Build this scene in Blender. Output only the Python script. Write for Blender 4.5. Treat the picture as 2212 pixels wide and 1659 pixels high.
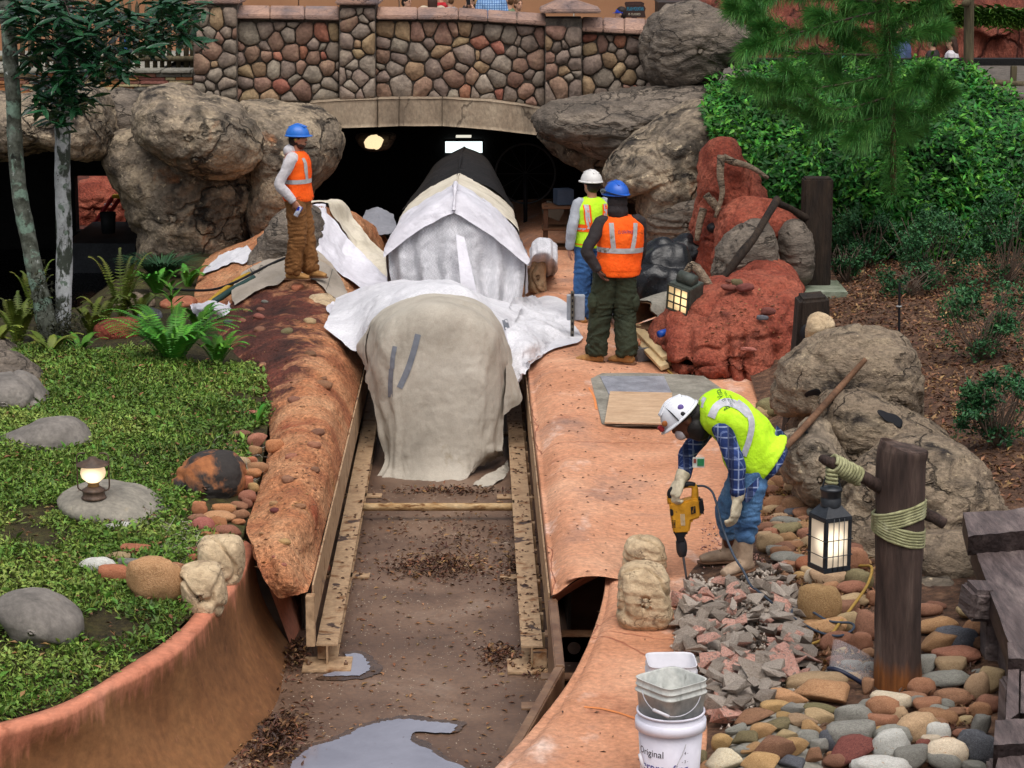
import bpy,bmesh,math,random
import numpy as np
from mathutils import Vector,Matrix,Euler
from mathutils.bvhtree import BVHTree
random.seed(5);RS=np.random.RandomState(5)
R=math.radians
scene=bpy.context.scene
C=scene.collection
for o in list(bpy.data.objects):bpy.data.objects.remove(o)
# -- camera
PITCH=R(11.86);CH=4.5;F=5000.0;PW,PH=2212.0,1659.0
cam_d=bpy.data.cameras.new('camera');cam=bpy.data.objects.new('camera',cam_d);C.objects.link(cam)
cam.location=(0,0,CH);cam.rotation_euler=(R(90)-PITCH,0,0)
cam_d.sensor_width=36;cam_d.lens=36*F/PW;cam_d.clip_end=3000
scene.camera=cam
# -- sky and sun (soft overcast)
w=bpy.data.worlds.new('World');scene.world=w;w.use_nodes=True
wn=w.node_tree.nodes;wl=w.node_tree.links
bg=wn['Background'];sk=wn.new('ShaderNodeTexSky');sk.sky_type='NISHITA'
sk.sun_disc=False;sk.sun_elevation=R(62);sk.sun_rotation=R(150)
sk.air_density=1.0;sk.dust_density=6.0;sk.ozone_density=1.0
sat=wn.new('ShaderNodeHueSaturation');sat.inputs['Saturation'].default_value=0.42
wl.new(sk.outputs[0],sat.inputs['Color']);wl.new(sat.outputs[0],bg.inputs[0]);bg.inputs[1].default_value=0.125
sd=bpy.data.lights.new('sun','SUN');sun=bpy.data.objects.new('sun',sd);C.objects.link(sun)
sd.energy=1.1;sd.angle=R(35);sd.color=(1,.97,.93)
sun.rotation_euler=Euler((R(28),0,R(-30)),'XYZ')
scene.view_settings.view_transform='Standard';scene.view_settings.look='None'
scene.view_settings.gamma=1;scene.view_settings.exposure=0.3
# -- picture -> world helpers
CT,ST=math.cos(PITCH),math.sin(PITCH)
def ray(px,py):
 dx=(px-PW/2)/F;dy=(PH/2-py)/F
 return Vector((dx,CT+dy*ST,-ST+dy*CT))
def G(px,py,z=0.0):
 d=ray(px,py);t=(z-CH)/d.z
 return Vector((d.x*t,d.y*t,z))
def D(px,py,Y):
 d=ray(px,py);t=Y/d.y
 return Vector((d.x*t,Y,CH+d.z*t))
def pscale(Y,py=830):
 return F/(Y*CT+0.0)
def W(p):
 if p[0]=='w':return np.array(p[1:],float)
 if len(p)==4:return np.array(D(p[0],p[1],p[3]))
 return np.array(G(p[0],p[1],p[2]))
 # -- numpy noise
_P=np.random.RandomState(7).permutation(256)
_G=np.random.RandomState(8).normal(size=(256,3));_G/=np.linalg.norm(_G,axis=1)[:,None]
def perlin(p):
 p=np.asarray(p,float);i=np.floor(p).astype(int);f=p-i;u=f*f*f*(f*(f*6-15)+10)
 out=np.zeros(len(p))
 for dx in(0,1):
  for dy in(0,1):
   for dz in(0,1):
    h=_P[(_P[(_P[(i[:,0]+dx)&255]+i[:,1]+dy)&255]+i[:,2]+dz)&255]
    g=_G[h];d=(f-np.array([dx,dy,dz]))
    wgt=(u[:,0]if dx else 1-u[:,0])*(u[:,1]if dy else 1-u[:,1])*(u[:,2]if dz else 1-u[:,2])
    out+=wgt*(g*d).sum(1)
 return out
def fbm(p,s=1.0,o=4,seed=0,g=.5):
 p=np.asarray(p,float)*s+seed*17.31;a=1;r=np.zeros(len(p))
 for k in range(o):
  r+=a*perlin(p);p=p*2.03+5.1;a*=g
 return r
def ridge(p,s=1.0,o=3,seed=0):
 p=np.asarray(p,float)*s+seed*11.7;a=1;r=np.zeros(len(p))
 for k in range(o):
  r+=a*(1-2.6*np.abs(perlin(p)));p=p*2.1+3.3;a*=.5
 return r
 # -- mesh / object helpers
ORG={}
def mk_mesh(name,V,Fc,m=None,smooth=True,uv=None):
 me=bpy.data.meshes.new(name);V=np.asarray(V,float)
 if isinstance(Fc,np.ndarray):
  n,k=Fc.shape
  me.vertices.add(len(V));me.vertices.foreach_set('co',V.ravel())
  me.loops.add(n*k);me.loops.foreach_set('vertex_index',Fc.astype(np.int32).ravel())
  me.polygons.add(n);me.polygons.foreach_set('loop_start',np.arange(0,n*k,k,dtype=np.int32))
  me.update(calc_edges=True);me.validate()
 else:
  me.from_pydata([tuple(v)for v in V],[],[tuple(f)for f in Fc]);me.update()
 if smooth:me.polygons.foreach_set('use_smooth',[True]*len(me.polygons))
 if m:
  for q in(m if isinstance(m,(list,tuple))else[m]):me.materials.append(q)
 return me
def tag(o,label=None,cat=None,group=None,kind=None):
 if label:o['label']=label
 if cat:o['category']=cat
 if group:o['group']=group
 if kind:o['kind']=kind
 return o
def thing(name,label,cat,loc=(0,0,0),group=None,rz=0):
 o=bpy.data.objects.new(name,None);C.objects.link(o);o.location=loc;o.rotation_euler=(0,0,rz)
 o.empty_display_size=.1;ORG[o]=Vector(loc)
 return tag(o,label,cat,group)
def put(name,V,Fc,m,parent=None,smooth=True,label=None,cat=None,group=None,kind=None,org=None):
 """world-space vertices -> an object; its origin sits at the parent's origin, or at its own base"""
 V=np.asarray(V,float)
 if parent is not None:o0=ORG[parent]
 elif org is not None:o0=Vector(org)
 elif kind=='structure':o0=Vector((0,0,0))
 else:o0=Vector(((V[:,0].min()+V[:,0].max())/2,(V[:,1].min()+V[:,1].max())/2,V[:,2].min()))
 me=mk_mesh(name,V-np.array(o0),Fc,m,smooth)
 o=bpy.data.objects.new(name,me);C.objects.link(o)
 if parent is not None:o.parent=parent
 else:o.location=o0
 ORG[o]=o0
 return tag(o,label,cat,group,kind)
def inst(name,me,loc,rot=(0,0,0),sc=(1,1,1),parent=None,label=None,cat=None,group=None,kind=None):
 o=bpy.data.objects.new(name,me);C.objects.link(o)
 l=Vector(loc)
 if parent is not None:o.parent=parent;l=l-ORG[parent]
 o.location=l;o.rotation_euler=rot;o.scale=sc if hasattr(sc,'__len__')else(sc,)*3
 ORG[o]=Vector(loc)
 return tag(o,label,cat,group,kind)
def grid_faces(nv,nu,closeu=False):
 a=np.arange(nv*nu).reshape(nv,nu)
 if closeu:a=np.hstack([a,a[:,:1]])
 return np.stack([a[:-1,:-1],a[:-1,1:],a[1:,1:],a[1:,:-1]],-1).reshape(-1,4)
def cat_resample(P,n):
 P=np.asarray(P,float);k=len(P)
 if k==1:return np.repeat(P,n,0)
 t=np.linspace(0,k-1,n);i=np.minimum(t.astype(int),k-2);f=t-i
 def g(j):
  jj=np.clip(j,0,k-1);e=P[jj]
  lo=(j<0);hi=(j>k-1)
  e=e.copy()
  if lo.any():e[lo]=2*P[0]-P[1]
  if hi.any():e[hi]=2*P[-1]-P[-2]
  return e
 p0,p1,p2,p3=g(i-1),g(i),g(i+1),g(i+2)
 sh=(n,)+(1,)*(P.ndim-1);f=f.reshape(sh)
 return.5*((2*p1)+(-p0+p2)*f+(2*p0-5*p1+4*p2-p3)*f**2+(-p0+3*p1-3*p2+p3)*f**3)
def loft_grid(rows,nu,nv,pts=True):
 A=np.array([[W(p)if pts else p for p in r]for r in rows],float)
 A=cat_resample(A,nv);A=cat_resample(A.transpose(1,0,2),nu).transpose(1,0,2)
 return A
def gnorm(A):
 du=np.gradient(A,axis=1);dv=np.gradient(A,axis=0);n=np.cross(du,dv)
 return n/(np.linalg.norm(n,axis=2,keepdims=True)+1e-9)
def loft(name,rows,nu,nv,m,disp=None,flip=1,parent=None,skirt=None,**kw):
 A=loft_grid(rows,nu,nv)
 if disp is not None:
  n=gnorm(A)*flip
  uu,vv=np.meshgrid(np.linspace(0,1,nu),np.linspace(0,1,nv))
  A=A+n*disp(A.reshape(-1,3),uu.ravel(),vv.ravel()).reshape(nv,nu,1)
 return put(name,A.reshape(-1,3),grid_faces(nv,nu),m,parent,**kw)
def box_vf(x0,x1,y0,y1,z0,z1):
 V=np.array([(x,y,z)for x in(x0,x1)for y in(y0,y1)for z in(z0,z1)],float)
 return V,[(0,1,3,2),(4,6,7,5),(0,4,5,1),(2,3,7,6),(0,2,6,4),(1,5,7,3)]
def rot_pts(V,e,c):
 Mx=np.array(Euler(e).to_matrix());c=np.array(c,float);return(V-c)@Mx.T+c
def obox(c,s,e=(0,0,0)):
 """oriented box: centre, full sizes, euler"""
 V,Fc=box_vf(-s[0]/2,s[0]/2,-s[1]/2,s[1]/2,-s[2]/2,s[2]/2)
 return V@np.array(Euler(e).to_matrix()).T+np.array(c,float),Fc
def beambox(a,b,wdt,hgt,roll=0):
 a=Vector(a);b=Vector(b);d=b-a;L=d.length;d.normalize()
 s=d.cross(Vector((0,0,1)));s=s.normalized()if s.length>1e-4 else Vector((1,0,0));u=s.cross(d)
 q=Matrix.Rotation(roll,3,d);s=q@s;u=q@u
 V=[]
 for p in(a,b):
  for i,j in((-1,-1),(1,-1),(1,1),(-1,1)):V.append(p+s*(i*wdt/2)+u*(j*hgt/2))
 return np.array(V),[(0,3,2,1),(4,5,6,7),(0,1,5,4),(1,2,6,5),(2,3,7,6),(3,0,4,7)]
def join(parts):
 Vs,Fs,k=[],[],0
 for V,Fc in parts:
  Vs.append(np.asarray(V,float));Fs+=[tuple(int(i)+k for i in f)for f in Fc];k+=len(V)
 return np.vstack(Vs),Fs
def bevel_me(me,wd=.01,seg=2):
 b=bmesh.new();b.from_mesh(me);bmesh.ops.bevel(b,geom=b.edges[:],offset=wd,segments=seg,affect='EDGES',clamp_overlap=True)
 b.to_mesh(me);b.free();me.update()
def put_b(name,VF,m,parent=None,bev=.006,**kw):
 o=put(name,VF[0],VF[1],m,parent,smooth=False,**kw);bevel_me(o.data,bev,2)
 return o
def sweep(path,rad,seg=12,front=None,n=None,caps=True,jitter=0,seed=0):
 """tube along path; rad = list of r or (a,b); returns verts, faces"""
 P=np.asarray([tuple(p)for p in path],float);Rr=np.array([(r,r)if not hasattr(r,'__len__')else r for r in rad],float)
 if len(Rr)==1:Rr=np.repeat(Rr,len(P),0)
 if n:P=cat_resample(P,n);Rr=np.abs(cat_resample(Rr,n))
 T=np.gradient(P,axis=0);T/=np.linalg.norm(T,axis=1)[:,None]+1e-9
 f=np.array(front if front is not None else(0.13,-1,.21),float)
 V=[]
 prev=None
 for k in range(len(P)):
  t=T[k]
  if front is None and prev is not None:f=prev
  b=f-t*(f@t);nb=np.linalg.norm(b)
  if nb<1e-3:b=np.array([1,0,0.])-t*t[0];nb=np.linalg.norm(b)
  b/=nb;prev=b;a=np.cross(t,b)
  ang=np.linspace(0,2*math.pi,seg,endpoint=False)
  V.append(P[k]+Rr[k,0]*np.cos(ang)[:,None]*a+Rr[k,1]*np.sin(ang)[:,None]*b)
 V=np.vstack(V)
 if jitter:V=V+RS.normal(size=V.shape)*jitter
 Fc=[tuple(f)for f in grid_faces(len(P),seg,True)]
 if caps:
  i0=len(V);V=np.vstack([V,P[0],P[-1]])
  Fc+=[(i0,(j+1)%seg,j)for j in range(seg)]
  q=(len(P)-1)*seg;Fc+=[(i0+1,q+j,q+(j+1)%seg)for j in range(seg)]
 return V,Fc
def tube(name,pts,r,m,parent=None,seg=8,n=None,**kw):
 V,Fc=sweep(pts,[r]if not hasattr(r,'__len__')else r,seg,n=n)
 return put(name,V,Fc,m,parent,**kw)
def lathe(prof,c,seg=24,axis=None,caps=True):
 """prof: (r,z) list"""
 ang=np.linspace(0,2*math.pi,seg,endpoint=False)
 V=np.vstack([np.c_[r*np.cos(ang),r*np.sin(ang),np.full(seg,z)]for r,z in prof])+np.array(c,float)
 return V,[tuple(f)for f in grid_faces(len(prof),seg,True)]
def ball(c,r,seg=16,rings=10,e=(0,0,0)):
 r=(r,r,r)if not hasattr(r,'__len__')else r
 prof=[(math.sin(t),math.cos(t))for t in np.linspace(.001,math.pi-.001,rings)]
 V,Fc=lathe(prof,(0,0,0),seg)
 V=V*np.array(r);V=V@np.array(Euler(e).to_matrix()).T+np.array(c,float)
 return V,Fc
def remesh(parts,vox=.01,it=3):
 V,Fc=join(parts);me=mk_mesh('tmp',V,Fc);o=bpy.data.objects.new('tmp',me);C.objects.link(o)
 q=o.modifiers.new('r','REMESH');q.mode='VOXEL';q.voxel_size=vox
 if it:q=o.modifiers.new('s','SMOOTH');q.iterations=it;q.factor=.5
 dg=bpy.context.evaluated_depsgraph_get();e=o.evaluated_get(dg).to_mesh()
 n=len(e.vertices);Vo=np.empty(n*3);e.vertices.foreach_get('co',Vo);Vo=Vo.reshape(-1,3)
 Nn=np.array([tuple(v.normal)for v in e.vertices])
 Fo=[tuple(p.vertices)for p in e.polygons]
 bpy.data.objects.remove(o);bpy.data.meshes.remove(me)
 return Vo,Fo,Nn
def ico(sub):
 b=bmesh.new();bmesh.ops.create_icosphere(b,subdivisions=sub,radius=1)
 V=np.array([tuple(v.co)for v in b.verts]);Fc=np.array([[v.index for v in f.verts]for f in b.faces]);b.free();return V,Fc
ICO={k:ico(k)for k in(2,3,4)}
def text_vf(s,size,depth=.0):
 cu=bpy.data.curves.new('t','FONT');cu.body=s;cu.size=size;cu.align_x='CENTER';cu.align_y='CENTER';cu.extrude=depth
 cu.resolution_u=3
 o=bpy.data.objects.new('t',cu);C.objects.link(o);dg=bpy.context.evaluated_depsgraph_get()
 me=o.evaluated_get(dg).to_mesh();V=np.array([tuple(v.co)for v in me.vertices]);Fc=[tuple(p.vertices)for p in me.polygons]
 bpy.data.objects.remove(o);bpy.data.curves.remove(cu)
 return V,Fc
 # -- materials
def H(h):
 c=[int(h[i:i+2],16)/255 for i in(0,2,4)]
 return tuple(((x+.055)/1.055)**2.4 if x>.04045 else x/12.92 for x in c)
def mat(name,stops,scale=3,detail=8,rough=.85,bump=.3,bscale=20,bdist=.02,stretch=(1,1,1),fine=.15,fscale=70,spots=(),cracks=None,rand=0,island=0,hue=0.0,spec=.3,warp=.4,metal=0,trans=0,sss=0,emit=None,alpha=None,weave=None,stripes=None,mask=None):
 fscale*=.42;fine=min(.45,fine*1.5);bdist*=1.5;bscale=bscale if bscale<16 else 16+(bscale-16)*.45
 m=bpy.data.materials.new(name);m.use_nodes=True;nt=m.node_tree;N=nt.nodes;L=nt.links;b=N['Principled BSDF']
 tc=N.new('ShaderNodeTexCoord');mp=N.new('ShaderNodeMapping');mp.inputs['Scale'].default_value=stretch
 L.new(tc.outputs['Object'],mp.inputs[0]);vec=mp.outputs[0]
 if rand:
  oi=N.new('ShaderNodeObjectInfo');ad=N.new('ShaderNodeVectorMath');ad.operation='ADD'
  ml=N.new('ShaderNodeMath');ml.operation='MULTIPLY';ml.inputs[1].default_value=31.7
  L.new(oi.outputs['Random'],ml.inputs[0]);L.new(mp.outputs[0],ad.inputs[0]);L.new(ml.outputs[0],ad.inputs[1]);vec=ad.outputs[0]
 def noise(s,d=6,w_=0,v=None):
  n=N.new('ShaderNodeTexNoise');n.inputs['Scale'].default_value=s;n.inputs['Detail'].default_value=d
  n.inputs['Roughness'].default_value=.6;n.inputs['Distortion'].default_value=w_;L.new(v or vec,n.inputs['Vector']);return n.outputs['Fac']
 def mix(f,a,c,mode='MIX'):
  x=N.new('ShaderNodeMix');x.data_type='RGBA';x.blend_type=mode
  if isinstance(f,(int,float)):x.inputs[0].default_value=f
  else:L.new(f,x.inputs[0])
  for k,q in((6,a),(7,c)):
   if isinstance(q,tuple):x.inputs[k].default_value=(*q,1)
   else:L.new(q,x.inputs[k])
  return x.outputs[2]
 def mrange(f,a,c,d=0,e=1):
  x=N.new('ShaderNodeMapRange');x.inputs[1].default_value=a;x.inputs[2].default_value=c;x.inputs[3].default_value=d;x.inputs[4].default_value=e
  L.new(f,x.inputs[0]);return x.outputs[0]
 n1=noise(scale,detail,warp);cr=N.new('ShaderNodeValToRGB');L.new(n1,cr.inputs[0]);el=cr.color_ramp.elements
 if len(stops)==1:stops=[(0,stops[0][1]),(1,stops[0][1])]if isinstance(stops[0],tuple)and len(stops[0])==2 else[(0,stops[0]),(1,stops[0])]
 while len(el)<len(stops):el.new(.5)
 for e_,(p_,c_)in zip(el,stops):e_.position=p_;e_.color=(*c_,1)
 col=cr.outputs[0]
 for sp in spots:
  v=vec
  if len(sp)>4:
   m2=N.new('ShaderNodeMapping');m2 .inputs['Scale'].default_value=sp[4];L.new(tc.outputs['Object'],m2 .inputs[0]);v=m2 .outputs[0]
  col=mix(mrange(noise(sp[1],6,.3,v),sp[2],sp[3]),col,sp[0])
 if stripes:
  for ax,(sc_,fq,wd)in enumerate(stripes):
   sx=N.new('ShaderNodeSeparateXYZ');L.new(tc.outputs['Object'],sx.inputs[0])
   mu=N.new('ShaderNodeMath');mu.operation='MULTIPLY';mu.inputs[1].default_value=fq;L.new(sx.outputs[(0,2,1)[ax%3]],mu.inputs[0])
   fr=N.new('ShaderNodeMath');fr.operation='FRACT';L.new(mu.outputs[0],fr.inputs[0])
   lt=N.new('ShaderNodeMath');lt.operation='LESS_THAN';lt.inputs[1].default_value=wd;L.new(fr.outputs[0],lt.inputs[0])
   m3=N.new('ShaderNodeMath');m3 .operation='MULTIPLY';m3 .inputs[1].default_value=.75;L.new(lt.outputs[0],m3 .inputs[0])
   col=mix(m3 .outputs[0],col,sc_)
 if mask:
  at=N.new('ShaderNodeAttribute');at.attribute_name='mask'
  c2=N.new('ShaderNodeValToRGB');L.new(n1,c2 .inputs[0]);e2=c2 .color_ramp.elements
  while len(e2)<len(mask[0]):e2 .new(.5)
  for e_,(p_,c_)in zip(e2,mask[0]):e_.position=p_;e_.color=(*c_,1)
  v=vec
  if len(mask)>3:
   m2=N.new('ShaderNodeMapping');m2 .inputs['Scale'].default_value=mask[3];L.new(tc.outputs['Object'],m2 .inputs[0]);v=m2 .outputs[0]
  ma=N.new('ShaderNodeMath');ma.operation='ADD';L.new(at.outputs['Fac'],ma.inputs[0]);L.new(mrange(noise(mask[1],8,.5,v),.2,.8,-.5,.5),ma.inputs[1])
  col=mix(mrange(ma.outputs[0],.5-mask[2],.5+mask[2]),col,c2 .outputs[0])
 nf=noise(fscale,5)
 if fine:col=mix(1.0,col,mix(mrange(nf,.3,.7),(1-fine,)*3,(1+fine,)*3),'MULTIPLY')
 hgt=noise(bscale,8,.3)
 if cracks:
  vo=N.new('ShaderNodeTexVoronoi');vo.feature='DISTANCE_TO_EDGE';vo.inputs['Scale'].default_value=cracks[0]
  wv=N.new('ShaderNodeVectorMath');wv.operation='ADD';nn=N.new('ShaderNodeTexNoise');nn.inputs['Scale'].default_value=cracks[0]*1.5;nn.inputs['Detail'].default_value=5
  L.new(vec,nn.inputs['Vector']);L.new(vec,wv.inputs[0]);L.new(nn.outputs['Color'],wv.inputs[1]);L.new(wv.outputs[0],vo.inputs['Vector'])
  ck0=mrange(vo.outputs['Distance'],0,cracks[1]);mx=N.new('ShaderNodeMath');mx.operation='MAXIMUM'
  L.new(ck0,mx.inputs[0]);L.new(mrange(noise(cracks[0]*.7,3),.5,.42),mx.inputs[1]);ck=mx.outputs[0];col=mix(ck,mix(.75,col,cracks[2]),col)
  mm=N.new('ShaderNodeMath');mm.operation='MULTIPLY_ADD';mm.inputs[1].default_value=.6;L.new(ck,mm.inputs[0]);L.new(hgt,mm.inputs[2]);hgt=mm.outputs[0]
 if weave:
  wt=N.new('ShaderNodeTexChecker');wt.inputs['Scale'].default_value=weave[0];L.new(tc.outputs['Object'],wt.inputs[0])
  col=mix(mrange(wt.outputs['Fac'],0,1,0,weave[2]),col,weave[1])
 if rand or island:
  src=None
  if island:g=N.new('ShaderNodeNewGeometry');src=g.outputs['Random Per Island'];amt=island
  else:src=oi.outputs['Random'];amt=rand
  hs=N.new('ShaderNodeHueSaturation');L.new(col,hs.inputs['Color']);L.new(mrange(src,0,1,1-amt,1+amt),hs.inputs['Value'])
  if hue:
   m5=N.new('ShaderNodeMath');m5 .operation='MULTIPLY';m5 .inputs[1].default_value=7.31;L.new(src,m5 .inputs[0])
   f5=N.new('ShaderNodeMath');f5 .operation='FRACT';L.new(m5 .outputs[0],f5 .inputs[0]);L.new(mrange(f5 .outputs[0],0,1,.5-hue,.5+hue),hs.inputs['Hue'])
  col=hs.outputs[0]
 L.new(col,b.inputs['Base Color'])
 b.inputs['Metallic'].default_value=metal;b.inputs['Specular IOR Level'].default_value=spec
 L.new(mrange(nf,0.2,.8,max(0,rough-.1),min(1,rough+.1)),b.inputs['Roughness'])
 if trans:b.inputs['Transmission Weight'].default_value=trans
 if bump:
  bp=N.new('ShaderNodeBump');bp.inputs['Strength'].default_value=bump;bp.inputs['Distance'].default_value=bdist
  L.new(hgt,bp.inputs['Height']);L.new(bp.outputs[0],b.inputs['Normal'])
 if emit:b.inputs['Emission Color'].default_value=(*emit[0],1);b.inputs['Emission Strength'].default_value=emit[1]
 if alpha is not None:b.inputs['Alpha'].default_value=alpha
 return m
def flat(name,h,rough=.6,**kw):
 c=H(h);kw.setdefault('fine',.08);kw.setdefault('bump',.08)
 return mat(name,[(.35,tuple(x*.85 for x in c)),(.65,c)],rough=rough,**kw)
MR={}
MR['rock']=mat('grey brown sculpted rock',[(.25,H('544a40')),(.45,H('857868')),(.6,H('a6957e')),(.8,H('bcab90'))],scale=1.9,bump=1,bscale=11,bdist=.07,fine=.25,fscale=40,spots=[(H('3a342f'),3.2,.52,.66),(H('a06a44'),1.3,.64,.74),(H('262421'),1.3,.54,.72,(1,1,.6)),(H('c0ae92'),9,.62,.68)],cracks=(1.0,.03,H('201c19')))
MR['rockd']=mat('dark weathered rock',[(.25,H('3c3732')),(.5,H('6a6056')),(.75,H('918475'))],scale=2.2,bump=.7,bscale=8,bdist=.06,fine=.25,stretch=(1,1,2.4),cracks=(1.6,.04,H('161413')))
MR['tanrock']=mat('tan log-like rock',[(.25,H('54483e')),(.5,H('8f7e6a')),(.75,H('b09e84'))],scale=2.5,bump=1,bscale=14,bdist=.06,fine=.22,stretch=(1,1,1.6),spots=[(H('352e2a'),2.3,.52,.66),(H('b8a588'),12,.62,.7)],cracks=(1.5,.025,H('241d19')))
MR['sand']=mat('sandstone block',[(.25,H('8a7358')),(.5,H('bfa888')),(.75,H('d3bf9f'))],scale=6,bump=.6,bscale=16,bdist=.03,fine=.12,spots=[(H('7d6a58'),8,.58,.7)],cracks=(3.2,.02,H('6a543f')))
MR['mound']=mat('orange rough plaster bank',[(.25,H('8f4d38')),(.45,H('b2694d')),(.65,H('c9886a')),(.85,H('d8a183'))],scale=1.8,bump=.9,bscale=60,bdist=.025,fine=.3,fscale=110,spots=[(H('8f3d2a'),1.2,.58,.72),(H('a8713c'),2.1,.62,.75)])
MR['bank']=mat('orange plaster bank with dark damp soil',[(.25,H('93573c')),(.45,H('b97b54')),(.65,H('cc9870')),(.85,H('dab08c'))],scale=2.2,bump=1,bscale=60,bdist=.03,fine=.3,fscale=75,spots=[(H('a05538'),1.3,.58,.70),(H('a8784a'),2.1,.6,.72),(H('7a4630'),11,.62,.72)],mask=([(.3,H('32201c')),(.5,H('5a332a')),(.75,H('8c4a38'))],4,.15))
MR['mounddk']=mat('dark damp red soil plaster',[(.25,H('32201c')),(.5,H('5a332a')),(.75,H('8c4a38'))],scale=2.5,bump=.9,bscale=50,bdist=.03,fine=.3,fscale=90)
MR['deck']=mat('pink textured concrete deck',[(.25,H('aa7150')),(.5,H('c58d6d')),(.75,H('d6a687'))],scale=.9,bump=.6,bscale=38,bdist=.02,fine=.17,fscale=60,spots=[(H('927264'),.8,.56,.72),(H('d6b8a8'),2.2,.58,.70,(1,.6,1)),(H('a5694e'),1.1,.6,.72),(H('9a6a50'),15,.66,.74,(1,.35,1)),(H('ddc6ba'),24,.70,.73)],cracks=(.35,.0035,H('8f4b38')))
MR['wall']=mat('terracotta wall with brown stains',[(.25,H('b06a50')),(.55,H('c27d62')),(.8,H('cf9076'))],scale=1.2,bump=.4,bscale=14,bdist=.01,fine=.14,fscale=40,spots=[(H('9a5c44'),3,.58,.7,(2,2,.4)),(H('d8a890'),5,.66,.72,(2,2,.5))],mask=([(.3,H('5e3e26')),(.5,H('7a5233')),(.75,H('8d6440'))],5,.3,(2.4,2.4,.3)))
MR['floor']=mat('brown silty trough floor',[(.25,H('48372c')),(.45,H('604a3c')),(.6,H('745c4b')),(.8,H('8b7869'))],scale=1.1,bump=.15,bscale=30,bdist=.01,rough=.5,fine=.16,fscale=90,spec=.45,spots=[(H('4d3529'),.5,.58,.75),(H('a69684'),9,.70,.74),(H('c9b79d'),26,.73,.76)])
MR['ground']=mat('dark soil',[(.3,H('2c231d')),(.6,H('4a3a2e')),(.8,H('5e4d3c'))],scale=3,bump=.6,bscale=30,fine=.3)
MR['litter']=mat('leaf litter soil',[(.3,H('3a2a21')),(.5,H('5a4132')),(.75,H('82634c'))],scale=9,bump=.8,bscale=45,bdist=.03,fine=.35,fscale=60)
MR['grasssoil']=mat('mossy soil',[(.3,H('221c10')),(.5,H('3a3319')),(.8,H('4f5226'))],scale=6,bump=.8,bscale=40,bdist=.03,fine=.3)
MR['red']=mat('red sculpted rock',[(.22,H('5a231b')),(.45,H('8c4433')),(.65,H('a8604a')),(.85,H('bd8069'))],scale=1.7,bump=.9,bscale=30,bdist=.04,fine=.28,fscale=70,spots=[(H('4d1815'),1.7,.56,.75)])
MR['cliff']=mat('far red cliff',[(.25,H('40201a')),(.5,H('6d382b')),(.75,H('8a5040'))],scale=.9,bump=.8,bscale=5,bdist=.12,stretch=(1.6,1,.6),fine=.2,fscale=20,cracks=(.9,.05,H('2b100c')))
MR['rust']=mat('rusty painted steel',[(.25,H('8a6b50')),(.5,H('b09373')),(.75,H('c0a686'))],scale=6,bump=.15,bscale=60,bdist=.005,fine=.15,rough=.6,spots=[(H('7a5230'),6,.52,.66),(H('4a3a34'),3.6,.64,.67)],spec=.4)
MR['steeldk']=mat('weathered brown steel',[(.3,H('5a3c28')),(.6,H('7d6048')),(.8,H('98856f'))],scale=4,bump=.1,rough=.45,spec=.5,spots=[(H('a39a94'),2,.62,.75)])
MR['floorstain']=None
MR['wood']=mat('dark weathered timber',[(.25,H('231a18')),(.5,H('41332e')),(.75,H('6b5850'))],scale=7,stretch=(1,1,.12),bump=.9,bscale=18,bdist=.03,fine=.25,fscale=90)
MR['woodh']=mat('grey brown plank timber',[(.25,H('3a302f')),(.5,H('5f5250')),(.75,H('857772'))],scale=8,stretch=(1,.14,1),bump=.9,bscale=16,bdist=.03,fine=.25,fscale=90,spec=.4,rough=.6)
MR['woodd']=mat('near black timber',[(.3,H('1a1513')),(.6,H('33281f')),(.85,H('54402e'))],scale=6,stretch=(1,1,.2),bump=.8,bscale=20,bdist=.03,fine=.3)
MR['fence']=mat('olive brown fence wood',[(.3,H('3a3324')),(.6,H('5e5540')),(.85,H('7a7058'))],scale=8,stretch=(1,1,.15),bump=.4,fine=.2)
MR['concrete']=mat('grey concrete',[(.3,H('6e6a60')),(.6,H('8f8b80')),(.8,H('a5a196'))],scale=4,bump=.4,fine=.15)
MR['beam']=mat('stained concrete beam',[(.25,H('6b5e50')),(.5,H('94836f')),(.75,H('b0a08a'))],scale=2.2,bump=.4,bscale=25,bdist=.02,fine=.15,stretch=(1,1,.6),spots=[(H('4a4037'),1.2,.6,.75,(1,1,.3))],cracks=(.9,.012,H('3d332b')))
MR['coping']=mat('mottled coping stone',[(.25,H('5f5454')),(.5,H('95796c')),(.75,H('b6917c'))],scale=1.8,bump=.4,bscale=14,bdist=.02,fine=.15,stretch=(1,1,1.5),spots=[(H('6a6468'),1.6,.55,.7)],cracks=(1.6,.015,H('33292a')))
MR['mortar']=mat('dark mortar',[(.3,H('46403a')),(.7,H('6e655c'))],scale=8,bump=.5,fine=.2)
def st(name,a,b,c,**k):return mat(name,[(.25,H(a)),(.5,H(b)),(.78,H(c))],scale=5,bump=.7,bscale=11,bdist=.03,fine=.15,rand=.16,hue=.008,**k)
STONE=[st('grey fieldstone','5d544b','84786b','a09484'),st('brown fieldstone','5a4537','86695a','a1866f'),st('rust fieldstone','6a4234','935f4d','ab7e68'),st('ochre fieldstone','665340','927a5e','ab9474'),st('warm grey fieldstone','564b44','7e6e63','988878')]
def pb(name,a,b,c,sc=9,**k):return mat(name,[(.25,H(a)),(.5,H(b)),(.78,H(c))],scale=sc,bump=.5,bscale=22,bdist=.015,fine=.16,rand=.22,hue=.012,rough=.7,warp=1.5,**k)
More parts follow.
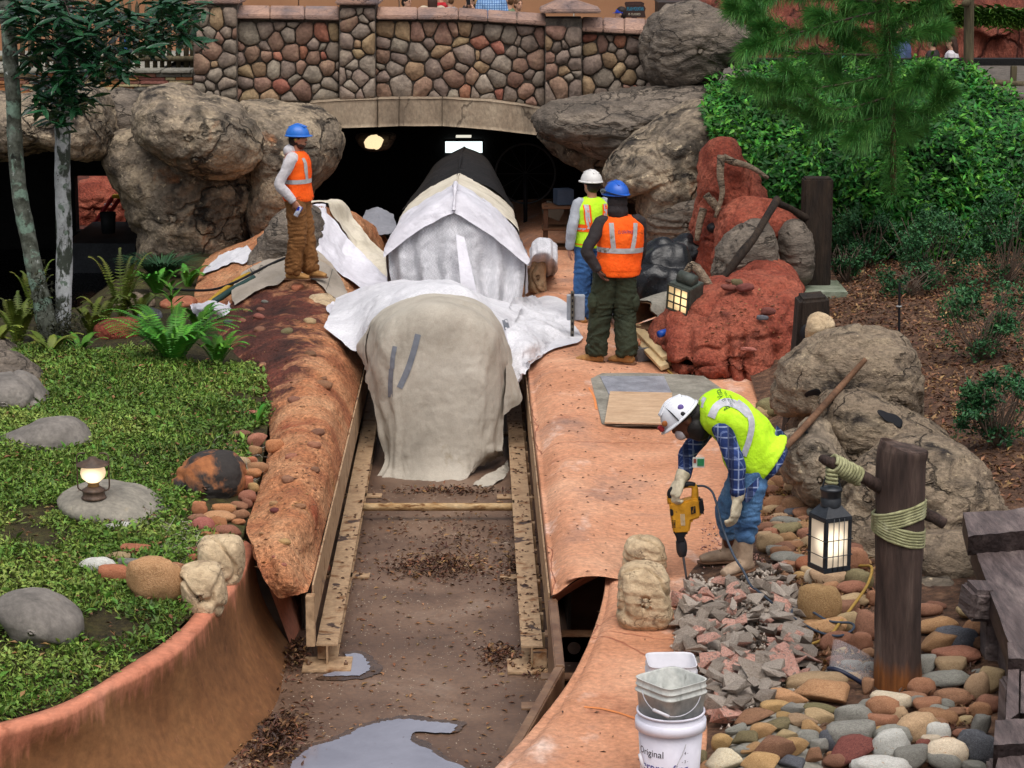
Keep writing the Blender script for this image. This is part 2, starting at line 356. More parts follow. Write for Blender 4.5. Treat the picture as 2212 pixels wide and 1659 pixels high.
PEB={'tan':pb('tan river stone','846c50','a88e6c','bfa684'),'ochre':pb('ochre river stone','7f5e3e','a8835a','bd9d74'),'rust':pb('rust river stone','704832','97694f','ae866a'),'brown':pb('brown river stone','5e4030','86604a','a07a60'),'grey':pb('grey river stone','5a5850','84827a','9d9a90'),'dgrey':pb('dark grey river stone','35353a','55565c','74757a'),'cream':pb('cream river stone','a8957c','cfc0a6','e0d5c0',spots=[(H('b08048'),7,.6,.7)]),'white':pb('white river stone','a0a09a','cccac2','dfdeda',spots=[(H('b09878'),6,.6,.72)]),'maroon':pb('maroon river stone','4d2a26','714038','8a564c'),'olive':pb('olive river stone','4f4a34','7a7050','958a64'),'orange':pb('orange river stone','83492f','ab6f4d','bf8f6c'),'red':pb('red river stone','74402f','9a6150','b08070')}
CHUNK=[mat('broken grey concrete',[(.3,H('9a8d82')),(.55,H('bcafa2')),(.8,H('d2c6ba'))],scale=9,bump=.8,bscale=30,bdist=.02,fine=.2,rand=.2),mat('broken brownish concrete',[(.3,H('85786c')),(.55,H('a6988b')),(.8,H('bdb0a3'))],scale=9,bump=.8,bscale=30,bdist=.02,fine=.2,rand=.15),mat('pink faced concrete chunk',[(.3,H('b07a6c')),(.55,H('c89a8a')),(.8,H('d6b2a4'))],scale=7,bump=.6,bscale=30,bdist=.02,fine=.15,rand=.12,spots=[(H('81766c'),6,.55,.6)])]
CL={'beige':mat('beige canvas drape',[(.3,H('979084')),(.5,H('aea699')),(.75,H('bbb4a8'))],scale=1.6,bump=.2,bscale=14,bdist=.02,fine=.06,fscale=200,spots=[(H('8d7f66'),3,.66,.8),(H('9c917f'),2,.62,.8,(1,1,.3))]),'white':mat('white plastic sheet',[(.3,H('c6c4cc')),(.6,H('dcdae2')),(.8,H('e6e5ea'))],scale=2.5,bump=.4,bscale=9,bdist=.03,fine=.03,rough=.5,spots=[(H('b9a898'),4,.7,.85)]),'scrim':mat('white mesh scrim',[(.3,H('b9b9be')),(.6,H('d0cfd4')),(.8,H('dedde2'))],scale=3,bump=.5,bscale=10,bdist=.03,fine=.05,weave=(60,H('9c9ca2'),.35),stretch=(3,3,.6)),'scrimw':mat('bright mesh scrim',[(.3,H('c4c3c8')),(.6,H('dbdade')),(.8,H('e8e7ea'))],scale=3,bump=.6,bscale=9,bdist=.03,fine=.05,weave=(52,H('b4b3b8'),.3)),'cream':mat('cream canvas sheet',[(.3,H('b3a996')),(.5,H('cdc4b2')),(.75,H('dbd3c4'))],scale=2,bump=.35,bscale=9,bdist=.03,fine=.05,spots=[(H('a0937c'),3,.64,.8)]),'black':mat('black sheet',[(.3,H('0c0b0b')),(.7,H('1c1a1a'))],scale=3,bump=.4,bscale=10,bdist=.03,rough=.6,fine=.1),'geo':mat('grey tan geotextile',[(.3,H('8d8375')),(.5,H('a0968a')),(.75,H('aca294'))],scale=1.2,bump=.2,bscale=10,bdist=.02,fine=.1,fscale=220,spots=[(H('8f7a60'),1.4,.62,.8)]),'bag':mat('black refuse bag',[(.3,H('06070a')),(.7,H('101217'))],scale=5,bump=.35,bscale=6,bdist=.03,rough=.3,fine=.05,spec=.45)}
def leafm(name,a,b,c,sc=3,**k):return mat(name,[(.3,H(a)),(.5,H(b)),(.75,H(c))],scale=sc,bump=0,fine=.1,fscale=30,rough=.5,island=.45,hue=.02,spec=.25,**k)
LF={'hedge':leafm('glossy hedge leaf','12350e','21581a','3a7c2c'),'magnolia':mat('magnolia leaf',[(.3,H('11301a')),(.6,H('1f4a29')),(.85,H('35643a'))],scale=6,bump=.1,fine=.1,rough=.28,rand=.35,hue=.02,spec=.6),'azalea':leafm('small azalea leaf','1a3a20','2e5a34','4a7a48'),'grass':leafm('ground cover leaf','3a5020','5c7a2e','94a252',sc=.9),'fern':leafm('sword fern','2c5a17','477f26','6a9f38'),'fernb':leafm('yellowing fern','3e4a14','62702a','8a7a34'),'dark':leafm('dark liriope','15301c','24452a','385a3a'),'pine':leafm('pine needle','28521f','3f7430','64994c'),'dead':leafm('dead leaf','4a3020','7a5638','a88a62'),'deadd':leafm('dark dead leaf','2e1e15','54382a','7d5c44'),'grassfar':leafm('bank grass','2a4214','3f6020','587a2e')}
MS={k:flat(k,v)for k,v in dict(skin='b07a60',skin2='c99a80',skin3='5a3526',hair='241813',beard='3a231a',hairb='5e4028',blondhair='9a7a50',black='15151a',blackcloth='1e1a1a',brass='8a6a3c').items()}
MS['orange']=mat('orange mesh vest',[(.4,H('f0560c')),(.7,H('ff6a1a'))],scale=4,bump=.5,bscale=7,bdist=.03,fine=.05,fscale=150,spots=[(H('7a3a1a'),7,.62,.7,(1,1,2))])
MS['lime']=mat('lime mesh vest',[(.4,H('b4e81c')),(.7,H('ccf83a'))],scale=3,bump=.5,bscale=7,bdist=.03,fine=.04,fscale=150)
MS['reflect']=mat('silver reflective tape',[(.4,H('a3a3a3')),(.7,H('bcbcbe'))],scale=6,bump=.1,rough=.4,spots=[(H('6a5a48'),12,.6,.68)],fine=.1)
MS['reflectc']=mat('clean silver reflective tape',[(.4,H('adadb4')),(.7,H('c4c4ca'))],scale=6,bump=.1,rough=.4)
MS['tan']=mat('brown duck trousers',[(.3,H('6b4624')),(.6,H('855a32')),(.8,H('94693e'))],scale=4,bump=.6,bscale=9,bdist=.03,fine=.08,fscale=180)
MS['green']=mat('dark green cargo trousers',[(.3,H('242a1e')),(.6,H('343b2b')),(.8,H('434a38'))],scale=3,bump=.6,bscale=9,bdist=.03,fine=.1,fscale=180,spots=[(H('a9c0bc'),26,.71,.73),(H('9ab4cc'),7,.74,.77)])
MS['jeans']=mat('blue jeans',[(.3,H('234068')),(.6,H('375f92')),(.8,H('5480b0'))],scale=3,bump=.6,bscale=9,bdist=.03,fine=.12,fscale=200)
MS['jeansl']=mat('faded blue jeans',[(.3,H('33527c')),(.55,H('51779f')),(.8,H('8ea6be'))],scale=3.5,bump=.6,bscale=10,bdist=.03,fine=.12,fscale=200)
MS['hoodie']=mat('dirty white hoodie',[(.3,H('b3aeb0')),(.6,H('c6c2c6')),(.8,H('d0cdd2'))],scale=4,bump=.5,bscale=8,bdist=.03,fine=.05,spots=[(H('8a6a50'),7,.68,.76)])
MS['greyshirt']=mat('light grey sweatshirt',[(.3,H('8f939a')),(.7,H('acb0b8'))],scale=4,bump=.5,bscale=8,bdist=.03,fine=.05)
MS['dkhoodie']=mat('charcoal hoodie',[(.3,H('231f20')),(.7,H('383233'))],scale=4,bump=.5,bscale=8,bdist=.03,fine=.08)
MS['plaid']=mat('blue plaid shirt',[(.3,H('1c2c58')),(.7,H('263c74'))],scale=4,bump=.5,bscale=8,bdist=.03,fine=.05,stripes=[(H('8a98b8'),15,.14),(H('96a2c0'),15,.13),(H('60709c'),31,.16),(H('121a38'),7.5,.3)])
MS['gingham']=mat('light blue gingham shirt',[(.3,H('86a8cc')),(.7,H('9cbcdc'))],stripes=[(H('3a6098'),22,.4),(H('3a6098'),22,.4)],bump=.2)
MS['bluehat']=mat('blue hard hat',[(.3,H('1c5fb8')),(.7,H('2a74d0'))],rough=.35,bump=0,fine=.03,spec=.5,spots=[(H('1a2c48'),18,.68,.7)])
MS['bluehat2']=mat('deep blue hard hat',[(.3,H('124fae')),(.7,H('1f62c8'))],rough=.35,bump=0,fine=.03,spec=.5)
MS['whitehat']=mat('scuffed white hard hat',[(.3,H('c8c6c2')),(.7,H('dad8d6'))],rough=.4,bump=0,fine=.03,spec=.5,spots=[(H('7a6050'),14,.68,.72)])
MS['whitehat2']=mat('clean white hard hat',[(.3,H('d4d6dc')),(.7,H('e4e6ec'))],rough=.3,bump=0,fine=.02,spec=.5)
MS['boot']=mat('tan work boot leather',[(.3,H('8a6236')),(.7,H('ac8250'))],scale=12,bump=.2,fine=.12)
MS['bootl']=mat('pale suede boot',[(.3,H('8f7862')),(.7,H('ad9680'))],scale=12,bump=.2,fine=.12)
MS['glove']=mat('cream leather glove',[(.3,H('a89c82')),(.7,H('cfc4ac'))],scale=14,bump=.4,bscale=20,fine=.1)
MS['yellow']=mat('yellow tool housing',[(.3,H('a87418')),(.7,H('cf962a'))],scale=14,bump=.1,rough=.5,fine=.1,spots=[(H('6a5434'),16,.66,.72)])
MS['pail']=mat('white bucket plastic',[(.3,H('cfcdda')),(.7,H('e2e0ea'))],scale=3,rough=.4,bump=.05,fine=.02)
MS['pailc']=mat('translucent white pail',[(.3,H('c8c6cc')),(.7,H('dddbe0'))],scale=3,rough=.4,bump=.05,fine=.02)
MS['paild']=mat('dirty bucket plastic',[(.3,H('a9aca8')),(.55,H('c2c2bc')),(.8,H('cfcec8'))],scale=5,rough=.5,bump=.1,fine=.12,spots=[(H('74766f'),12,.6,.72,(1,1,.5))])
MS['redtop']=flat('red top','b01c28');MS['olive']=flat('olive shirt','6a7a5c');MS['navy']=flat('blue grey jacket','4a5a80');MS['teal']=flat('turquoise shirt','3aa0a8');MS['cream']=flat('cream top','c8b8a0')
# -- THE SETTING: ground, trough, banks
def add_mask(o,fn):
 me=o.data;n=len(me.vertices);V=np.empty(n*3);me.vertices.foreach_get('co',V);V=V.reshape(-1,3)+np.array(ORG[o])
 a=me.attributes.new('mask','FLOAT','POINT');a.data.foreach_set('value',np.clip(fn(V),0,1).astype(np.float32))
TERR=[]
def T(o):TERR.append(o);return o
put('ground',[(-300,-20,-1.3),(300,-20,-1.3),(300,600,-1.3),(-300,600,-1.3)],[(0,1,2,3)],MR['ground'],kind='structure')
xs=np.linspace(-4.5,1.6,60);ys=np.linspace(8,42,200);X,Y=np.meshgrid(xs,ys)
Zf=-.75+.006*perlin(np.c_[X.ravel(),Y.ravel(),X.ravel()*0]*1.5)
T(put('trough_floor',np.c_[X.ravel(),Y.ravel(),Zf],grid_faces(200,60),MR['floor'],kind='structure'))
m_pud=mat('puddle water with sky sheen in colour',[(.3,H('767682')),(.6,H('8a8a96')),(.8,H('9a9aa4'))],scale=1.5,rough=.08,bump=.0,fine=.02,spec=.8,spots=[(H('4a3c36'),28,.69,.73)])  # pale lavender base colour stands in for the grey sky reflection
m_wet=mat('wet silt',[(.3,H('3c2c22')),(.7,H('554134'))],scale=4,rough=.3,bump=.1,fine=.2,spec=.6)
def puddle(pts,z=-.736,sub=22):
 P=[W((a,b,z))for a,b in pts];P=cat_resample(np.array(P+[P[0]]),len(P)*sub)[:-1]
 n=fbm(P,9,3)*.03+fbm(P,30,3)*.025;c=P.mean(0);d=P-c;P=P+d/np.linalg.norm(d,axis=1)[:,None]*n[:,None];P[:,2]=z
 Q=c+(P-c)*1.0+(P-c)/np.linalg.norm(P-c,axis=1)[:,None]*(.07+.05*fbm(P,6,2,4))[:,None];Q[:,2]=z-.005;put('wet_margin',Q,[tuple(range(len(Q)))],m_wet,smooth=False,kind='structure')
 return put('puddle',P,[tuple(range(len(P)))],m_pud,smooth=False,kind='structure')
puddle([(600,1750),(625,1659),(665,1618),(715,1600),(780,1572),(822,1560),(860,1552),(920,1556),(985,1566),(968,1584),(900,1580),(890,1600),(925,1618),(960,1640),(1010,1665),(1020,1750)])
puddle([(745,1413),(775,1412),(795,1432),(800,1446),(778,1458),(745,1460),(700,1458),(735,1446),(752,1430)])
tp=[(-420,1640),(-150,1612),(0,1581),(133,1544),(227,1492),(314,1446),(384,1404),(436,1352),(488,1289),(523,1240),(548,1180)]
bp=[(100,1900),(250,1830),(400,1745),(460,1690),(495,1650),(523,1624),(555,1592),(576,1568),(600,1520),(612,1475),(630,1400)]
ip=[(-440,1612),(-160,1590),(0,1560),(105,1530),(195,1488),(279,1436),(349,1390),(405,1342),(455,1280),(495,1225),(520,1165)]
bk=[(a-14,b-10)for a,b in ip]
top=np.array([W((a,b,0))for a,b in tp]);inn=np.array([W((a,b,.004))for a,b in ip]);bot=np.array([W((a,b,-.76))for a,b in bp])
mid=top*.52+bot*.48;mid[:,2]=-.34;edge=top.copy();edge[:,2]-=.03;e2=(bot-top);edge+=e2*.02;edge[:,2]=-.035
bkp=inn.copy();bkp[:,2]=-1.0
A=np.array([bkp,inn,inn*.5+top*.5+[0,0,.008],top,edge,mid,bot])
A=cat_resample(A.transpose(1,0,2),120).transpose(1,0,2)
rowsA=[A[0],A[1],A[2],A[3],A[4]]
for f in np.linspace(.08,1,22):
 p=A[4]*(1-f)+A[6]*f;p=p+np.array([.10,-.06,0])*-math.sin(f*math.pi)*.8;rowsA.append(p)
A=np.array(rowsA);n=gnorm(A);A=A+n*(fbm(A.reshape(-1,3),1.3,3)*.012).reshape(A.shape[0],-1,1)
wl_=put('concrete_wall',A.reshape(-1,3),grid_faces(A.shape[0],120),MR['wall'],label='curved terracotta concrete wall with brown water stains edging the planted bank',cat='wall')
add_mask(wl_,lambda V:.05+(-(V[:,2])-.02)*3.0+.6*np.clip((V[:,0]+3.2)/1.6,-.7,1)*((-V[:,2])>.03))
V,Fc=sweep([W((628,1402,-.76)),W((640,1335,-.76))+[0,.2,0],W((660,1300,-.76))+[.0,.6,0]],[.03],6)
put('recess_wall',np.array([W((552,1190,-.02)),W((630,1400,-.76)),W((560,1190,-.02))+np.array([0,2.2,0]),W((640,1400,-.76))+np.array([.1,2.0,0])]),[(0,1,3,2)],MR['wall'],kind='structure')
LAWN=[[(-520,1640,-.02),(-160,1590,-.02),(0,1560,-.01),(195,1488,-.01),(349,1390,-.01),(455,1280,-.01),(520,1167,-.01)],[(-520,1500,.05),(-160,1460,.05),(0,1440,.05),(170,1380,.05),(310,1300,.05),(420,1220,.04),(530,1140,.03)],[(-520,1300,.10),(-160,1280,.10),(0,1260,.10),(160,1220,.10),(310,1160,.10),(440,1100,.08),(552,1060,.05)],[(-520,1100,.12),(-160,1090,.12),(0,1080,.12),(160,1060,.12),(310,1020,.12),(450,980,.10),(575,950,.06)],[(-520,930,.15),(-160,930,.15),(0,930,.15),(160,915,.15),(310,890,.14),(450,860,.12),(578,850,.06)],[(-520,800,.14),(-160,800,.14),(0,800,.14),(160,800,.14),(310,780,.14),(440,770,.12),(545,765,.05)],[(-520,715,.08),(-160,715,.08),(0,715,.08),(150,715,.08),(300,700,.10),(400,690,.10),(480,690,.05)],[(-520,690,-.05),(-160,690,-.05),(0,690,-.05),(150,680,-.02),(280,640,.06),(380,620,.08),(460,620,.06)],[(-520,690,-.5),(-160,690,-.5),(0,690,-.5),(150,675,-.3),(270,600,.0),(380,570,.05),(470,565,.05)],[(-520,690,-1.1),(-160,690,-1.1),(0,690,-1.1),(150,690,-1.1),(250,600,-.9),(390,540,-.1),(480,535,.0)]]
lawn=T(loft('planted_bank',LAWN,110,120,MR['grasssoil'],lambda p,u,v:fbm(p,1.6,4)*.05,kind='structure'))
BANK=[[(548,1178,.15),(566,1236,-.02),(597,1289,-.18),(632,1287,-.17),(664,1278,-.14)],[(540,1166,.14),(562,1200,.06),(602,1245,-.02),(642,1255,-.06),(676,1245,-.13)],[(532,1140,.06),(562,1160,.12),(612,1180,.12),(660,1190,.02),(690,1185,-.13)],[(548,1090,.05),(582,1095,.15),(628,1105,.19),(678,1115,.09),(708,1115,-.12)],[(572,1010,.03),(602,1005,.16),(655,1005,.21),(705,1015,.1),(734,1015,-.12)],[(582,930,.03),(607,915,.16),(662,905,.23),(715,910,.14),(757,915,-.12)],[(548,830,.05),(592,825,.18),(665,815,.25),(730,820,.15),(778,825,-.1)],[(480,740,.05),(552,735,.2),(645,725,.28),(730,730,.2),(797,740,-.1)],[(430,690,.05),(530,670,.2),(650,650,.3),(742,675,.2),(810,695,-.1)],[(420,640,.1),(520,600,.32),(655,580,.46),(770,620,.2),(820,650,-.1)],[(428,600,.1),(540,530,.5),(680,470,.85),(790,530,.4),(833,590,-.05)],[(440,560,.0),(560,505,.5),(690,440,.95),(800,480,.5),(850,540,-.05)],[(440,560,-.5),(560,520,0),(690,470,.3),(800,500,.1),(850,555,-.3)]]
def bank_disp(p,u,v):
 e=np.clip(np.minimum(u,1-u)*6,0,1)*np.clip(v*12,.25,1)
 return(fbm(p,2.2,4)*.07+ridge(p,1.5,2,3)*.018)*e+fbm(p,22,2)*.008
bank=T(loft('rock_bank',BANK,130,420,MR['bank'],bank_disp,flip=-1,kind='structure'))
def bm(V):
 P0=np.array(W((540,800,.15)));d=np.hypot((V[:,0]-P0[0])/.75,(V[:,1]-P0[1])/3.2)
 P1=np.array(W((560,670,.25)));d1=np.hypot((V[:,0]-P1[0])/1.2,(V[:,1]-P1[1])/1.6)
 return np.maximum(1.15-d*.9,1.1-d1*.9)
add_mask(bank,bm)
fl=lambda y,z0=0:[(1380,y,z0),(1480,y,z0),(1700,y,z0),(2400,y,z0)]
def dr(y,ex,z0=-.12):
 return[(ex,y,-.75),(ex,y,z0),(ex+14,y-6,-.035),(ex+52,y-10,.05),(ex+105,y-10,.05),(ex+165,y,.015)]+[(max(1380,ex+240),y,0),(1480,y,0),(1700,y,0),(2400,y,0)]
DECK=[[(1190,1290,-.45),(1190,1287,-.12),(1206,1280,-.07),(1238,1256,.0),(1275,1236,.03),(1308,1228,.03),(1380,1235,.0),(1480,1235,0),(1700,1235,0),(2400,1235,0)]]
for y in(1250,1180,1100,1000,900,800,730,660,600,540,490,460,440):
 DECK.append(dr(y,1190+(y-1285)*55/505))
deck=T(loft('concrete_deck',DECK,150,260,MR['deck'],lambda p,u,v:fbm(p,.5,2)*.002+fbm(p,14,2)*.0035,flip=1,kind='structure'))
ED=[(1312,1236),(1308,1290),(1296,1345),(1268,1420),(1232,1490),(1172,1572),(1102,1650),(1040,1710),(960,1800)]
D2=[]
for i,(x,y)in enumerate(ED):
 y2=y
 a=W((x,y,-.05));
 D2 .append([(x,y+0,-.8),(x,y,-.12),(x+6,y-2,-.03),(x+24,y-2,.006),(x+60,y,0),(x+160,y,0),(x+320,y,0),(2500,y,0)])
 D2[-1][0]=('w',a[0]+.14,a[1]+.06,-.8)
deck2=T(loft('deck_apron',D2,110,120,MR['deck'],lambda p,u,v:fbm(p,.5,2)*.002+fbm(p,14,2)*.0035,flip=1,kind='structure'))
loft('service_hole_wall',[[(1312,1232,.02),(1316,1236,-.3),(1300,1240,-.8)],[(1255,1250,.0),(1262,1262,-.3),(1250,1262,-.8)],[(1192,1290,-.1),(1195,1300,-.4),(1195,1310,-.8)]],6,20,MR['wall'],kind='structure')
BED=[[(1500,1760,.012),(1750,1760,.05),(1980,1760,.06),(2200,1760,.06),(2500,1760,.06)],[(1528,1580,.012),(1750,1570,.06),(1980,1560,.06),(2200,1560,.06),(2500,1560,.06)],[(1500,1450,.012),(1750,1440,.04),(1980,1430,.05),(2200,1430,.06),(2500,1430,.1)],[(1478,1330,.012),(1700,1320,.04),(1940,1300,.08),(2200,1250,.2),(2500,1250,.3)],[(1500,1225,.012),(1700,1200,.05),(1900,1120,.1),(2150,1080,.35),(2500,1060,.45)],[(1650,1130,.012),(1700,1050,.05),(1900,980,.2),(2150,950,.4),(2500,930,.5)],[(1655,1000,.012),(1750,930,.1),(1900,850,.3),(2150,830,.45),(2500,820,.55)],[(1640,880,.012),(1750,800,.2),(1900,720,.38),(2150,710,.5),(2500,700,.6)],[(1600,750,.1),(1750,680,.3),(1900,620,.42),(2150,610,.5),(2500,600,.6)],[(1560,640,.2),(1700,600,.35),(1900,540,.45),(2150,520,.55),(2500,500,.6)],[(1560,560,.2),(1700,500,.35),(1900,440,.5),(2150,420,.55),(2500,400,.6)]]
bed=T(loft('leaf_litter_slope',BED,150,170,MR['litter'],lambda p,u,v:fbm(p,1.3,4)*.05*np.clip(u*8,0,1),kind='structure'))
plaza=T(put('plaza_paving',[(-5,37.2,.9),(4,37.2,.9),(6.5,34.2,.2),(40,34.2,.2),(-5,75,.9),(4,75,.9),(6.5,75,.2),(40,75,.2)],[(0,1,5,4),(1,2,6,5),(2,3,7,6)],MR['concrete'],kind='structure'))
T(put('walkway_paving',[(-30,32.0,2.13),(-5.0,32.0,2.13),(-5.0,37,2.13),(-30,37,2.13),(-30,32,1.55),(-5,32,1.55)],[(0,1,2,3),(4,5,1,0)],MR['concrete'],kind='structure'))
def bvh_of(objs):
 Vs,Fs,k=[],[],0
 for o in objs:
  off=ORG[o]
  for v in o.data.vertices:Vs.append(v.co+off)
  for p in o.data.polygons:Fs.append([i+k for i in p.vertices])
  k=len(Vs)
 return BVHTree.FromPolygons(Vs,Fs)
BV=bvh_of(TERR)
def gz(x,y,d=0.0):
 h=BV.ray_cast(Vector((x,y,6)),Vector((0,0,-1)))
 return h[0].z if h[0]else d
def hit(px,py,bv=None):
 d=ray(px,py).normalized();h=(bv or BV).ray_cast(Vector((0,0,CH)),d)
 return h[0]if h[0]else G(px,py,0)
def in_poly(x,y,P):
 c=False;j=len(P)-1
 for i in range(len(P)):
  if((P[i][1]>y)!=(P[j][1]>y))and(x<(P[j][0]-P[i][0])*(y-P[i][1])/(P[j][1]-P[i][1])+P[i][0]):c=not c
  j=i
 return c
def rand_in(P):
 xs=[p[0]for p in P];ys=[p[1]for p in P]
 while True:
  x=random.uniform(min(xs),max(xs));y=random.uniform(min(ys),max(ys))
  if in_poly(x,y,P):return x,y
  # -- SCULPTED ROCKS
def rock(name,outline,Y,depth,m,label=None,cat='rock',seed=1,amp=.06,strat=0,sf=0,nseg=110,nr=64,e=.75,group=None,parent=None,crack=.03,kind=None,tilt=0,base=None,fs=1.0,back=None,fing=0):
 P=np.array([D(a,b,Y)for a,b in outline]);c=P.mean(0)if base is None else np.array(D(base[0],base[1],Y))
 d=P-c;ang=np.arctan2(d[:,2],d[:,0]);r=np.hypot(d[:,0],d[:,2]);o_=np.argsort(ang);ang=ang[o_];r=r[o_]
 Pc=cat_resample(np.vstack([P[o_],P[o_][:1]]),400)[:-1]-c
 aa=np.arctan2(Pc[:,2],Pc[:,0]);rr=np.hypot(Pc[:,0],Pc[:,2]);q=np.argsort(aa);aa=aa[q];rr=rr[q]
 phi=np.linspace(-math.pi,math.pi,nseg,endpoint=False);rp=np.interp(phi,aa,rr,period=2*math.pi)
 t=np.linspace(.02,math.pi-.02,nr)[:,None]
 s=np.sin(t)**e
 X=c[0]+s*rp*np.cos(phi);Z=c[2]+s*rp*np.sin(phi)
 bd=back if back else depth
 yy=np.where(np.cos(t)>0,-np.cos(t)*depth,-np.cos(t)*bd)
 Yv=c[1]+yy+0*phi+tilt*(Z-c[2])
 A=np.stack([X,Yv,Z],-1);n=gnorm(np.concatenate([A,A[:,:1]],1))[:,:-1]
 cc=A.mean((0,1));sg=np.sign(((A-cc)*n).sum(-1)).mean();n=n*(1 if sg>0 else-1)
 rw=np.arange(nr)[:,None,None]/nr
 for w_,s_ in((np.exp(-(rw/.13)**2),-1),(np.exp(-((1-rw)/.13)**2),1)):n=n*(1-w_)+np.array([0,s_,0.])*w_
 F_=A.reshape(-1,3);h=amp*fbm(F_,1.1*fs,5,seed)*1.6+amp*.4*ridge(F_,2.6*fs,3,seed+3)+amp*.2*ridge(F_*[.7,.7,2.6],3.0*fs,3,seed+6)+amp*.1*ridge(F_*[1,1,2],9*fs,2,seed+9)
 if fing:h-=fing*np.exp(-(perlin(F_*[3.6,.8,.45]+seed+.3*np.c_[perlin(F_*4),0*F_[:,0],0*F_[:,0]])/.09)**2)*np.clip((c[2]+.5*rr.mean()-F_[:,2])*4,0,1)
 cr=perlin(F_*1.1*fs+seed*5.1+.35*np.c_[perlin(F_*3),perlin(F_*3+9),perlin(F_*3+19)]);h-=crack*np.exp(-(cr/.035)**2)
 if strat:
  zz=F_[:,2]*(sf or 6)+2.6*fbm(F_,.9,4,seed+8)+.7*F_[:,0];fr=zz-np.floor(zz);h+=strat*(np.minimum(fr*3.2,1)-fr*.9-.3)
 A=A+n*h.reshape(nr,nseg,1)
 V=np.vstack([A.reshape(-1,3),A[0].mean(0),A[-1].mean(0)]);Fc=[tuple(f)for f in grid_faces(nr,nseg,True)];k=nr*nseg
 Fc+=[(k,j,(j+1)%nseg)for j in range(nseg)]+[(k+1,(nr-1)*nseg+(j+1)%nseg,(nr-1)*nseg+j)for j in range(nseg)]
 return put(name,V,Fc,m,parent,label=label,cat=cat,group=group,kind=kind)
RK,RD,TR=MR['rock'],MR['rockd'],MR['tanrock']
rock('boulder',[(300,215),(325,196),(365,192),(420,205),(470,216),(515,236),(550,268),(568,300),(572,325),(555,352),(520,372),(470,372),(400,352),(330,320),(298,300),(290,260)],29.6,1.1,RK,'large rounded overhanging boulder with layered ledges left of the bridge arch','boulder',3,.05,.05,5,150,80)
rock('rock_pier',[(240,310),(290,285),(420,300),(560,330),(590,390),(560,470),(545,520),(520,560),(470,580),(400,590),(315,590),(305,560),(318,500),(296,450),(280,400),(250,350)],30.4,1.0,RK,'massive dark sculpted rock pier under the overhanging boulder','rock',5,.09,.03,3,160,90)
rock('boulder',[(515,232),(560,222),(640,226),(690,236),(722,265),(734,300),(728,340),(705,378),(670,420),(650,470),(600,500),(560,520),(530,480),(540,400),(520,330)],30.2,.95,RK,'bulbous tan grey boulder carrying the left end of the bridge arch','boulder',9,.05,.02,4,150,80)
rock('rock_ledge',[(-80,215),(0,215),(120,212),(200,200),(222,222),(236,270),(238,300),(215,330),(120,300),(0,330),(-80,330)],30.2,1.3,RK,'long grey rock ledge roofing the dark cave on the left','rock',12,.07,.04,4,150,70)
rock('rock',[(225,215),(300,212),(310,260),(300,310),(270,330),(240,325),(230,280)],31.0,.4,RD,'dark rough rock face below the layered stone wall','rock',14,.08,nseg=80,nr=50)
rock('boulder',[(1398,80),(1420,40),(1460,18),(1510,14),(1565,30),(1600,58),(1628,85),(1600,120),(1560,140),(1540,165),(1500,180),(1440,190),(1405,160),(1393,120)],30.4,.9,RD,'dark pitted boulder capping the right end of the bridge wall','boulder',21,.07,.03,6,150,80)
rock('rock_shelf',[(1150,255),(1190,225),(1260,215),(1350,208),(1440,195),(1520,190),(1560,215),(1545,260),(1480,300),(1400,330),(1330,345),(1290,330),(1210,300),(1165,290)],29.9,1.0,RD,'wide grey rock shelf spreading right from the bridge arch','rock',23,.06,.05,7,160,80)
rock('rock_buttress',[(1165,285),(1215,285),(1300,300),(1400,330),(1420,400),(1400,440),(1340,420),(1300,400),(1255,365),(1235,350),(1200,330)],30.6,.6,RK,'shadowed rock buttress under the right end of the arch','rock',25,.06,nseg=120,nr=60)
rock('boulder',[(1310,395),(1312,360),(1345,320),(1400,285),(1450,250),(1510,228),(1550,240),(1565,290),(1560,380),(1545,450),(1500,480),(1430,500),(1385,470),(1380,410),(1340,415)],28.6,.9,RK,'slanting grooved boulder behind the two standing workers','boulder',27,.05,.04,5,160,90,tilt=.25)
rock('boulder',[(1385,470),(1400,440),(1470,400),(1540,380),(1570,440),(1560,520),(1500,545),(1420,540),(1390,510)],28.2,.6,RD,'lower cracked boulder beside the red rock column','boulder',29,.04,.05,9,120,60)
rock('boulder',[(530,600),(560,540),(590,480),(620,455),(665,450),(690,480),(690,560),(670,590),(600,600)],26.6,.7,RD,'dark rough rock at the top of the orange bank beside the white sheets','boulder',31,.05,.03,8,110,60)
rock('tan_rock',[(672,640),(700,634),(728,648),(746,672),(740,690),(715,690),(690,675),(672,655)],24.6,.22,MR['sand'],'pale pitted rock set in the top of the orange bank','rock',33,.03,nseg=60,nr=34)
RR=MR['red']
def redrock(name,ol,Y,depth,label,seed,**k):
 k.setdefault('amp',.06);k.setdefault('e',.6)
 return rock(name,ol,Y,depth,RR,label,'rock',seed,fing=k.pop('fing',.05),nseg=k.pop('nseg',170),nr=k.pop('nr',100),crack=.05,**k)
redrock('red_rock',[(1405,745),(1430,700),(1480,655),(1540,625),(1620,605),(1690,612),(1725,640),(1730,740),(1715,850),(1660,872),(1620,870),(1570,840),(1530,790),(1480,790),(1470,760),(1440,770)],22.6,.95,'big red rock with finger-like ridges to the right of the lumber',41,tilt=.4,fs=1.5,fing=.13)
redrock('red_rock',[(1560,640),(1580,590),(1640,565),(1700,580),(1725,620),(1715,660),(1640,670)],23.9,.6,'low red rock saddle linking the upper and lower red rocks',42,fs=1.5,nseg=100,nr=60)
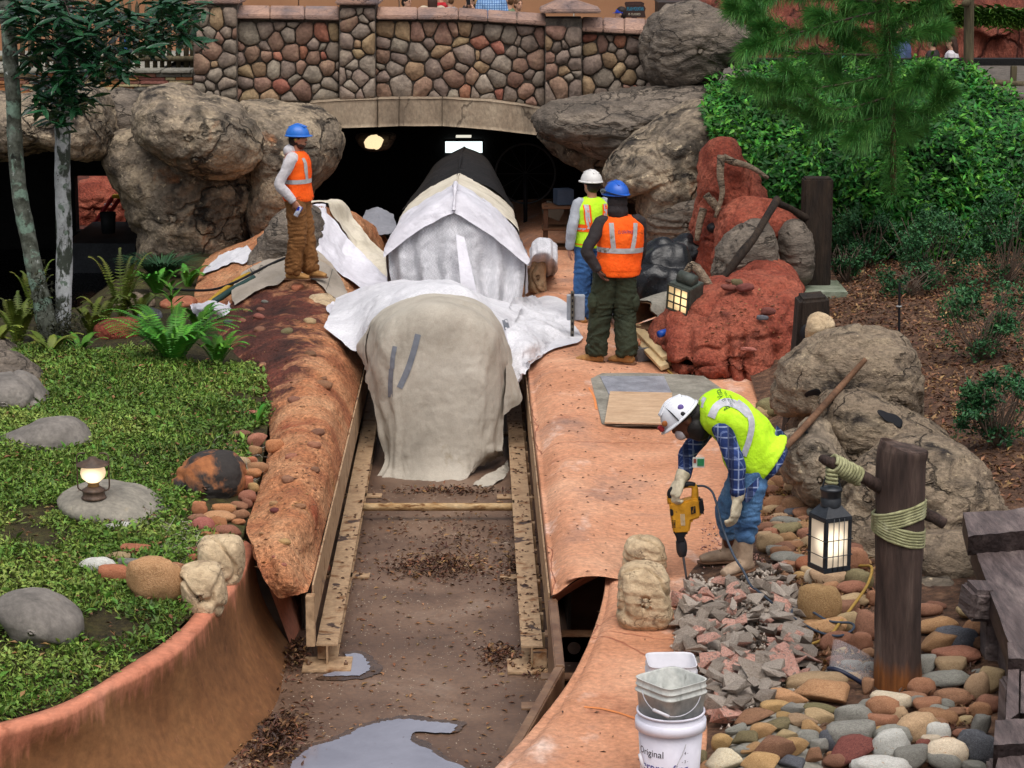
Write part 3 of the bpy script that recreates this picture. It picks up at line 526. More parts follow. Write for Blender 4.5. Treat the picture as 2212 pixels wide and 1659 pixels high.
redrock('red_rock',[(1530,350),(1545,315),(1580,312),(1600,350),(1635,395),(1648,420),(1640,470),(1600,520),(1575,600),(1530,640),(1500,600),(1495,520),(1508,450),(1520,400)],25.6,.5,'tall orange red rock column with exposed roots below the hedge',43,fs=1.3)
redrock('red_rock',[(1560,470),(1600,440),(1660,440),(1720,470),(1730,520),(1700,570),(1690,620),(1620,640),(1560,620),(1540,560)],25.0,.5,'broad red rock shoulder behind the forked dead branch',45,fs=1.3)
rock('boulder',[(1540,590),(1545,545),(1580,505),(1630,478),(1665,490),(1675,540),(1668,600),(1600,625),(1555,622)],24.2,.45,RD,'grey striated stone embedded in the red rock','boulder',47,.04,.018,9,110,60)
rock('boulder',[(1690,500),(1720,480),(1745,510),(1748,570),(1735,605),(1700,605),(1688,560)],24.6,.4,RD,'dark mossy stone between the red rock and the square post','boulder',49,.04,.018,9,90,50)
for i,pts in enumerate([[(1558,335),(1556,380),(1560,420),(1545,470)],[(1562,340),(1585,350),(1620,360),(1660,385)],[(1535,430),(1550,450),(1562,480)],[(1525,420),(1540,440),(1556,462),(1565,485)],[(1520,450),(1512,480),(1505,520)]]):
 tube('root',[D(a,b,24.95+.05*i)for a,b in pts],[.045,.04,.03,.02][:len(pts)],MR['tanrock'],n=18,seg=8,label=['thick vertical root running down the red rock column','root arching right under the hedge leaves','short root crossing the hollow in the red column','slender root ending at the hollow in the red column','root hanging down the left edge of the red column'][i],cat='root',group='roots on the red rock')
put('hollow',*ball(D(1540,492,25.15),(.07,.08,.055)),MS['black'],parent=None,label='black ball shading the hollow in the red rock column',cat='hole')  # black ball paints the shade inside the hollow
rock('sculpted_rock',[(1690,800),(1730,760),(1800,722),(1870,716),(1940,735),(1975,790),(1985,850),(1970,905),(1900,930),(1800,900),(1750,880),(1735,930),(1700,950),(1675,880)],17.6,.55,TR,'tan wood-grained rock leaning behind the jackhammer worker, top of the pile','rock',51,.05,.03,9,150,80,fs=1.4)
rock('sculpted_rock',[(1770,900),(1810,850),(1880,850),(1950,890),(2010,930),(2045,950),(2020,990),(1950,1000),(1880,1010),(1800,1000),(1775,950)],17.0,.5,TR,'tan rock with an eye-like hollow in the middle of the pile','rock',53,.04,.02,7,140,70,fs=1.5)
rock('sculpted_rock',[(1690,1000),(1700,950),(1760,920),(1810,960),(1830,1030),(1800,1075),(1740,1080),(1705,1040)],16.6,.4,RK,'brown rock at the foot of the pile behind the bent worker','rock',55,.05,0,0,110,60,fs=1.5)
rock('sculpted_rock',[(1840,1080),(1880,1010),(1960,965),(2040,965),(2090,990),(2140,1060),(2170,1110),(2140,1180),(2100,1260),(2060,1310),(1960,1310),(1880,1280),(1800,1190),(1790,1120)],15.9,.7,TR,'large swirled tan rock behind the rope-wrapped post','rock',57,.06,.03,8,160,90,fs=1.4)
rock('sculpted_rock',[(1980,1180),(2060,1160),(2120,1180),(2130,1250),(2095,1275),(2000,1270),(1985,1230)],14.9,.35,TR,'blocky tan rock right of the post','rock',59,.04,.02,8,100,50)
rock('sculpted_rock',[(1975,1262),(2040,1248),(2085,1262),(2100,1300),(2080,1330),(2000,1330),(1975,1300)],14.6,.3,RK,'low brown rock at the foot of the rock pile','rock',61,.04,0,0,100,50)
rock('standing_slab',[(1742,790),(1748,700),(1762,680),(1785,682),(1800,705),(1790,740),(1775,760),(1752,800)],18.2,.09,MR['sand'],'pale upright slab of stone leaning on the dark stump','rock',63,.02,nseg=70,nr=30,fs=2)
sp=[(1705,1010),(1700,930),(1712,820),(1722,730),(1728,648),(1792,642),(1795,720),(1790,800),(1770,900),(1745,1000),(1735,1025)]
# -- BRIDGE
bridge=thing('stone_bridge','fieldstone bridge wall with three pillars, coping slabs and a low concrete arch','bridge',tuple(D(950,285,31)))
YB=31.0
def clip(poly,a,b,c):
 out=[];n=len(poly)
 for i in range(n):
  p,q=poly[i],poly[(i+1)%n];fp=a*p[0]+b*p[1]-c;fq=a*q[0]+b*q[1]-c
  if fp<=0:out.append(p)
  if fp*fq<0:t=fp/(fp-fq);out.append((p[0]+(q[0]-p[0])*t,p[1]+(q[1]-p[1])*t))
 return out
def area(P):return.5*sum(P[i][0]*P[(i+1)%len(P)][1]-P[(i+1)%len(P)][0]*P[i][1]for i in range(len(P)))
def cen(P):return(sum(p[0]for p in P)/len(P),sum(p[1]for p in P)/len(P))
def fieldstone(panel_px,Y,n,parent,seed,cols,ndir=(0,-1,0)):
 rs=random.Random(seed);Pn=[D(a,b,Y)for a,b in panel_px];P2=[(p.x,p.z)for p in Pn]
 if area(P2)<0:P2=P2[::-1]
 pts=[rand_in2(P2,rs)for _ in range(n)]
 def cells():
  out=[]
  for i,p in enumerate(pts):
   c=list(P2)
   for j,q in enumerate(pts):
    if i==j or not c:continue
    a,b=q[0]-p[0],q[1]-p[1]
    wgt=(wts[j]-wts[i]);cc=(q[0]**2-p[0]**2+q[1]**2-p[1]**2-wgt)/2
    c=clip(c,a,b,cc)
   out.append(c)
  return out
 wts=[rs.uniform(0,.018)for _ in pts]
 for it in range(3):
  cl=cells();pts=[(.35*p[0]+.65*cen(c)[0],.35*p[1]+.65*cen(c)[1])if len(c)>2 else p for p,c in zip(pts,cl)]
 for c in cells():
  if len(c)<3 or abs(area(c))<.004:continue
  m=cen(c);A_=np.array(c);d=A_-m;r=np.hypot(d[:,0],d[:,1])[:,None]
  A_=m+d*np.clip((r-.009)/r,.5,1)
  for _ in range(2 if len(A_)<5 else 1):
   nx=np.roll(A_,-1,0);A_=np.stack([A_*.83+nx*.17,A_*.17+nx*.83],1).reshape(-1,2)
  if len(A_)>14:A_=A_[::2]
  k=len(A_);hgt=rs.uniform(.04,.075);V=[]
  for sc_,y in((1.0,.02),(.985,-.55*hgt),(.88,-.95*hgt)):
   q=(A_-m)*sc_+m;V.append(np.c_[q[:,0],np.full(k,Y+y),q[:,1]])
  V=np.vstack(V+[np.array([[m[0]+rs.uniform(-.02,.02),Y-hgt,m[1]]])]);V[:,1]+=fbm(V,7,2,seed)*.022;V[:,0]+=fbm(V,6,2,seed+4)*.008
  Fc=[tuple(f)for f in grid_faces(3,k,True)]+[(3*k,2*k+j,2*k+(j+1)%k)for j in range(k)]
  put('stone',V,Fc,rs.choice(cols),parent)
def rand_in2(P,rs):
 xs=[p[0]for p in P];zs=[p[1]for p in P]
 while True:
  x,z=rs.uniform(min(xs),max(xs)),rs.uniform(min(zs),max(zs))
  if in_poly(x,z,P):return(x,z)
S0,S1,S2,S3,S4=STONE
warm=[S1,S1,S2,S3,S0,S4,S4,S0];grey=[S0,S0,S4,S4,S1,S3]
fieldstone([(512,45),(733,48),(733,218),(640,220),(512,222)],YB,44,bridge,1,warm)
fieldstone([(811,44),(990,46),(1177,58),(1177,232),(1100,221),(950,213),(811,214)],YB,66,bridge,2,warm)
fieldstone([(1257,72),(1425,80),(1425,212),(1257,214)],YB,34,bridge,3,warm)
fieldstone([(418,14),(512,14),(512,224),(418,215)],YB-.16,26,bridge,4,grey)
fieldstone([(733,16),(811,16),(811,214),(733,218)],YB-.12,24,bridge,5,grey)
fieldstone([(1177,54),(1257,56),(1257,216),(1177,236)],YB-.12,20,bridge,6,grey)
def slab_px(x0,x1,y0,y1,Yf,Yb,z_only=False):
 a=D(x0,y1,Yf);b=D(x1,y0,Yf);return box_vf(a.x,b.x,Yf,Yb,a.z,b.z)
def poly_wall(name,pts,Yf,Yb,m,parent,**k):
 P=[D(a,b,Yf)for a,b in pts];n=len(P)
 V=[(p.x,Yf,p.z)for p in P]+[(p.x,Yb,p.z)for p in P]
 Fc=[tuple(range(n)),tuple(range(2*n-1,n-1,-1))]+[(i,i+n,(i+1)%n+n,(i+1)%n)for i in range(n)]
 return put(name,V,Fc,m,parent,smooth=False,**k)
poly_wall('wall_core',[(505,40),(735,40),(811,40),(990,40),(1180,50),(1260,62),(1440,72),(1440,230),(1257,236),(1177,236),(1100,226),(950,217),(811,217),(640,222),(505,226)],YB+.012,YB+.45,MR['mortar'],bridge)
for q in([(418,10),(512,10),(512,228),(418,218)],):
 poly_wall('pillar',q,YB-.15,YB+.5,MR['mortar'],bridge)
poly_wall('pillar',[(733,12),(811,12),(811,216),(733,220)],YB-.11,YB+.5,MR['mortar'],bridge)
poly_wall('pillar',[(1177,40),(1257,40),(1257,218),(1177,238)],YB-.11,YB+.5,MR['mortar'],bridge)
def coping(x0,y0t,y0b,x1,y1t,y1b,n):
 for i in range(n):
  f0,f1=i/n,(i+1)/n
  V=[]
  for f in(f0+.004,f1-.004):
   x=x0+(x1-x0)*f;yb=y0b+(y1b-y0b)*f;yt=y0t+(y1t-y0t)*f
   b=D(x,yb,YB-.14);t=D(x,yb-9,YB-.14);r=D(x,yt,YB+.2)
   V+=[(b.x,b.y,b.z),(t.x,t.y,t.z),(r.x,YB+.2,r.z),(r.x,YB+.5,r.z-.06),(b.x,YB+.5,b.z)]
  Fc=[(0,1,2,3,4),(9,8,7,6,5)]+[(k,k+5,(k+1)%5+5,(k+1)%5)for k in range(5)]
  put_b('coping_slab',(np.array(V),Fc),MR['coping'],bridge,.012)
coping(508,11,40,733,13,44,3)
coping(813,14,42,990,16,43,2);coping(990,16,43,1180,29,56,3)
coping(1257,36,68,1440,41,78,4)
for(x0,x1,yt,yb)in((402,518,-2,9),(724,820,0,11)):
 a=D(x0,yb,YB-.25);b=D(x1,yt,YB-.25);put_b('pillar_cap',box_vf(a.x,b.x,YB-.25,YB+.6,a.z,b.z),MR['coping'],bridge,.02)
a=D(1167,29,YB-.3);b=D(1298,21,YB-.3);apx=D(1220,-9,YB+.1)
V=[(a.x,YB-.3,a.z),(b.x,YB-.3,a.z),(b.x,YB+.6,a.z),(a.x,YB+.6,a.z),(a.x,YB-.3,b.z),(b.x,YB-.3,b.z),(b.x,YB+.6,b.z),(a.x,YB+.6,b.z),tuple(apx)]
put_b('pillar_cap',(np.array(V),[(3,2,1,0),(0,1,5,4),(1,2,6,5),(2,3,7,6),(3,0,4,7),(4,5,8),(5,6,8),(6,7,8),(7,4,8)]),MR['coping'],bridge,.012)
bt=[(668,222),(740,217),(815,214),(862,213),(955,213),(1060,219),(1120,227),(1185,238)]
bb=[(700,276),(745,276),(815,274),(862,272),(955,272),(1060,280),(1120,287),(1160,292)]
for i0,i1 in((0,2),(2,3),(3,4),(4,7)):
 up=cat_resample(np.array([D(a,b,YB-.28)for a,b in bt[i0:i1+1]]),10);lo=cat_resample(np.array([D(a,b,YB-.28)for a,b in bb[i0:i1+1]]),10)
 up[0,0]+=.004;lo[0,0]+=.004;up[-1,0]-=.004;lo[-1,0]-=.004
 rows_=[lo+[0,.5,0],lo+[0,.02,.0],lo+[0,0,.02],lo*.5+up*.5,up-[0,0,.02],up+[0,.02,0],up+[0,.35,.01]]
 A=cat_resample(np.array(rows_),20);n_=gnorm(A)
 A=A+n_*(fbm(A.reshape(-1,3),3,4)*.012).reshape(20,10,1)
 V=A.reshape(-1,3);Fc=[tuple(f)for f in grid_faces(20,10)];ends=[tuple(range(0,200,10)),tuple(range(9,200,10))]
 put('arch_beam',V,Fc+ends,MR['beam'],bridge)
z1=D(950,272,YB-.28).z
put('deck_slab',*box_vf(-22,9,YB+.2,37.3,z1+.05,z1+.35),MR['mortar'],bridge,smooth=False)
lw=thing('ledgestone_wall','low wall of thin layered orange and grey stones under the picket fence','wall',tuple(D(200,215,31.3)))
LS=[mat('ledge '+k,[(.3,H(a)),(.7,H(b))],scale=6,bump=.5,fine=.15,rand=.15,hue=.012)for k,a,b in(('orange','9a6440','b98458'),('buff','9c8a68','b8a884'),('pink','8a5c4c','a87868'),('grey','6e6a60','8c887c'))]
rs=random.Random(4);y=158
for r_,hh in enumerate((9,7,8,6,9,8,10)):
 x=-60+rs.uniform(-20,0)
 while x<415:
  wd=rs.uniform(22,62);x1=min(x+wd,416);Yf=31.28+rs.uniform(-.025,.02)
  a=D(x+.7,y+hh-.5,Yf);b=D(x1-.7,y+.5,Yf)
  if b.x-a.x>.03:put_b('stone',box_vf(a.x,b.x,Yf,31.5,a.z,b.z),rs.choice(LS if r_<6 else LS[1::2]),lw,.006)
  x=x1
 y+=hh
x=-60
while x<415:
 wd=rs.uniform(45,80);x1=min(x+wd,418);a=D(x+1,158,31.2);b=D(x1-1,152.5,31.2);put_b('cap_stone',box_vf(a.x,b.x,31.2,31.75,a.z,b.z),LS[3],lw,.008);x=x1
a=D(-70,216,31.42);b=D(417,157,31.42);put('wall_core',*box_vf(a.x,b.x,31.42,31.9,a.z-.1,b.z),MR['mortar'],lw,smooth=False)
pf=thing('picket_fence','olive brown log picket fence with pointed tops behind the layered wall','fence',tuple(D(250,150,32.2)))
rs=random.Random(9)
for i,x in enumerate(list(np.arange(-60,255,18))+[262,279,297,318,335,350,365,385,402,416]):
 a=D(x,148,32.2);yt=rs.uniform(-8,8);b=D(x+rs.uniform(-2,2),yt,32.2);r0=.034+rs.uniform(-.004,.006)
 dz=Vector((b.x-a.x,0,b.z-a.z));m_=a+dz*.9
 V,Fc=sweep([a,(a+m_)/2,m_,b],[r0*1.05,r0,r0*.9,.006],7);put('picket',V,Fc,MR['fence'],pf)
for yy in(46,127):
 V,Fc=sweep([D(-70,yy,32.13),D(180,yy-1,32.12),D(420,yy,32.13)],[.04],8,n=20);put('rail',V+fbm(V,8,2)[:,None]*.006,Fc,MR['fence'],pf)
 # -- CAVE INTERIOR
m_shade=mat('shade-toned cave plaster',[(.3,H('0a0a0a')),(.7,H('161514'))],scale=2,bump=.5,fine=.2)  # near-black plaster puts the deep cave shade into the wall colour
m_dwat=mat('shade-toned still water',[(.3,H('050606')),(.7,H('0a0b0b'))],scale=1,rough=.25,bump=0,spec=.3)  # black tone carries the cave's shade in the water colour
def wallbox(name,x0,x1,y0,y1,z0,z1,m=m_shade):return put(name,*box_vf(x0,x1,y0,y1,z0,z1),m,smooth=False,kind='structure')
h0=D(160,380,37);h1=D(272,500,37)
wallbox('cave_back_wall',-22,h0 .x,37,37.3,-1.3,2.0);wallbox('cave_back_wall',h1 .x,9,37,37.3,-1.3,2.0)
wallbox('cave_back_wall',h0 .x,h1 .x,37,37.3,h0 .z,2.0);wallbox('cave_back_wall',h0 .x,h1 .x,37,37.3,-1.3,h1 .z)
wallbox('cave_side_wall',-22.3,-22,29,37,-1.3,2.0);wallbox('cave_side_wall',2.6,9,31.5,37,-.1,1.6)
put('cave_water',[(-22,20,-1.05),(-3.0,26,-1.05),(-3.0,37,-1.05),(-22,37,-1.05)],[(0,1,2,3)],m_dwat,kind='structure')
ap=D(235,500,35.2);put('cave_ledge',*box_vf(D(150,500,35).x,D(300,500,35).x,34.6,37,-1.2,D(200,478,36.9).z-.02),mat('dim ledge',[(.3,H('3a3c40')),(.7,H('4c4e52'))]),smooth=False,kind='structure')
rock('red_boulder',[(150,520),(160,430),(180,395),(205,380),(240,376),(280,395),(300,440),(300,520)],40.5,1.2,MR['red'],'red boulder seen in daylight through the gap at the back of the left cave','boulder',71,.08,.05,5,110,60)
put('canyon_floor',[(-22,37.3,-1.0),(-5,37.3,-1.0),(-5,46,-.9),(-22,46,-.9)],[(0,1,2,3)],MR['mounddk'],kind='structure')
put('terrace_wall',*box_vf(-30,-5.2,46,46.4,-1.2,.9),MR['red'],smooth=False,kind='structure')
put('terrace_paving',[(-30,46.4,.89),(-5,46.4,.89),(-5,75,.89),(-30,75,.89)],[(0,1,2,3)],MR['concrete'],kind='structure')
lp=thing('light_panel','glowing white rectangular window panel at the far end of the dark tunnel','light',tuple(D(1000,330,36.9)))
a=D(962,330,36.88);b=D(1042,305,36.88);put('pane',*box_vf(a.x,b.x,36.88,36.9,a.z,b.z),mat('lit pane',[(.5,(.8,.9,.9))],emit=((.85,.97,.97),1.3),bump=0),lp,smooth=False)
put('frame',*join([box_vf(a.x-.03,a.x,36.84,36.92,a.z,b.z),box_vf(b.x,b.x+.03,36.84,36.92,a.z,b.z),box_vf(a.x-.03,b.x+.03,36.84,36.92,b.z,b.z+.03)]),MS['black'],lp,smooth=False)
a=D(985,296,36);b=D(1018,293,36);put('ceiling_lamp',*box_vf(a.x,b.x,35.9,36.1,a.z,b.z),mat('lit strip',[(.5,(.8,.8,.7))],emit=((1,.95,.8),.7),bump=0),smooth=False,label='thin lit strip lamp above the bright panel in the tunnel',cat='lamp')
rock('rock_bracket',[(775,290),(850,288),(848,310),(835,322),(800,326),(776,312)],31.9,.25,RD,'dark hanging rock bracket around the lamp under the arch','rock',73,.02,nseg=50,nr=26)
V,Fc=ball(D(807,308,31.45),(.12,.07,.1));V=V*1.0+fbm(V,9,3)[:,None]*.05
put('spot_lamp',V,Fc,mat('lit crumpled lamp',[(.3,H('6a4a20')),(.5,H('d0a868')),(.7,H('fff0c8'))],scale=9,emit=((1,.78,.45),.9),bump=.8,bscale=9,bdist=.05),label='warm lit lamp hanging under the left end of the arch',cat='lamp')
gear=thing('fan','big dark round cage fan standing inside the tunnel on the right','fan',tuple(D(1140,470,32.5)))
c=D(1135,375,32.5)
ring=[(c.x+.42*math.cos(t),c.y,c.z+.42*math.sin(t))for t in np.linspace(0,2*math.pi,37)]
V,Fc=sweep(ring,[.014],6,front=(0,1,0),caps=False);put('cage',V,Fc,flat('fan cage','3a3c3e'),gear)
for t in np.linspace(0,2*math.pi,12,endpoint=False):
 tube('spoke',[c,(c.x+.41*math.cos(t),c.y-.03,c.z+.41*math.sin(t))],.004,flat('fan spoke%d'%int(t*9),'3a3c3e'),gear,seg=4)
tube('stand',[c,(c.x,c.y,c.z-.9)],.03,MS['black'],gear)
V,Fc=obox(D(1195,455,31.5),(.25,.15,.18),(.3,.4,.2));put_b('cardboard_box',(V,Fc),flat('dim box','8a8478'),None,.01,label='small pale box on the clutter inside the tunnel by the worker in lime vest',cat='box')
crate=thing('wooden_crate','brown timber crate and shelves in the tunnel mouth behind the white covered object','crate',tuple(D(1215,560,29.8)))
c=D(1225,520,29.8)
for dx in(-.28,.28):
 for dy in(-.15,.15):put_b('upright',box_vf(c.x+dx-.03,c.x+dx+.03,c.y+dy-.03,c.y+dy+.03,0,.62),flat('crate wood','4a3020'),crate)
for z_ in(.05,.3,.58):put_b('board',box_vf(c.x-.33,c.x+.33,c.y-.2,c.y+.2,z_,z_+.03),flat('crate board','5a3c28'),crate)
V,Fc=obox((c.x-.05,c.y,.72),(.22,.2,.2),(0,0,.3));put_b('tool_box',(V,Fc),flat('bluebin','3a4658'),label='dull blue tool box on the timber crate in the tunnel mouth',cat='box')
# -- BACKGROUND: building, sign, cliff
bl=thing('building','long tan panelled building wall behind the guests','building',(0,50,.9))
xa=D(-80,0,50).x;xb=D(1436,0,50).x
m_tan=mat('tan painted panel',[(.3,H('94694c')),(.7,H('a67a5a'))],scale=.6,bump=.05,fine=.04)
seams=[-80,110,330,505,506+0,862,1078,1240,1436];seams=[-80,110,330,511,645,862,1078,1240,1436]
for i in range(len(seams)-1):
 x0=D(seams[i],0,50).x;x1=D(seams[i+1],0,50).x;zt=7 if i<7 else 2.75
 V,Fc=box_vf(x0+.012,x1-.012,50,50.2,.9,6);V=np.array(V)
 if i==7:V[(V[:,0]<x0+.1)&(V[:,2]>2),2]=2.75;V[(V[:,0]>x0+.1)&(V[:,2]>2),2]=D(0,7,50).z
 put('wall_panel',V,Fc,m_tan,bl,smooth=False)
sg=thing('sign','dark brown rustic closed-ride sign with blue wavy lettering behind the bridge wall','sign',tuple(D(1370,40,43)))
ol=[(1349,7),(1352,4),(1371,3.5),(1385,3.5),(1392,7),(1391,12),(1395,18),(1393,26),(1395,38),(1351,38),(1350,24),(1348,22),(1352,17),(1350,10)]
poly_wall('board',ol,43,43.06,flat('sign board','3a2622'),sg)
def text_at(s,px,py,Y,hpx,m,parent,name='lettering',wpx=None,dz=0,rotx=90):
 V,Fc=text_vf(s,1.0);h=V[:,1].max()-V[:,1].min();sc_=hpx/pscale(Y)/h;sx=sc_
 if wpx:sx=wpx/pscale(Y)/(V[:,0].max()-V[:,0].min())
 V[:,0]-=(V[:,0].max()+V[:,0].min())/2;V[:,1]-=(V[:,1].max()+V[:,1].min())/2
 c=D(px,py,Y);return put(name,np.c_[V[:,0]*sx+c.x,np.full(len(V),c.y),V[:,1]*sc_+c.z],Fc,m,parent,smooth=False)
text_at('DISNEY PARKS',1371,9,42.99,3.4,flat('sgn1','5a4038'),sg,wpx=26)
text_at('SPLASH MOUNTAIN',1372,19,42.99,8,flat('sgn2','2a8cab'),sg,wpx=37)
text_at('IS CLOSED',1370.5,30.5,42.99,4.5,flat('sgn3','c8c0a8'),sg,wpx=26)
put('post',*box_vf(D(1370,38,43).x-.05,D(1370,38,43).x+.05,43.0,43.06,.85,D(1370,38,43).z),flat('sgnpost','3a2622'),sg,smooth=False)
a=D(1421,60,44);b=D(1502,5,44);put_b('utility_cabinet',box_vf(a.x,b.x,44,45,.8,b.z),flat('dark brown box','33261f'),label='dark brown boxy cabinet to the right of the closed-ride sign',cat='cabinet')
def cl_disp(p,u,v):return fbm(p*[1,1,.35],.55,4)*.9+ridge(p*[1,1,.3],.8,3)*.25
cx=[1440,1560,1680,1800,1900,2000,2100,2250,2500]
cliff=loft('cliff',[[(x,-160,'Y',52)for x in cx],[(x,-60,'Y',50.5)for x in cx],[(x,18,'Y',49-.0006*(x-1440))for x in cx],[(x,40,'Y',47.2)for x in cx],[(x,100,'Y',47)for x in cx],[(x,180,'Y',46.5)for x in cx],[(x,260,'Y',45.5)for x in cx]],200,130,MR['cliff'],cl_disp,kind='structure')
rock('sandstone_rock',[(1985,178),(2010,160),(2080,158),(2150,165),(2190,190),(2150,215),(2040,215)],36,.6,MR['sand'],'pale rock at the foot of the far red cliff','rock',75,.05,nseg=60,nr=30)
pp=thing('timber_pole','tall round timber pole with a crossing log end near the red cliff','post',tuple(D(2093,140,34)))
tube('pole',[D(2092,150,34),D(2094,-30,34)],[.075,.07],MR['fence'],pp,seg=14,n=8)
tube('crossbeam',[D(2085,8,33.8),D(2110,-20,34.6)],[.055,.055],MR['fence'],pp,seg=12,n=4)
rl=thing('rail_fence','grey log rail fence at the far right edge in front of the cliff','fence',tuple(D(2190,270,33)))
tube('rail',[D(2115,176,33),D(2235,184,33)],.045,MR['fence'],rl,n=8)
put_b('post',box_vf(D(2192,0,33).x,D(2204,0,33).x,33,33.1,.2,D(2200,143,33).z),MR['fence'],rl);put_b('board',box_vf(D(2192,0,33).x,D(2240,0,33).x,32.95,33,D(0,212,33).z,D(0,203,33).z),MR['fence'],rl)
pk=thing('picket_fence','short dark picket fence at the right edge beside the hedge','fence',tuple(D(2180,290,32)))
for i,x in enumerate((2140,2156,2168,2181,2195,2209,2222)):
 yt=[190,188,190,196,210,200,215][i];a=D(x,300,32);b=D(x,yt,32);V,Fc=sweep([a,a.lerp(b,.9),b],[(.032,.02),(.03,.02),(.004,.02)],6);put('picket',V,Fc,MR['woodd'],pk)
 # -- STEEL TROUGH EDGES AND RAILS
def line3(a,b,t):return a.lerp(b,t)
def rail(p0,p1,lab,far=29.5):
 a=G(*p0,-.58);b=G(*p1,-.58);d=(b-a).normalized();e=a+d*((far-a.y)/d.y)
 t=thing('steel_rail',lab,'rail',(a.x,a.y,-.75));n=d.cross(Vector((0,0,1))).normalized()
 def bar(w_,z0,z1,off=0,s0=0):
  q0=a+d*s0+n*off;q1=e+n*off;V=[]
  for q in(q0,q1):
   for sx in(-1,1):
    for z in(z0,z1):V.append((q.x+n.x*sx*w_/2,q.y+n.y*sx*w_/2,z))
  return np.array(V),[(0,2,3,1),(4,5,7,6),(0,1,5,4),(2,6,7,3),(0,4,6,2),(1,3,7,5)]
 put('top_flange',*bar(.15,-.592,-.58),MR['rust'],t,smooth=False);put('web',*bar(.012,-.74,-.592),MR['rust'],t,smooth=False)
 put('bottom_flange',*bar(.13,-.741,-.73,0,.02),MR['rust'],t,smooth=False)
 V,Fc=obox(tuple(a+d*.03+Vector((0,0,0)))[:2]+(-.737,),(.34,.3,.018),(0,0,math.atan2(d.y,d.x)-math.pi/2));put_b('base_plate',(V,Fc),MR['rust'],t,.003)
 for k in range(1,5):
  c_=a+d*(2.5*k-.3)
  V,Fc=obox((c_.x+n.x*.0,c_.y,-.738),(.4,.12,.016),(0,0,0));put_b('base_plate',(V,Fc),MR['rust'],t,.003)
 for sx in(-.13,.13):
  for k in range(0,5):
   q=a+d*(2.5*k-.3 if k else.0)+n*sx;V,Fc=lathe([(.0,.0),(.014,.0),(.014,.02),(.006,.021),(.006,.035),(.0,.035)],(q.x,q.y,-.73),6);put('bolt',V,Fc,MR['steeldk'],t)
 return t,a,e,d
r1=rail((706,1392),(806,880),'rusty left rail beam running along the trough under the drape')
r2=rail((1149,1396),(1110,880),'rusty right rail beam running along the trough under the drape')
def side(p0,p1,lab,inward,rl_):
 a=G(*p0,-.12);b=G(*p1,-.12);d=(b-a).normalized();e=a+d*((29-a.y)/d.y);n=Vector((inward,0,0))
 t=thing('steel_side_plate',lab,'steel plate',(a.x,a.y,-.75));V=[]
 for q in(a,e):
  for o_,z in((0,-.42),(.012,-.42),(.012,-.105),(0,-.105)):V.append((q.x+n.x*o_,q.y,z))
 Fc=[(0,1,2,3),(7,6,5,4)]+[(k,k+4,(k+1)%4+4,(k+1)%4)for k in range(4)]
 put('plate',V,Fc,MR['rust'],t,smooth=False)
 put('recess_shade',*beambox(a-n*.16+Vector((0,1.0,-.42)),e-n*.16+Vector((0,0,-.42)),.02,.68),MR['woodd'],t,smooth=False)  # near-black board painted as the shade in the gap below the plate
 k=0;L_=(e-a).length
 while k*.42+.25<L_:
  q=a+d*(k*.42+.25);rr=rl_[1]+rl_[3]*((q.y-rl_[1].y)/rl_[3].y)
  x0,x1=sorted((q.x+n.x*.012,rr.x-n.x*.008));
  put('bracket',*box_vf(x0,x1,q.y-.006,q.y+.006,-.72,-.605),MR['rust'],t,smooth=False)
  if k%2==0:put('gusset',*box_vf(x0,x1,q.y+.006,q.y+.06,-.615,-.605),MR['rust'],t,smooth=False)
  k+=1
 return t
tl=side((674,1268),(791,780),'tall rusty cream side plate under the orange bank with brackets to the left rail',1,r1)
tr_=side((1188,1285),(1134,780),'cream painted side plate under the pink deck with brackets to the right rail',-1,r2)
a=G(664,1278,-.14);put_b('end_angle',box_vf(a.x-.01,a.x+.05,a.y-.05,a.y+.03,-.52,-.16),MR['rust'],tl,.004)
pipe=thing('cross_pipe','rusty round pipe bracing across the trough between the two rails','pipe',tuple(G(944,1095,-.75)))
tube('pipe',[G(778,1095,-.63),G(1112,1095,-.63)],.034,mat('rusty pipe',[(.3,H('7a5024')),(.5,H('a88a62')),(.75,H('c2ac88'))],scale=5,stretch=(1,3,3),fine=.2,bump=.1,spots=[(H('5e3a1a'),6,.55,.66)]),pipe,seg=18,n=12)
for x in(780,1109):c=G(x,1095,-.63);put('end_plate',*box_vf(c.x-.008,c.x+.008,c.y-.05,c.y+.05,-.7,-.58),MR['rust'],pipe,smooth=False)
sb=thing('steel_barrier','bent brown steel barrier edging the trough in front of the service hole','barrier',tuple(G(1205,1440,-.75)))
k0,k1,k2=G(1194,1296,-.12),G(1209,1442,-.12),G(1098,1640,-.12);k3=k2+(k2-k1)*.5
for nm,(u,v)in(('cap',(k0,k1)),('cap',(k1+(k2-k1).normalized()*.012,k3))):
 put_b(nm,beambox(u,v,.062,.022),MR['steeldk'],sb,.008);d_=(v-u).normalized();n_=d_.cross(Vector((0,0,1)))
 put('plate',*beambox(u+Vector((0,0,-.3))+n_*.026,v+Vector((0,0,-.3))+n_*.026,.01,.58),MR['steeldk'],sb,smooth=False)
 put('plate',*beambox(u+Vector((0,0,-.08))-n_*.026,v+Vector((0,0,-.08))-n_*.026,.01,.14),MR['steeldk'],sb,smooth=False)
 put('bottom_angle',*beambox(u+Vector((0,0,-.6))+n_*.0,v+Vector((0,0,-.6)),.09,.012),MR['steeldk'],sb,smooth=False)
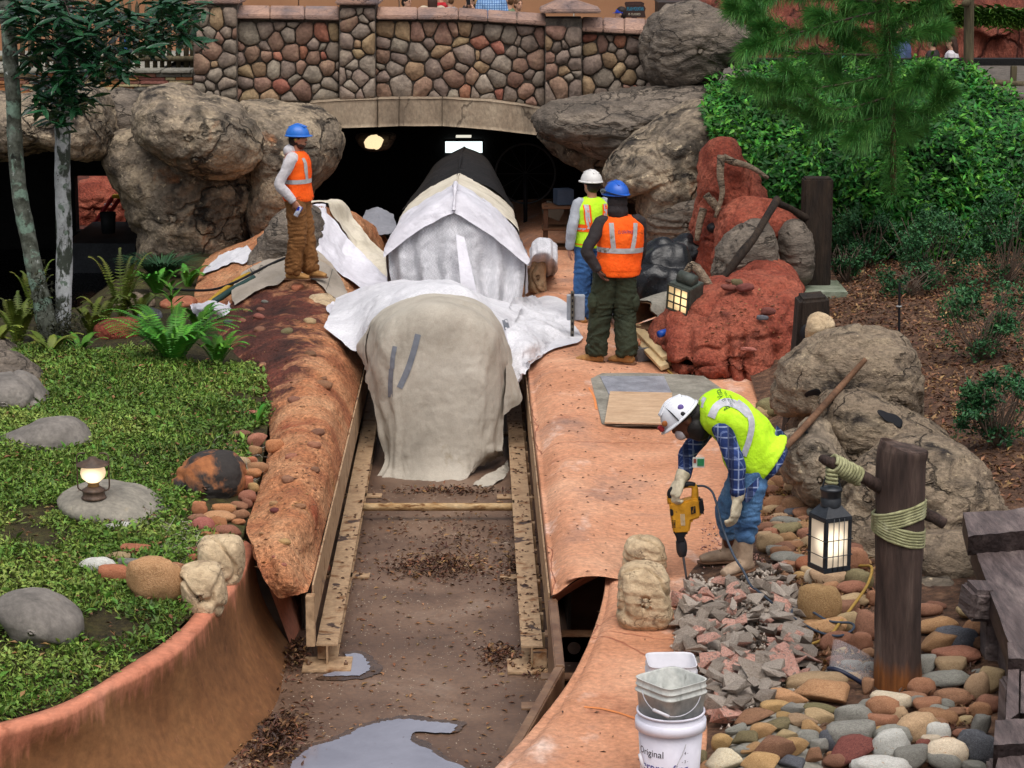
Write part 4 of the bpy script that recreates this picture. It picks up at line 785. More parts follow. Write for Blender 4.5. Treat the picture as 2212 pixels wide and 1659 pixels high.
for i,(px,py)in enumerate(((1240,1400),(1235,1495),(1195,1560))):
 c=G(px,py,-.55);t=thing('steel_bracket',['upper','middle','lowest'][i]+' brown steel bracket with a round hole inside the service hole','bracket',(c.x,c.y,-.75),'brackets in the service hole')
 b=bmesh.new();
 ang=np.linspace(0,2*math.pi,16,endpoint=False);ci=[b.verts.new((c.x+.045*math.cos(t_),c.y,c.z+.045*math.sin(t_)))for t_ in ang]
 co=[b.verts.new((c.x+max(-.16,min(.16,.26*math.cos(t_))),c.y,c.z+max(-.1,min(.1,.26*math.sin(t_)))))for t_ in ang]
 for j in range(16):b.faces.new((ci[j],ci[(j+1)%16],co[(j+1)%16],co[j]))
 bmesh.ops.solidify(b,geom=b.faces[:],thickness=.012);V=[tuple(v.co)for v in b.verts];b.verts.index_update();Fc=[tuple(v.index for v in f.verts)for f in b.faces];b.free()
 put('plate',V,Fc,MR['steeldk'],t,smooth=False);put('flange',*box_vf(c.x+.16,c.x+.18,c.y-.04,c.y+.04,c.z-.14,c.z+.1),MR['steeldk'],t,smooth=False)
 put('shelf',*box_vf(c.x-.2,c.x+.2,c.y-.06,c.y+.06,c.z+.1,c.z+.112),MR['steeldk'],t,smooth=False)
 # -- DRAPED VEHICLE AND SHEETS
def wr(a,s,seed=0,fold=0,fs=8):
 def f(p,u,v):
  q=p+.12*np.c_[fbm(p,2,2,seed),fbm(p,2,2,seed+3),fbm(p,2,2,seed+6)]
  h=a*(ridge(q,s,3,seed)*.5+fbm(q,s*.6,3,seed+2))
  if fold:h+=fold*np.sin(u*fs*2*math.pi+2.5*fbm(p,1.2,2,seed))*np.clip(v*1.4,.15,1)
  return h
 return f
eng=thing('covered_vehicle','long gabled vehicle shrouded in black, cream, white and beige sheets on the track','covered vehicle',(-.6,22,-.75))
loft('black_cover',[[(905,405,'Y',30.2),(945,350,'Y',30.2),(998,319,'Y',30.2),(1008,319,'Y',30.2),(1055,345,'Y',30.2),(1092,425,'Y',30.2)],[(888,425,'Y',28.5),(940,362,'Y',28.5),(993,332,'Y',28.5),(1003,332,'Y',28.5),(1062,362,'Y',28.5),(1100,432,'Y',28.5)],[(868,452,'Y',27.3),(930,405,'Y',27.3),(985,382,'Y',27.3),(995,382,'Y',27.3),(1060,402,'Y',27.3),(1112,450,'Y',27.3)]],60,40,CL['black'],wr(.02,3),parent=eng)
loft('black_cover',[[(905,405,'Y',30.2),(945,350,'Y',30.2),(998,319,'Y',30.2),(1008,319,'Y',30.2),(1055,345,'Y',30.2),(1092,425,'Y',30.2)],[(905,480,'Y',30.25),(945,480,'Y',30.25),(998,482,'Y',30.25),(1008,482,'Y',30.25),(1055,480,'Y',30.25),(1092,480,'Y',30.25)]],30,10,CL['black'],parent=eng)
loft('cream_cover',[[(872,458,'Y',27.5),(892,430,'Y',27.5),(940,395,'Y',27.5),(987,375,'Y',27.5),(997,375,'Y',27.5),(1050,398,'Y',27.5),(1105,440,'Y',27.5),(1112,470,'Y',27.5)],[(860,485,'Y',26.3),(868,462,'Y',26.3),(920,425,'Y',26.3),(982,394,'Y',26.3),(992,394,'Y',26.3),(1062,430,'Y',26.3),(1114,475,'Y',26.3),(1118,505,'Y',26.3)],[(852,512,'Y',25.8),(862,482,'Y',25.8),(915,445,'Y',25.8),(980,404,'Y',25.8),(990,404,'Y',25.8),(1066,445,'Y',25.8),(1118,490,'Y',25.8),(1122,520,'Y',25.8)]],90,50,CL['cream'],wr(.022,4,2),parent=eng)
wt=[[(862,500,'Y',26.1),(868,462,'Y',26.1),(918,430,'Y',26.1),(980,397,'Y',26.1),(990,397,'Y',26.1),(1062,437,'Y',26.1),(1113,480,'Y',26.1),(1120,520,'Y',26.1)],[(842,535,'Y',25.4),(848,500,'Y',25.4),(908,447,'Y',25.4),(979,404,'Y',25.4),(989,404,'Y',25.4),(1066,450,'Y',25.4),(1128,520,'Y',25.4),(1134,560,'Y',25.4)],[(828,548,'Y',25.0),(832,528,'Y',25.0),(900,464,'Y',25.0),(978,414,'Y',25.0),(988,414,'Y',25.0),(1068,468,'Y',25.0),(1140,548,'Y',25.0),(1143,566,'Y',25.0)],[(826,556,'Y',24.93),(834,550,'Y',24.9),(898,500,'Y',24.88),(975,460,'Y',24.86),(985,460,'Y',24.86),(1062,508,'Y',24.88),(1134,566,'Y',24.9),(1141,570,'Y',24.93)]]
loft('white_canopy_cover',wt,110,70,CL['white'],wr(.026,4,5),parent=eng)
loft('scrim_curtain',[[(836,535,'Y',25.02),(900,478,'Y',24.96),(979,432,'Y',24.94),(1062,486,'Y',24.96),(1134,556,'Y',25.02)],[(838,570,'Y',24.98),(902,560,'Y',24.9),(981,560,'Y',24.8),(1062,570,'Y',24.9),(1136,590,'Y',24.98)],[(846,640,'Y',24.9),(905,650,'Y',24.75),(985,660,'Y',24.55),(1060,660,'Y',24.6),(1130,655,'Y',24.8)]],180,60,CL['scrim'],wr(.04,3,7,.04,6),parent=eng)
loft('side_curtain',[[(1141,545,'Y',25.05),(1132,530,'Y',25.6),(1120,500,'Y',26.6)],[(1140,640,'Y',25.0),(1138,610,'Y',25.6),(1124,580,'Y',26.6)]],40,30,CL['scrim'],wr(.015,3,7,.02,4),parent=eng)
loft('side_curtain',[[(834,540,'Y',25.05),(850,510,'Y',25.8),(866,480,'Y',26.8)],[(842,630,'Y',24.98),(852,600,'Y',25.8),(868,560,'Y',26.8)]],30,30,CL['scrim'],wr(.015,3,7,.02,4),parent=eng)
loft('white_strip',[[(985,505,'Y',24.70),(1003,512,'Y',24.70)],[(998,640,'Y',24.45),(1032,640,'Y',24.45)]],8,24,CL['white'],wr(.01,3),parent=eng)
loft('white_scrim_sheet',[[(728,640,'Y',24.4),(790,618,'Y',24.4),(850,606,'Y',24.4),(920,604,'Y',24.4),(985,606,'Y',24.4),(1060,640,'Y',24.4),(1130,655,'Y',24.4)],[(715,665,'Y',23.6),(770,650,'Y',23.4),(840,622,'Y',23.0),(915,607,'Y',22.9),(990,612,'Y',22.9),(1060,660,'Y',23.2),(1120,680,'Y',23.6)],[(705,690,'Y',22.9),(762,690,'Y',22.8),(815,655,'Y',22.5),(905,622,'Y',22.4),(1010,626,'Y',22.4),(1075,690,'Y',22.6),(1110,720,'Y',22.9)],[(700,702,'Y',22.7),(768,755,'Y',22.1),(800,700,'Y',22.1),(880,645,'Y',22.2),(1030,648,'Y',22.2),(1095,735,'Y',22.2),(1112,800,'Y',22.3)]],150,110,CL['scrimw'],wr(.03,2.6,3),parent=eng)
ws=put
loft('white_sheet',[[(1118,640,.32),(1160,640,.1),(1200,650,.04),(1232,668,.03)],[(1090,690,.30),(1140,680,.22),(1195,690,.16),(1240,705,.04)],[(1095,740,.20),(1140,730,.24),(1205,725,.14),(1262,740,.03)],[(1105,790,.06),(1135,772,.12),(1180,758,.08),(1225,758,.03)],[(1112,870,-.28),(1118,815,-.02),(1140,790,.05),(1175,766,.03)]],130,110,CL['scrimw'],wr(.055,3.2,11),label='crumpled white mesh sheet spilling onto the pink deck beside the grey box',cat='sheet')
loft('white_sheet',[[(732,642,.25),(748,650,.25),(760,655,.2)],[(704,690,.16),(735,695,.18),(765,705,.12)],[(745,738,.12),(762,745,.05),(782,752,-.1)]],50,50,CL['white'],wr(.02,5,3),label='white sheet corner taped over the top of the orange bank',cat='sheet')
bd0=wr(.017,2.6,21);bd1=wr(.004,9,23)
bd=lambda p,u,v:bd0(p,u,v)+bd1(p,u,v)+.012*ridge(p*[1,1,.22]+.15*np.c_[perlin(p*2),perlin(p*2+5),0*u],4.2,3,3)*(.25+v)
def beige(p,u,v):
 h=bd(p,u,v);h+=.012*np.sin(v*50+6*fbm(p,1.4,2))*np.clip((.45-v)*5,0,1)+.012*np.sin(u*60+5*fbm(p,2,2,5))*np.clip(np.abs(u-.5)*3-.6,0,1)
 return h+.02*np.clip((v-.86)*8,0,1)*ridge(p,7,2,9)
loft('beige_canvas',[[(792,800,'Y',22.3),(800,705,'Y',22.3),(862,652,'Y',22.3),(950,633,'Y',22.3),(1040,655,'Y',22.3),(1087,712,'Y',22.3),(1112,820,'Y',22.3)],[(786,800,'Y',22.0),(797,705,'Y',21.9),(857,652,'Y',21.85),(950,636,'Y',21.8),(1042,656,'Y',21.85),(1089,715,'Y',21.9),(1118,830,'Y',22.0)],[(792,830,'Y',21.5),(806,720,'Y',21.4),(864,664,'Y',21.35),(950,645,'Y',21.3),(1036,665,'Y',21.35),(1082,725,'Y',21.4),(1105,860,'Y',21.5)],[(798,860,'Y',21.3),(818,745,'Y',21.1),(874,692,'Y',21.05),(950,678,'Y',21.0),(1026,692,'Y',21.05),(1070,745,'Y',21.1),(1094,880,'Y',21.3)],[(812,915,'Y',21.2),(842,825,'Y',20.98),(885,800,'Y',20.92),(950,790,'Y',20.9),(1014,800,'Y',20.92),(1056,830,'Y',20.98),(1092,925,'Y',21.2)],[(824,970,'Y',21.1),(848,925,'Y',20.92),(890,915,'Y',20.86),(950,910,'Y',20.85),(1010,915,'Y',20.88),(1054,925,'Y',20.95),(1090,960,'Y',21.15)],[(828,1000,'Y',20.95),(850,1002,'Y',20.85),(895,1008,'Y',20.78),(950,1008,'Y',20.78),(1008,1004,'Y',20.82),(1052,990,'Y',20.92),(1086,975,'Y',21.05)],[(805,1028,-.735),(845,1030,-.73),(895,1038,-.73),(950,1040,-.73),(1005,1034,-.73),(1050,1012,-.73),(1092,990,-.735)]],190,230,CL['beige'],beige,parent=eng)
loft('canvas_flap',[[(1096,760,'Y',21.6),(1112,800,'Y',21.6)],[(1094,830,'Y',21.3),(1128,862,'Y',21.5)],[(1088,900,'Y',21.15),(1104,885,'Y',21.3)]],20,40,CL['beige'],wr(.012,6,5),parent=eng)
loft('canvas_flap',[[(802,700,'Y',21.9),(790,720,'Y',22.0)],[(790,745,'Y',21.7),(770,750,'Y',22.1)],[(800,810,'Y',21.5),(783,778,'Y',21.9)]],20,30,CL['beige'],wr(.012,6,6),parent=eng)
BVE=bvh_of([o for o in eng.children if o.name.startswith('beige')])
m_tape=mat('grey duct tape',[(.3,H('646871')),(.7,H('7e828b'))],scale=9,rough=.4,bump=.1,fine=.05)
def strip(pts,wpx,parent,bv=None,m=m_tape,name='tape',off=.006):
 P=cat_resample(np.array([(a,b,0)for a,b in pts],float),14);t=np.gradient(P,axis=0);t/=np.linalg.norm(t,axis=1)[:,None];n_=np.c_[-t[:,1],t[:,0]]
 V=[]
 for i in range(14):
  for s in(-.5,0,.5):
   d0=ray(P[i,0]+n_[i,0]*wpx*s,P[i,1]+n_[i,1]*wpx*s).normalized();h=(bv or BVE).ray_cast(Vector((0,0,CH)),d0)
   if h[0]is None:return None
   q=h[0];V.append(tuple(q-ray(P[i,0],P[i,1]).normalized()*off))
 return put(name,V,grid_faces(14,3),m,parent)
strip([(903,722),(894,758),(880,800),(863,838)],13,eng);strip([(853,748),(848,775),(847,797)],10,eng);strip([(845,797),(843,830),(843,858)],10,eng)
strip([(1090,690),(1096,712)],12,eng,bvh_of([o for o in eng.children if o.name.startswith('white_scrim')]))
loft('rag',[[(1025,1040,-.725),(1050,1020,-.70),(1085,1005,-.70),(1098,990,-.71)],[(1022,1046,-.735),(1055,1045,-.72),(1088,1030,-.72),(1104,1010,-.735)]],50,24,CL['beige'],wr(.03,8,3),label='crumpled end of beige cloth on the trough floor by the right rail',cat='cloth')
BVB=bvh_of([bank,lawn,deck])
def lift(o,eps=.02):
 off=ORG[o]
 for v in o.data.vertices:
  p=v.co+off;h=BVB.ray_cast(Vector((p.x,p.y,5)),Vector((0,0,-1)))
  if h[0]and p.z<h[0].z+eps:v.co.z+=h[0].z+eps-p.z
 return o
loft('cream_sheet',[[(600,498,'Y',27.1),(640,460,'Y',27.4),(692,436,'Y',27.8),(735,448,'Y',27.8),(775,480,'Y',27.6),(805,515,'Y',27.4),(845,555,'Y',27)],[(596,508,'Y',26.9),(640,480,'Y',27.1),(692,455,'Y',27.4),(735,472,'Y',27.4),(770,510,'Y',27.2),(805,550,'Y',26.9),(852,588,'Y',26.6)],[(600,512,'Y',26.8),(640,500,'Y',26.9),(690,485,'Y',27.1),(720,500,'Y',27.1),(755,540,'Y',26.9),(795,580,'Y',26.6),(850,608,'Y',26.4)]],120,60,CL['cream'],wr(.035,3.2,31,.012,5),label='cream canvas sheet draped over the top of the bank behind the left worker',cat='sheet')
loft('white_sheet',[[(640,505,'Y',27.0),(692,480,'Y',27.05),(732,492,'Y',27.0),(770,530,'Y',26.8),(806,568,'Y',26.5),(844,600,'Y',26.3)],[(648,540,'Y',26.4),(690,530,'Y',26.5),(730,550,'Y',26.4),(768,585,'Y',26.2),(812,606,'Y',26.0),(850,618,'Y',25.9)],[(655,575,'Y',25.9),(700,575,'Y',25.95),(745,600,'Y',25.8),(785,622,'Y',25.6),(818,635,'Y',25.5),(856,634,'Y',25.4)]],110,60,CL['white'],wr(.022,3,33),label='smooth white sheet on the bank slope between the left worker and the covered vehicle',cat='sheet')
loft('geotextile',[[(520,610,'Y',25.7),(575,580,'Y',25.9),(620,562,'Y',26.1),(665,558,'Y',26.1),(705,578,'Y',26.0),(735,600,'Y',25.7),(752,628,'Y',25.2)],[(500,630,'Y',25.2),(560,610,'Y',25.3),(615,595,'Y',25.5),(665,590,'Y',25.6),(705,602,'Y',25.4),(735,622,'Y',25.1),(752,640,'Y',24.8)],[(507,668,'Y',24.6),(560,642,'Y',24.9),(610,622,'Y',25.15),(650,614,'Y',25.25),(690,622,'Y',25.0),(718,638,'Y',24.7),(738,652,'Y',24.4)]],120,60,CL['geo'],wr(.02,2.4,35),label='grey tan geotextile mat the left worker stands on',cat='mat')
geo=[o for o in C.objects if o.name.startswith('geotextile')][0];BVG=bvh_of([geo])
m_print=flat('faded print','5e5850',bump=0)
for s_,px,py,sz,rz in(('PVC',630,575,9,1.35),('R',602,580,9,1.4),('VAN',545,602,13,.9),('EMD',562,595,11,.9)):
 V,Fc=text_vf(s_,1);V=V*sz;q=math.cos(rz),math.sin(rz);X_=V[:,0]*q[0]-V[:,1]*q[1];Y_=V[:,0]*q[1]+V[:,1]*q[0]
 put('lettering',[tuple(hit(px+x,py-y*.6,BVG)-ray(px,py).normalized()*.008)for x,y in zip(X_,Y_)],Fc,m_print,geo,smooth=False)
for pts in([(690,575),(683,600),(678,622)],[(720,592),(712,612),(705,630)],[(640,570),(636,600),(634,615)],[(575,600),(582,615),(588,632)]):strip(pts,1.2,geo,BVG,m_print,'seam_line')
loft('white_sheet',[[(470,548,.3),(510,536,.42),(546,540,.5)],[(440,585,.14),(485,570,.3),(528,565,.42)],[(436,610,.08),(465,612,.1),(500,590,.25)]],60,50,CL['scrimw'],wr(.03,4,41),label='white mesh sheet on the far left shoulder of the bank by the rock pier',cat='sheet')
loft('white_bag',[[(405,655,.1),(425,652,.2),(455,648,.22),(485,655,.2),(497,662,.12)],[(410,672,.1),(430,668,.22),(460,665,.26),(485,668,.2),(500,672,.1)],[(425,692,.08),(440,694,.08),(465,692,.1),(485,690,.1),(498,688,.08)]],50,36,CL['white'],wr(.03,7,43),label='crumpled piece of white plastic in front of the ferns on the bank',cat='plastic sheet')
loft('covered_object',[[(1150,530,'Y',26.6),(1160,516,'Y',26.6),(1185,514,'Y',26.6),(1203,528,'Y',26.6)],[(1142,540,'Y',26.3),(1156,518,'Y',26.3),(1188,517,'Y',26.3),(1205,535,'Y',26.3)],[(1140,585,'Y',26.15),(1156,560,'Y',26.1),(1185,560,'Y',26.1),(1204,580,'Y',26.2)],[(1138,600,.04),(1156,600,.03),(1182,602,.03),(1200,595,.04)]],50,60,CL['scrim'],wr(.02,4,45,.012,4),label='upright object wrapped in white mesh standing on the deck at the tunnel mouth',cat='covered object')
loft('plastic_sheet',[[(790,450,'Y',30.2),(815,446,'Y',30.2),(850,460,'Y',30.2)],[(780,480,'Y',29.6),(815,478,'Y',29.6),(856,482,'Y',29.6)],[(785,500,'Y',29.2),(820,505,'Y',29.2),(856,498,'Y',29.2)]],40,30,flat('dim plastic','8a8c94'),wr(.03,5,47),label='dim clear plastic sheet heaped in the tunnel left of the covered vehicle',cat='plastic sheet')
tube('hose',[(p:=hit(a,b))+Vector((0,0,.04))for a,b in((540,600),(515,612),(490,630),(465,650),(445,668))],.03,flat('yellow hose','b08c2c'),n=24,label='yellow hose coming out from under the geotextile mat',cat='hose')
tube('hose',[hit(a,b)+Vector((0,0,.035))for a,b in((550,606),(525,620),(500,634),(475,650),(455,662))],.034,flat('dark green hose','24413e'),n=24,label='dark green hose beside the yellow hose',cat='hose')
tube('hose',[hit(a,b)+Vector((0,0,.06))for a,b in((640,560),(600,575),(555,597),(510,620),(460,637),(400,638),(360,632))],.014,MS['black'],n=40,label='thin black hose snaking over the bank to the ferns',cat='hose')
for o in list(C.objects):
 if o.parent is None and o.type=='MESH' and o.name.split('.')[0]in('cream_sheet','white_sheet','geotextile','white_bag'):
  lift(o,{'white_sheet':.03,'cream_sheet':.055,'geotextile':.045}.get(o.name.split('.')[0],.02))
  if o.name.startswith('geotextile'):
   for c_ in o.children:
    for v in c_.data.vertices:
     p=v.co+ORG[o];h=BVB.ray_cast(Vector((p.x,p.y,5)),Vector((0,0,-1)))
     if h[0]and p.z<h[0].z+.05:v.co.z+=h[0].z+.05-p.z
     # -- PEOPLE
def rotz(v,a):return Vector((v[0]*math.cos(a)-v[1]*math.sin(a),v[0]*math.sin(a)+v[1]*math.cos(a),v[2]))
def hand_parts(wr_,d,pn,k,side,curl=.5,fat=1.0):
 """d: direction wrist->fingers, pn: palm normal; four fingers and a thumb of different lengths"""
 d=Vector(d).normalized();pn=Vector(pn);pn=(pn-d*pn.dot(d)).normalized();s=d.cross(pn)*side
 P=[];w0=Vector(wr_)
 P.append(sweep([w0-d*.02*k,w0+d*.03*k,w0+d*.085*k],[(.026*k*fat,.017*k*fat),(.04*k*fat,.018*k*fat),(.042*k*fat,.014*k*fat)],10,front=tuple(pn)))
 for i,(o_,L_)in enumerate(((-.031,.062),(-.011,.076),(.01,.083),(.031,.074))):
  b=w0+d*.078*k+s*o_*k;pts=[b];dd=d.copy()
  for j,f in enumerate((.45,.32,.25)):
   a=curl*(.55+.3*j)*(1.1-.1*i);dd=(Matrix.Rotation(a,3,pn.cross(dd).normalized()*-1)@dd);pts.append(pts[-1]+dd*L_*f*k*1.05)
  P.append(sweep(pts,[.0095*k*fat,.0092*k*fat,.0085*k*fat,.007*k*fat],8))
 b=w0+d*.025*k+s*.035*k
 P.append(sweep([b-s*.01*k,b+(s*.55+d*.6+pn*.3).normalized()*.035*k,b+(s*.35+d*.85+pn*.45).normalized()*.062*k],[.013*k*fat,.0105*k*fat,.008*k*fat],8))
 return P
def frame(yaw,pitch=0,roll=0):return Euler((-pitch,roll,yaw),'XYZ').to_matrix()if False else(Matrix.Rotation(yaw,3,'Z')@Matrix.Rotation(-pitch,3,'X')@Matrix.Rotation(roll,3,'Y'))
def xf(VF,Mx,c,k=1.0):return(np.asarray(VF[0])*k)@np.array(Mx).T+np.array(c),VF[1]
BASE=dict(pelvis=(0,0,.95),waist=(0,0,1.08),chest=(0,.0,1.28),neck=(0,-.01,1.47),head=(0,.015,1.62),hipR=(.09,0,.92),hipL=(-.09,0,.92),kneeR=(.105,.02,.5),kneeL=(-.105,.02,.5),ankR=(.12,-.02,.1),ankL=(-.12,-.02,.1),shR=(.178,-.01,1.405),shL=(-.178,-.01,1.405),elR=(.245,-.05,1.14),elL=(-.245,-.05,1.14),wrR=(.25,.03,.9),wrL=(-.25,.03,.9))
def person(label,base,k=1.0,yaw=0.0,pose=None,J=None,tf=None,head_yaw=0,head_pitch=0,Hm=None,skin='skin',hair='hair',shirt=None,legs='jeans',vest=None,helmet=None,boots='boot',gloves=False,vox=.0085,bald=False,longhair=False,beard=False,footyaw=(-.2,.2),face=True,handcurl=.6,group=None,wide=1.0,hang=0.0,vlow=.03,grav=(0,0,-1),cuff=1.0,cuffr=1.0,loose=1.0,shirt_len=.0,hood=False,name='person',hdirs=None,trim=None,stripes=True,sleeves=True):
 t=thing(name,label,'person',tuple(base),group)
 b0=Vector(base)
 if J is None:
  pj=dict(BASE);pj.update(pose or{});J={a:b0+rotz(Vector(p)*k,yaw)for a,p in pj.items()};tf=rotz((0,1,0),yaw)
 tf=Vector(tf)
 if Hm is None:Hm=frame(yaw+head_yaw,head_pitch)
 Mt={a:Vector(v)for a,v in J.items()}
 ax=(Mt['neck']-Mt['pelvis']).normalized()
 L=Mt['neck']-Mt['waist']
 def torso(g,top=True,low=-.04,wide=1.0):
  P=[Mt['pelvis']+(Mt['pelvis']-Mt['waist']).normalized()*(-low)*k,Mt['pelvis'],Mt['waist'],Mt['chest'],Mt['chest'].lerp(Mt['neck'],.62),Mt['neck']-(Mt['neck']-Mt['chest']).normalized()*.025*k]
  r=[(.16,.115),(.168,.125),(.155,.118),(.175,.128),(.168,.105),(.09,.07)]
  return[sweep(P,[((a*wide+g)*k,(b+g)*k)for a,b in r],24,front=tuple(tf),n=18)]
 def arm(S,r0,r1,r2,end=1.0):
  s,e,w_=Mt['sh'+S],Mt['el'+S],Mt['wr'+S];w2=e.lerp(w_,end);sh_in=s.lerp(Mt['chest'].lerp(Mt['neck'],.6),.35)
  return sweep([sh_in,s,s.lerp(e,.5),e,e.lerp(w2,.5),w2],[r0*1.0*k,r0*1.05*k,r0*.95*k,r1*k,(r1+r2)/2*k,r2*k],14,n=16)
 def leg(S,r0,r1,r2,end=1.0):
  h,kn,an=Mt['hip'+S],Mt['knee'+S],Mt['ank'+S];a2=kn.lerp(an,end)
  return sweep([h+(h-kn).normalized()*.02*k,h.lerp(kn,.35),kn,kn.lerp(a2,.4),a2],[r0*k,r0*.93*k,r1*k,(r1*.98)*k,r2*k],14,n=16)
  # -- body: one continuous skin mesh
 P=torso(-.03)+[arm(S,.045,.036,.026)for S in 'LR']+[leg(S,.075,.05,.036)for S in 'LR']
 hc=Mt['head'];hk=k
 nb=Mt['neck']-(Mt['neck']-Mt['chest']).normalized()*.03*k
 P.append(sweep([nb,hc+Hm@Vector((0,-.015,-.06))*k],[.06*k,.052*k],12,n=6))
 P.append(xf(ball((0,0,.015),(.074,.094,.105),20,14),Hm,hc,k));P.append(xf(ball((0,.035,-.055),(.055,.055,.055),16,10),Hm,hc,k))
 P.append(xf(ball((0,.045,-.095),(.026,.03,.02),12,8),Hm,hc,k))
 P.append(xf(sweep([(0,.085,.03),(0,.108,-.015),(0,.098,-.022)],[(.009,.009),(.015,.012),(.013,.006)],10),Hm,hc,k))
 P.append(xf(ball((0,.088,-.052),(.024,.012,.012),10,8),Hm,hc,k));P.append(xf(ball((0,.088,.038),(.05,.012,.01),10,8),Hm,hc,k))
 for s in(-1,1):P.append(xf(ball((s*.077,-.005,.0),(.011,.02,.032),10,8),Hm,hc,k))
 if not gloves:
  for S,s in(('L',-1),('R',1)):
   w_=Mt['wr'+S];dd=(w_-Mt['el'+S]).normalized()
   if hdirs and S in hdirs:dd=Vector(hdirs[S])
   side=(Mt['shR']-Mt['shL']).normalized()*(-s)
   P+=hand_parts(w_,dd,side,k,-s,handcurl)
 V,Fc,Nn=remesh(P,vox,2)
 body=put('body',V,Fc,MS[skin],t)
 if face:
  for s in(-1,1):
   put('eye',*xf(ball((s*.032,.083,.018),(.013,.01,.007),8,6),Hm,hc,k),MS['black'],t)
   put('eyebrow',*xf(sweep([(s*.014,.093,.036),(s*.032,.094,.041),(s*.05,.082,.036)],[.004],6),Hm,hc,k),MS[hair],t)
  put('mouth',*xf(sweep([(-.022,.094,-.053),(0,.101,-.051),(.022,.094,-.053)],[(.003,.003)],6),Hm,hc,k),flat('lips'+str(len(bpy.data.materials)),'8a4a44'),t)
  # -- hair
 if not bald:
  hp=[xf(ball((0,-.012,.04),(.082,.095,.092),20,14),Hm,hc,k),xf(ball((0,-.04,-.01),(.078,.07,.08),18,12),Hm,hc,k)]
  if longhair:hp+=[xf(sweep([(0,-.05,.02),(0,-.08,-.08),(0,-.09,-.2),(0,-.085,-.3)],[(.08,.05),(.09,.05),(.085,.045),(.05,.02)],14,front=(0,1,0)),Hm,hc,k)]
  V,Fc,Nn=remesh(hp,vox*1.2,2);V=V+Nn*(ridge(V,30,2)[:,None]*.004*k);put('hair',V,Fc,MS[hair],t)
 if beard:
  V,Fc,Nn=remesh([xf(ball((0,.035,-.075),(.062,.055,.045),18,12),Hm,hc,k),xf(ball((0,.09,-.036),(.03,.012,.008),10,6),Hm,hc,k),xf(ball((0,0.0,-.04),(.074,.03,.04),14,8),Hm,hc,k)],vox,1)
  V=V+Nn*(fbm(V,60,2)[:,None]*.006*k);put('beard',V,Fc,MS['beard'],t)
 def cloth(nm,parts,m,amp=.012,fs=7,vx=None,sm=3,seed=1,fold=None):
  V,Fc,Nn=remesh(parts,vx or vox*1.25,sm)
  h=amp*(ridge(V,fs,3,seed)*.5+fbm(V,fs*.5,2,seed))
  if fold is not None:h=h+fold(V)
  V=V+Nn*(h*k)[:,None];return put(nm,V,Fc,MS[m],t)
  # -- trousers
 lg=loose
 def bunch(V):
  h=np.zeros(len(V))
  for S in 'LR':
   for q,am in((Mt['ank'+S],.010),(Mt['knee'+S],.006)):
    dd=np.linalg.norm(V-np.array(q),axis=1);h+=am*ridge(V*np.array([2.2,2.2,6.5])+np.array([0,0,2.0*0])+2.5*np.c_[perlin(V*2.5),perlin(V*2.5+7),perlin(V*3+3)],2.2,2,4)*(np.exp(-(dd/.2)**2)+.35)
  return h
 cloth('trousers',[sweep([Mt['pelvis']+ax*.07*k,Mt['pelvis'],(Mt['hipL']+Mt['hipR'])/2-ax*.03*k],[(.158*k,.118*k),(.172*k,.132*k),(.15*k,.12*k)],20,front=tuple(tf),n=8)]+[leg(S,.098*lg,.076*lg,.072*lg*cuffr,cuff)for S in 'LR'],legs,.012,7,fold=bunch)
 # -- shirt
 if shirt:
  P=torso(.008,low=.03-shirt_len*1)
  if hang:P+=[sweep([Mt['pelvis']-ax*.1*k+Vector(grav)*hang*1.5,Mt['pelvis']+Vector(grav)*hang,Mt['waist']],[(.19*k,.155*k),(.19*k,.158*k),(.17*k,.12*k)],20,front=tuple(tf),n=10)]
  if sleeves:P+=[arm(S,.06,.053,.043,.96)for S in 'LR']
  if hood:P+=[xf(ball((0,-.09,-.14),(.1,.075,.075),16,10),Hm,hc,k)]
  P+=[sweep([nb-ax*.02*k,nb+ax*.03*k],[.08*k,.068*k],14)]
  cloth('sweatshirt' if hood else 'shirt',P,shirt,.013,8,seed=3)
  for S in 'LR':
   w_=Mt['el'+S].lerp(Mt['wr'+S],.93);d_=(Mt['wr'+S]-Mt['el'+S]).normalized()
   if sleeves:put('cuff',*sweep([w_-d_*.025*k,w_,w_+d_*.022*k],[.046*k,.047*k,.04*k],14,n=6),MS[shirt],t)
   # -- vest with tape
 if vest:
  gv=Vector(grav)*hang*k;kw_=k*(wide+hang*1.6)
  P=[sweep([Mt['pelvis']-ax*vlow*k+gv*1.3,Mt['pelvis']+ax*.04*k+gv,Mt['waist']+gv*.6,Mt['chest']+gv*.2,Mt['chest'].lerp(Mt['neck'],.5),Mt['chest'].lerp(Mt['neck'],.8),Mt['chest'].lerp(Mt['neck'],1.0)],[(.2*kw_,.165*k+hang),(.2*kw_,.165*k+hang*.8),(.195*kw_,.15*k+hang*.5),(.202*kw_,.155*k),(.205*kw_,.138*k),(.165*kw_,.112*k),(.085*kw_,.08*k)],26,front=tuple(tf),n=20)]
  vo=cloth('vest',P,vest,.014,6,sm=3,seed=5)
  bvv=bvh_of([vo]);xa=(Mt['shR']-Mt['shL']).normalized();xa=(xa-ax*xa.dot(ax)).normalized();ya=ax.cross(xa)
  if ya.dot(tf)<0:ya=-ya
  wc=Mt['waist']
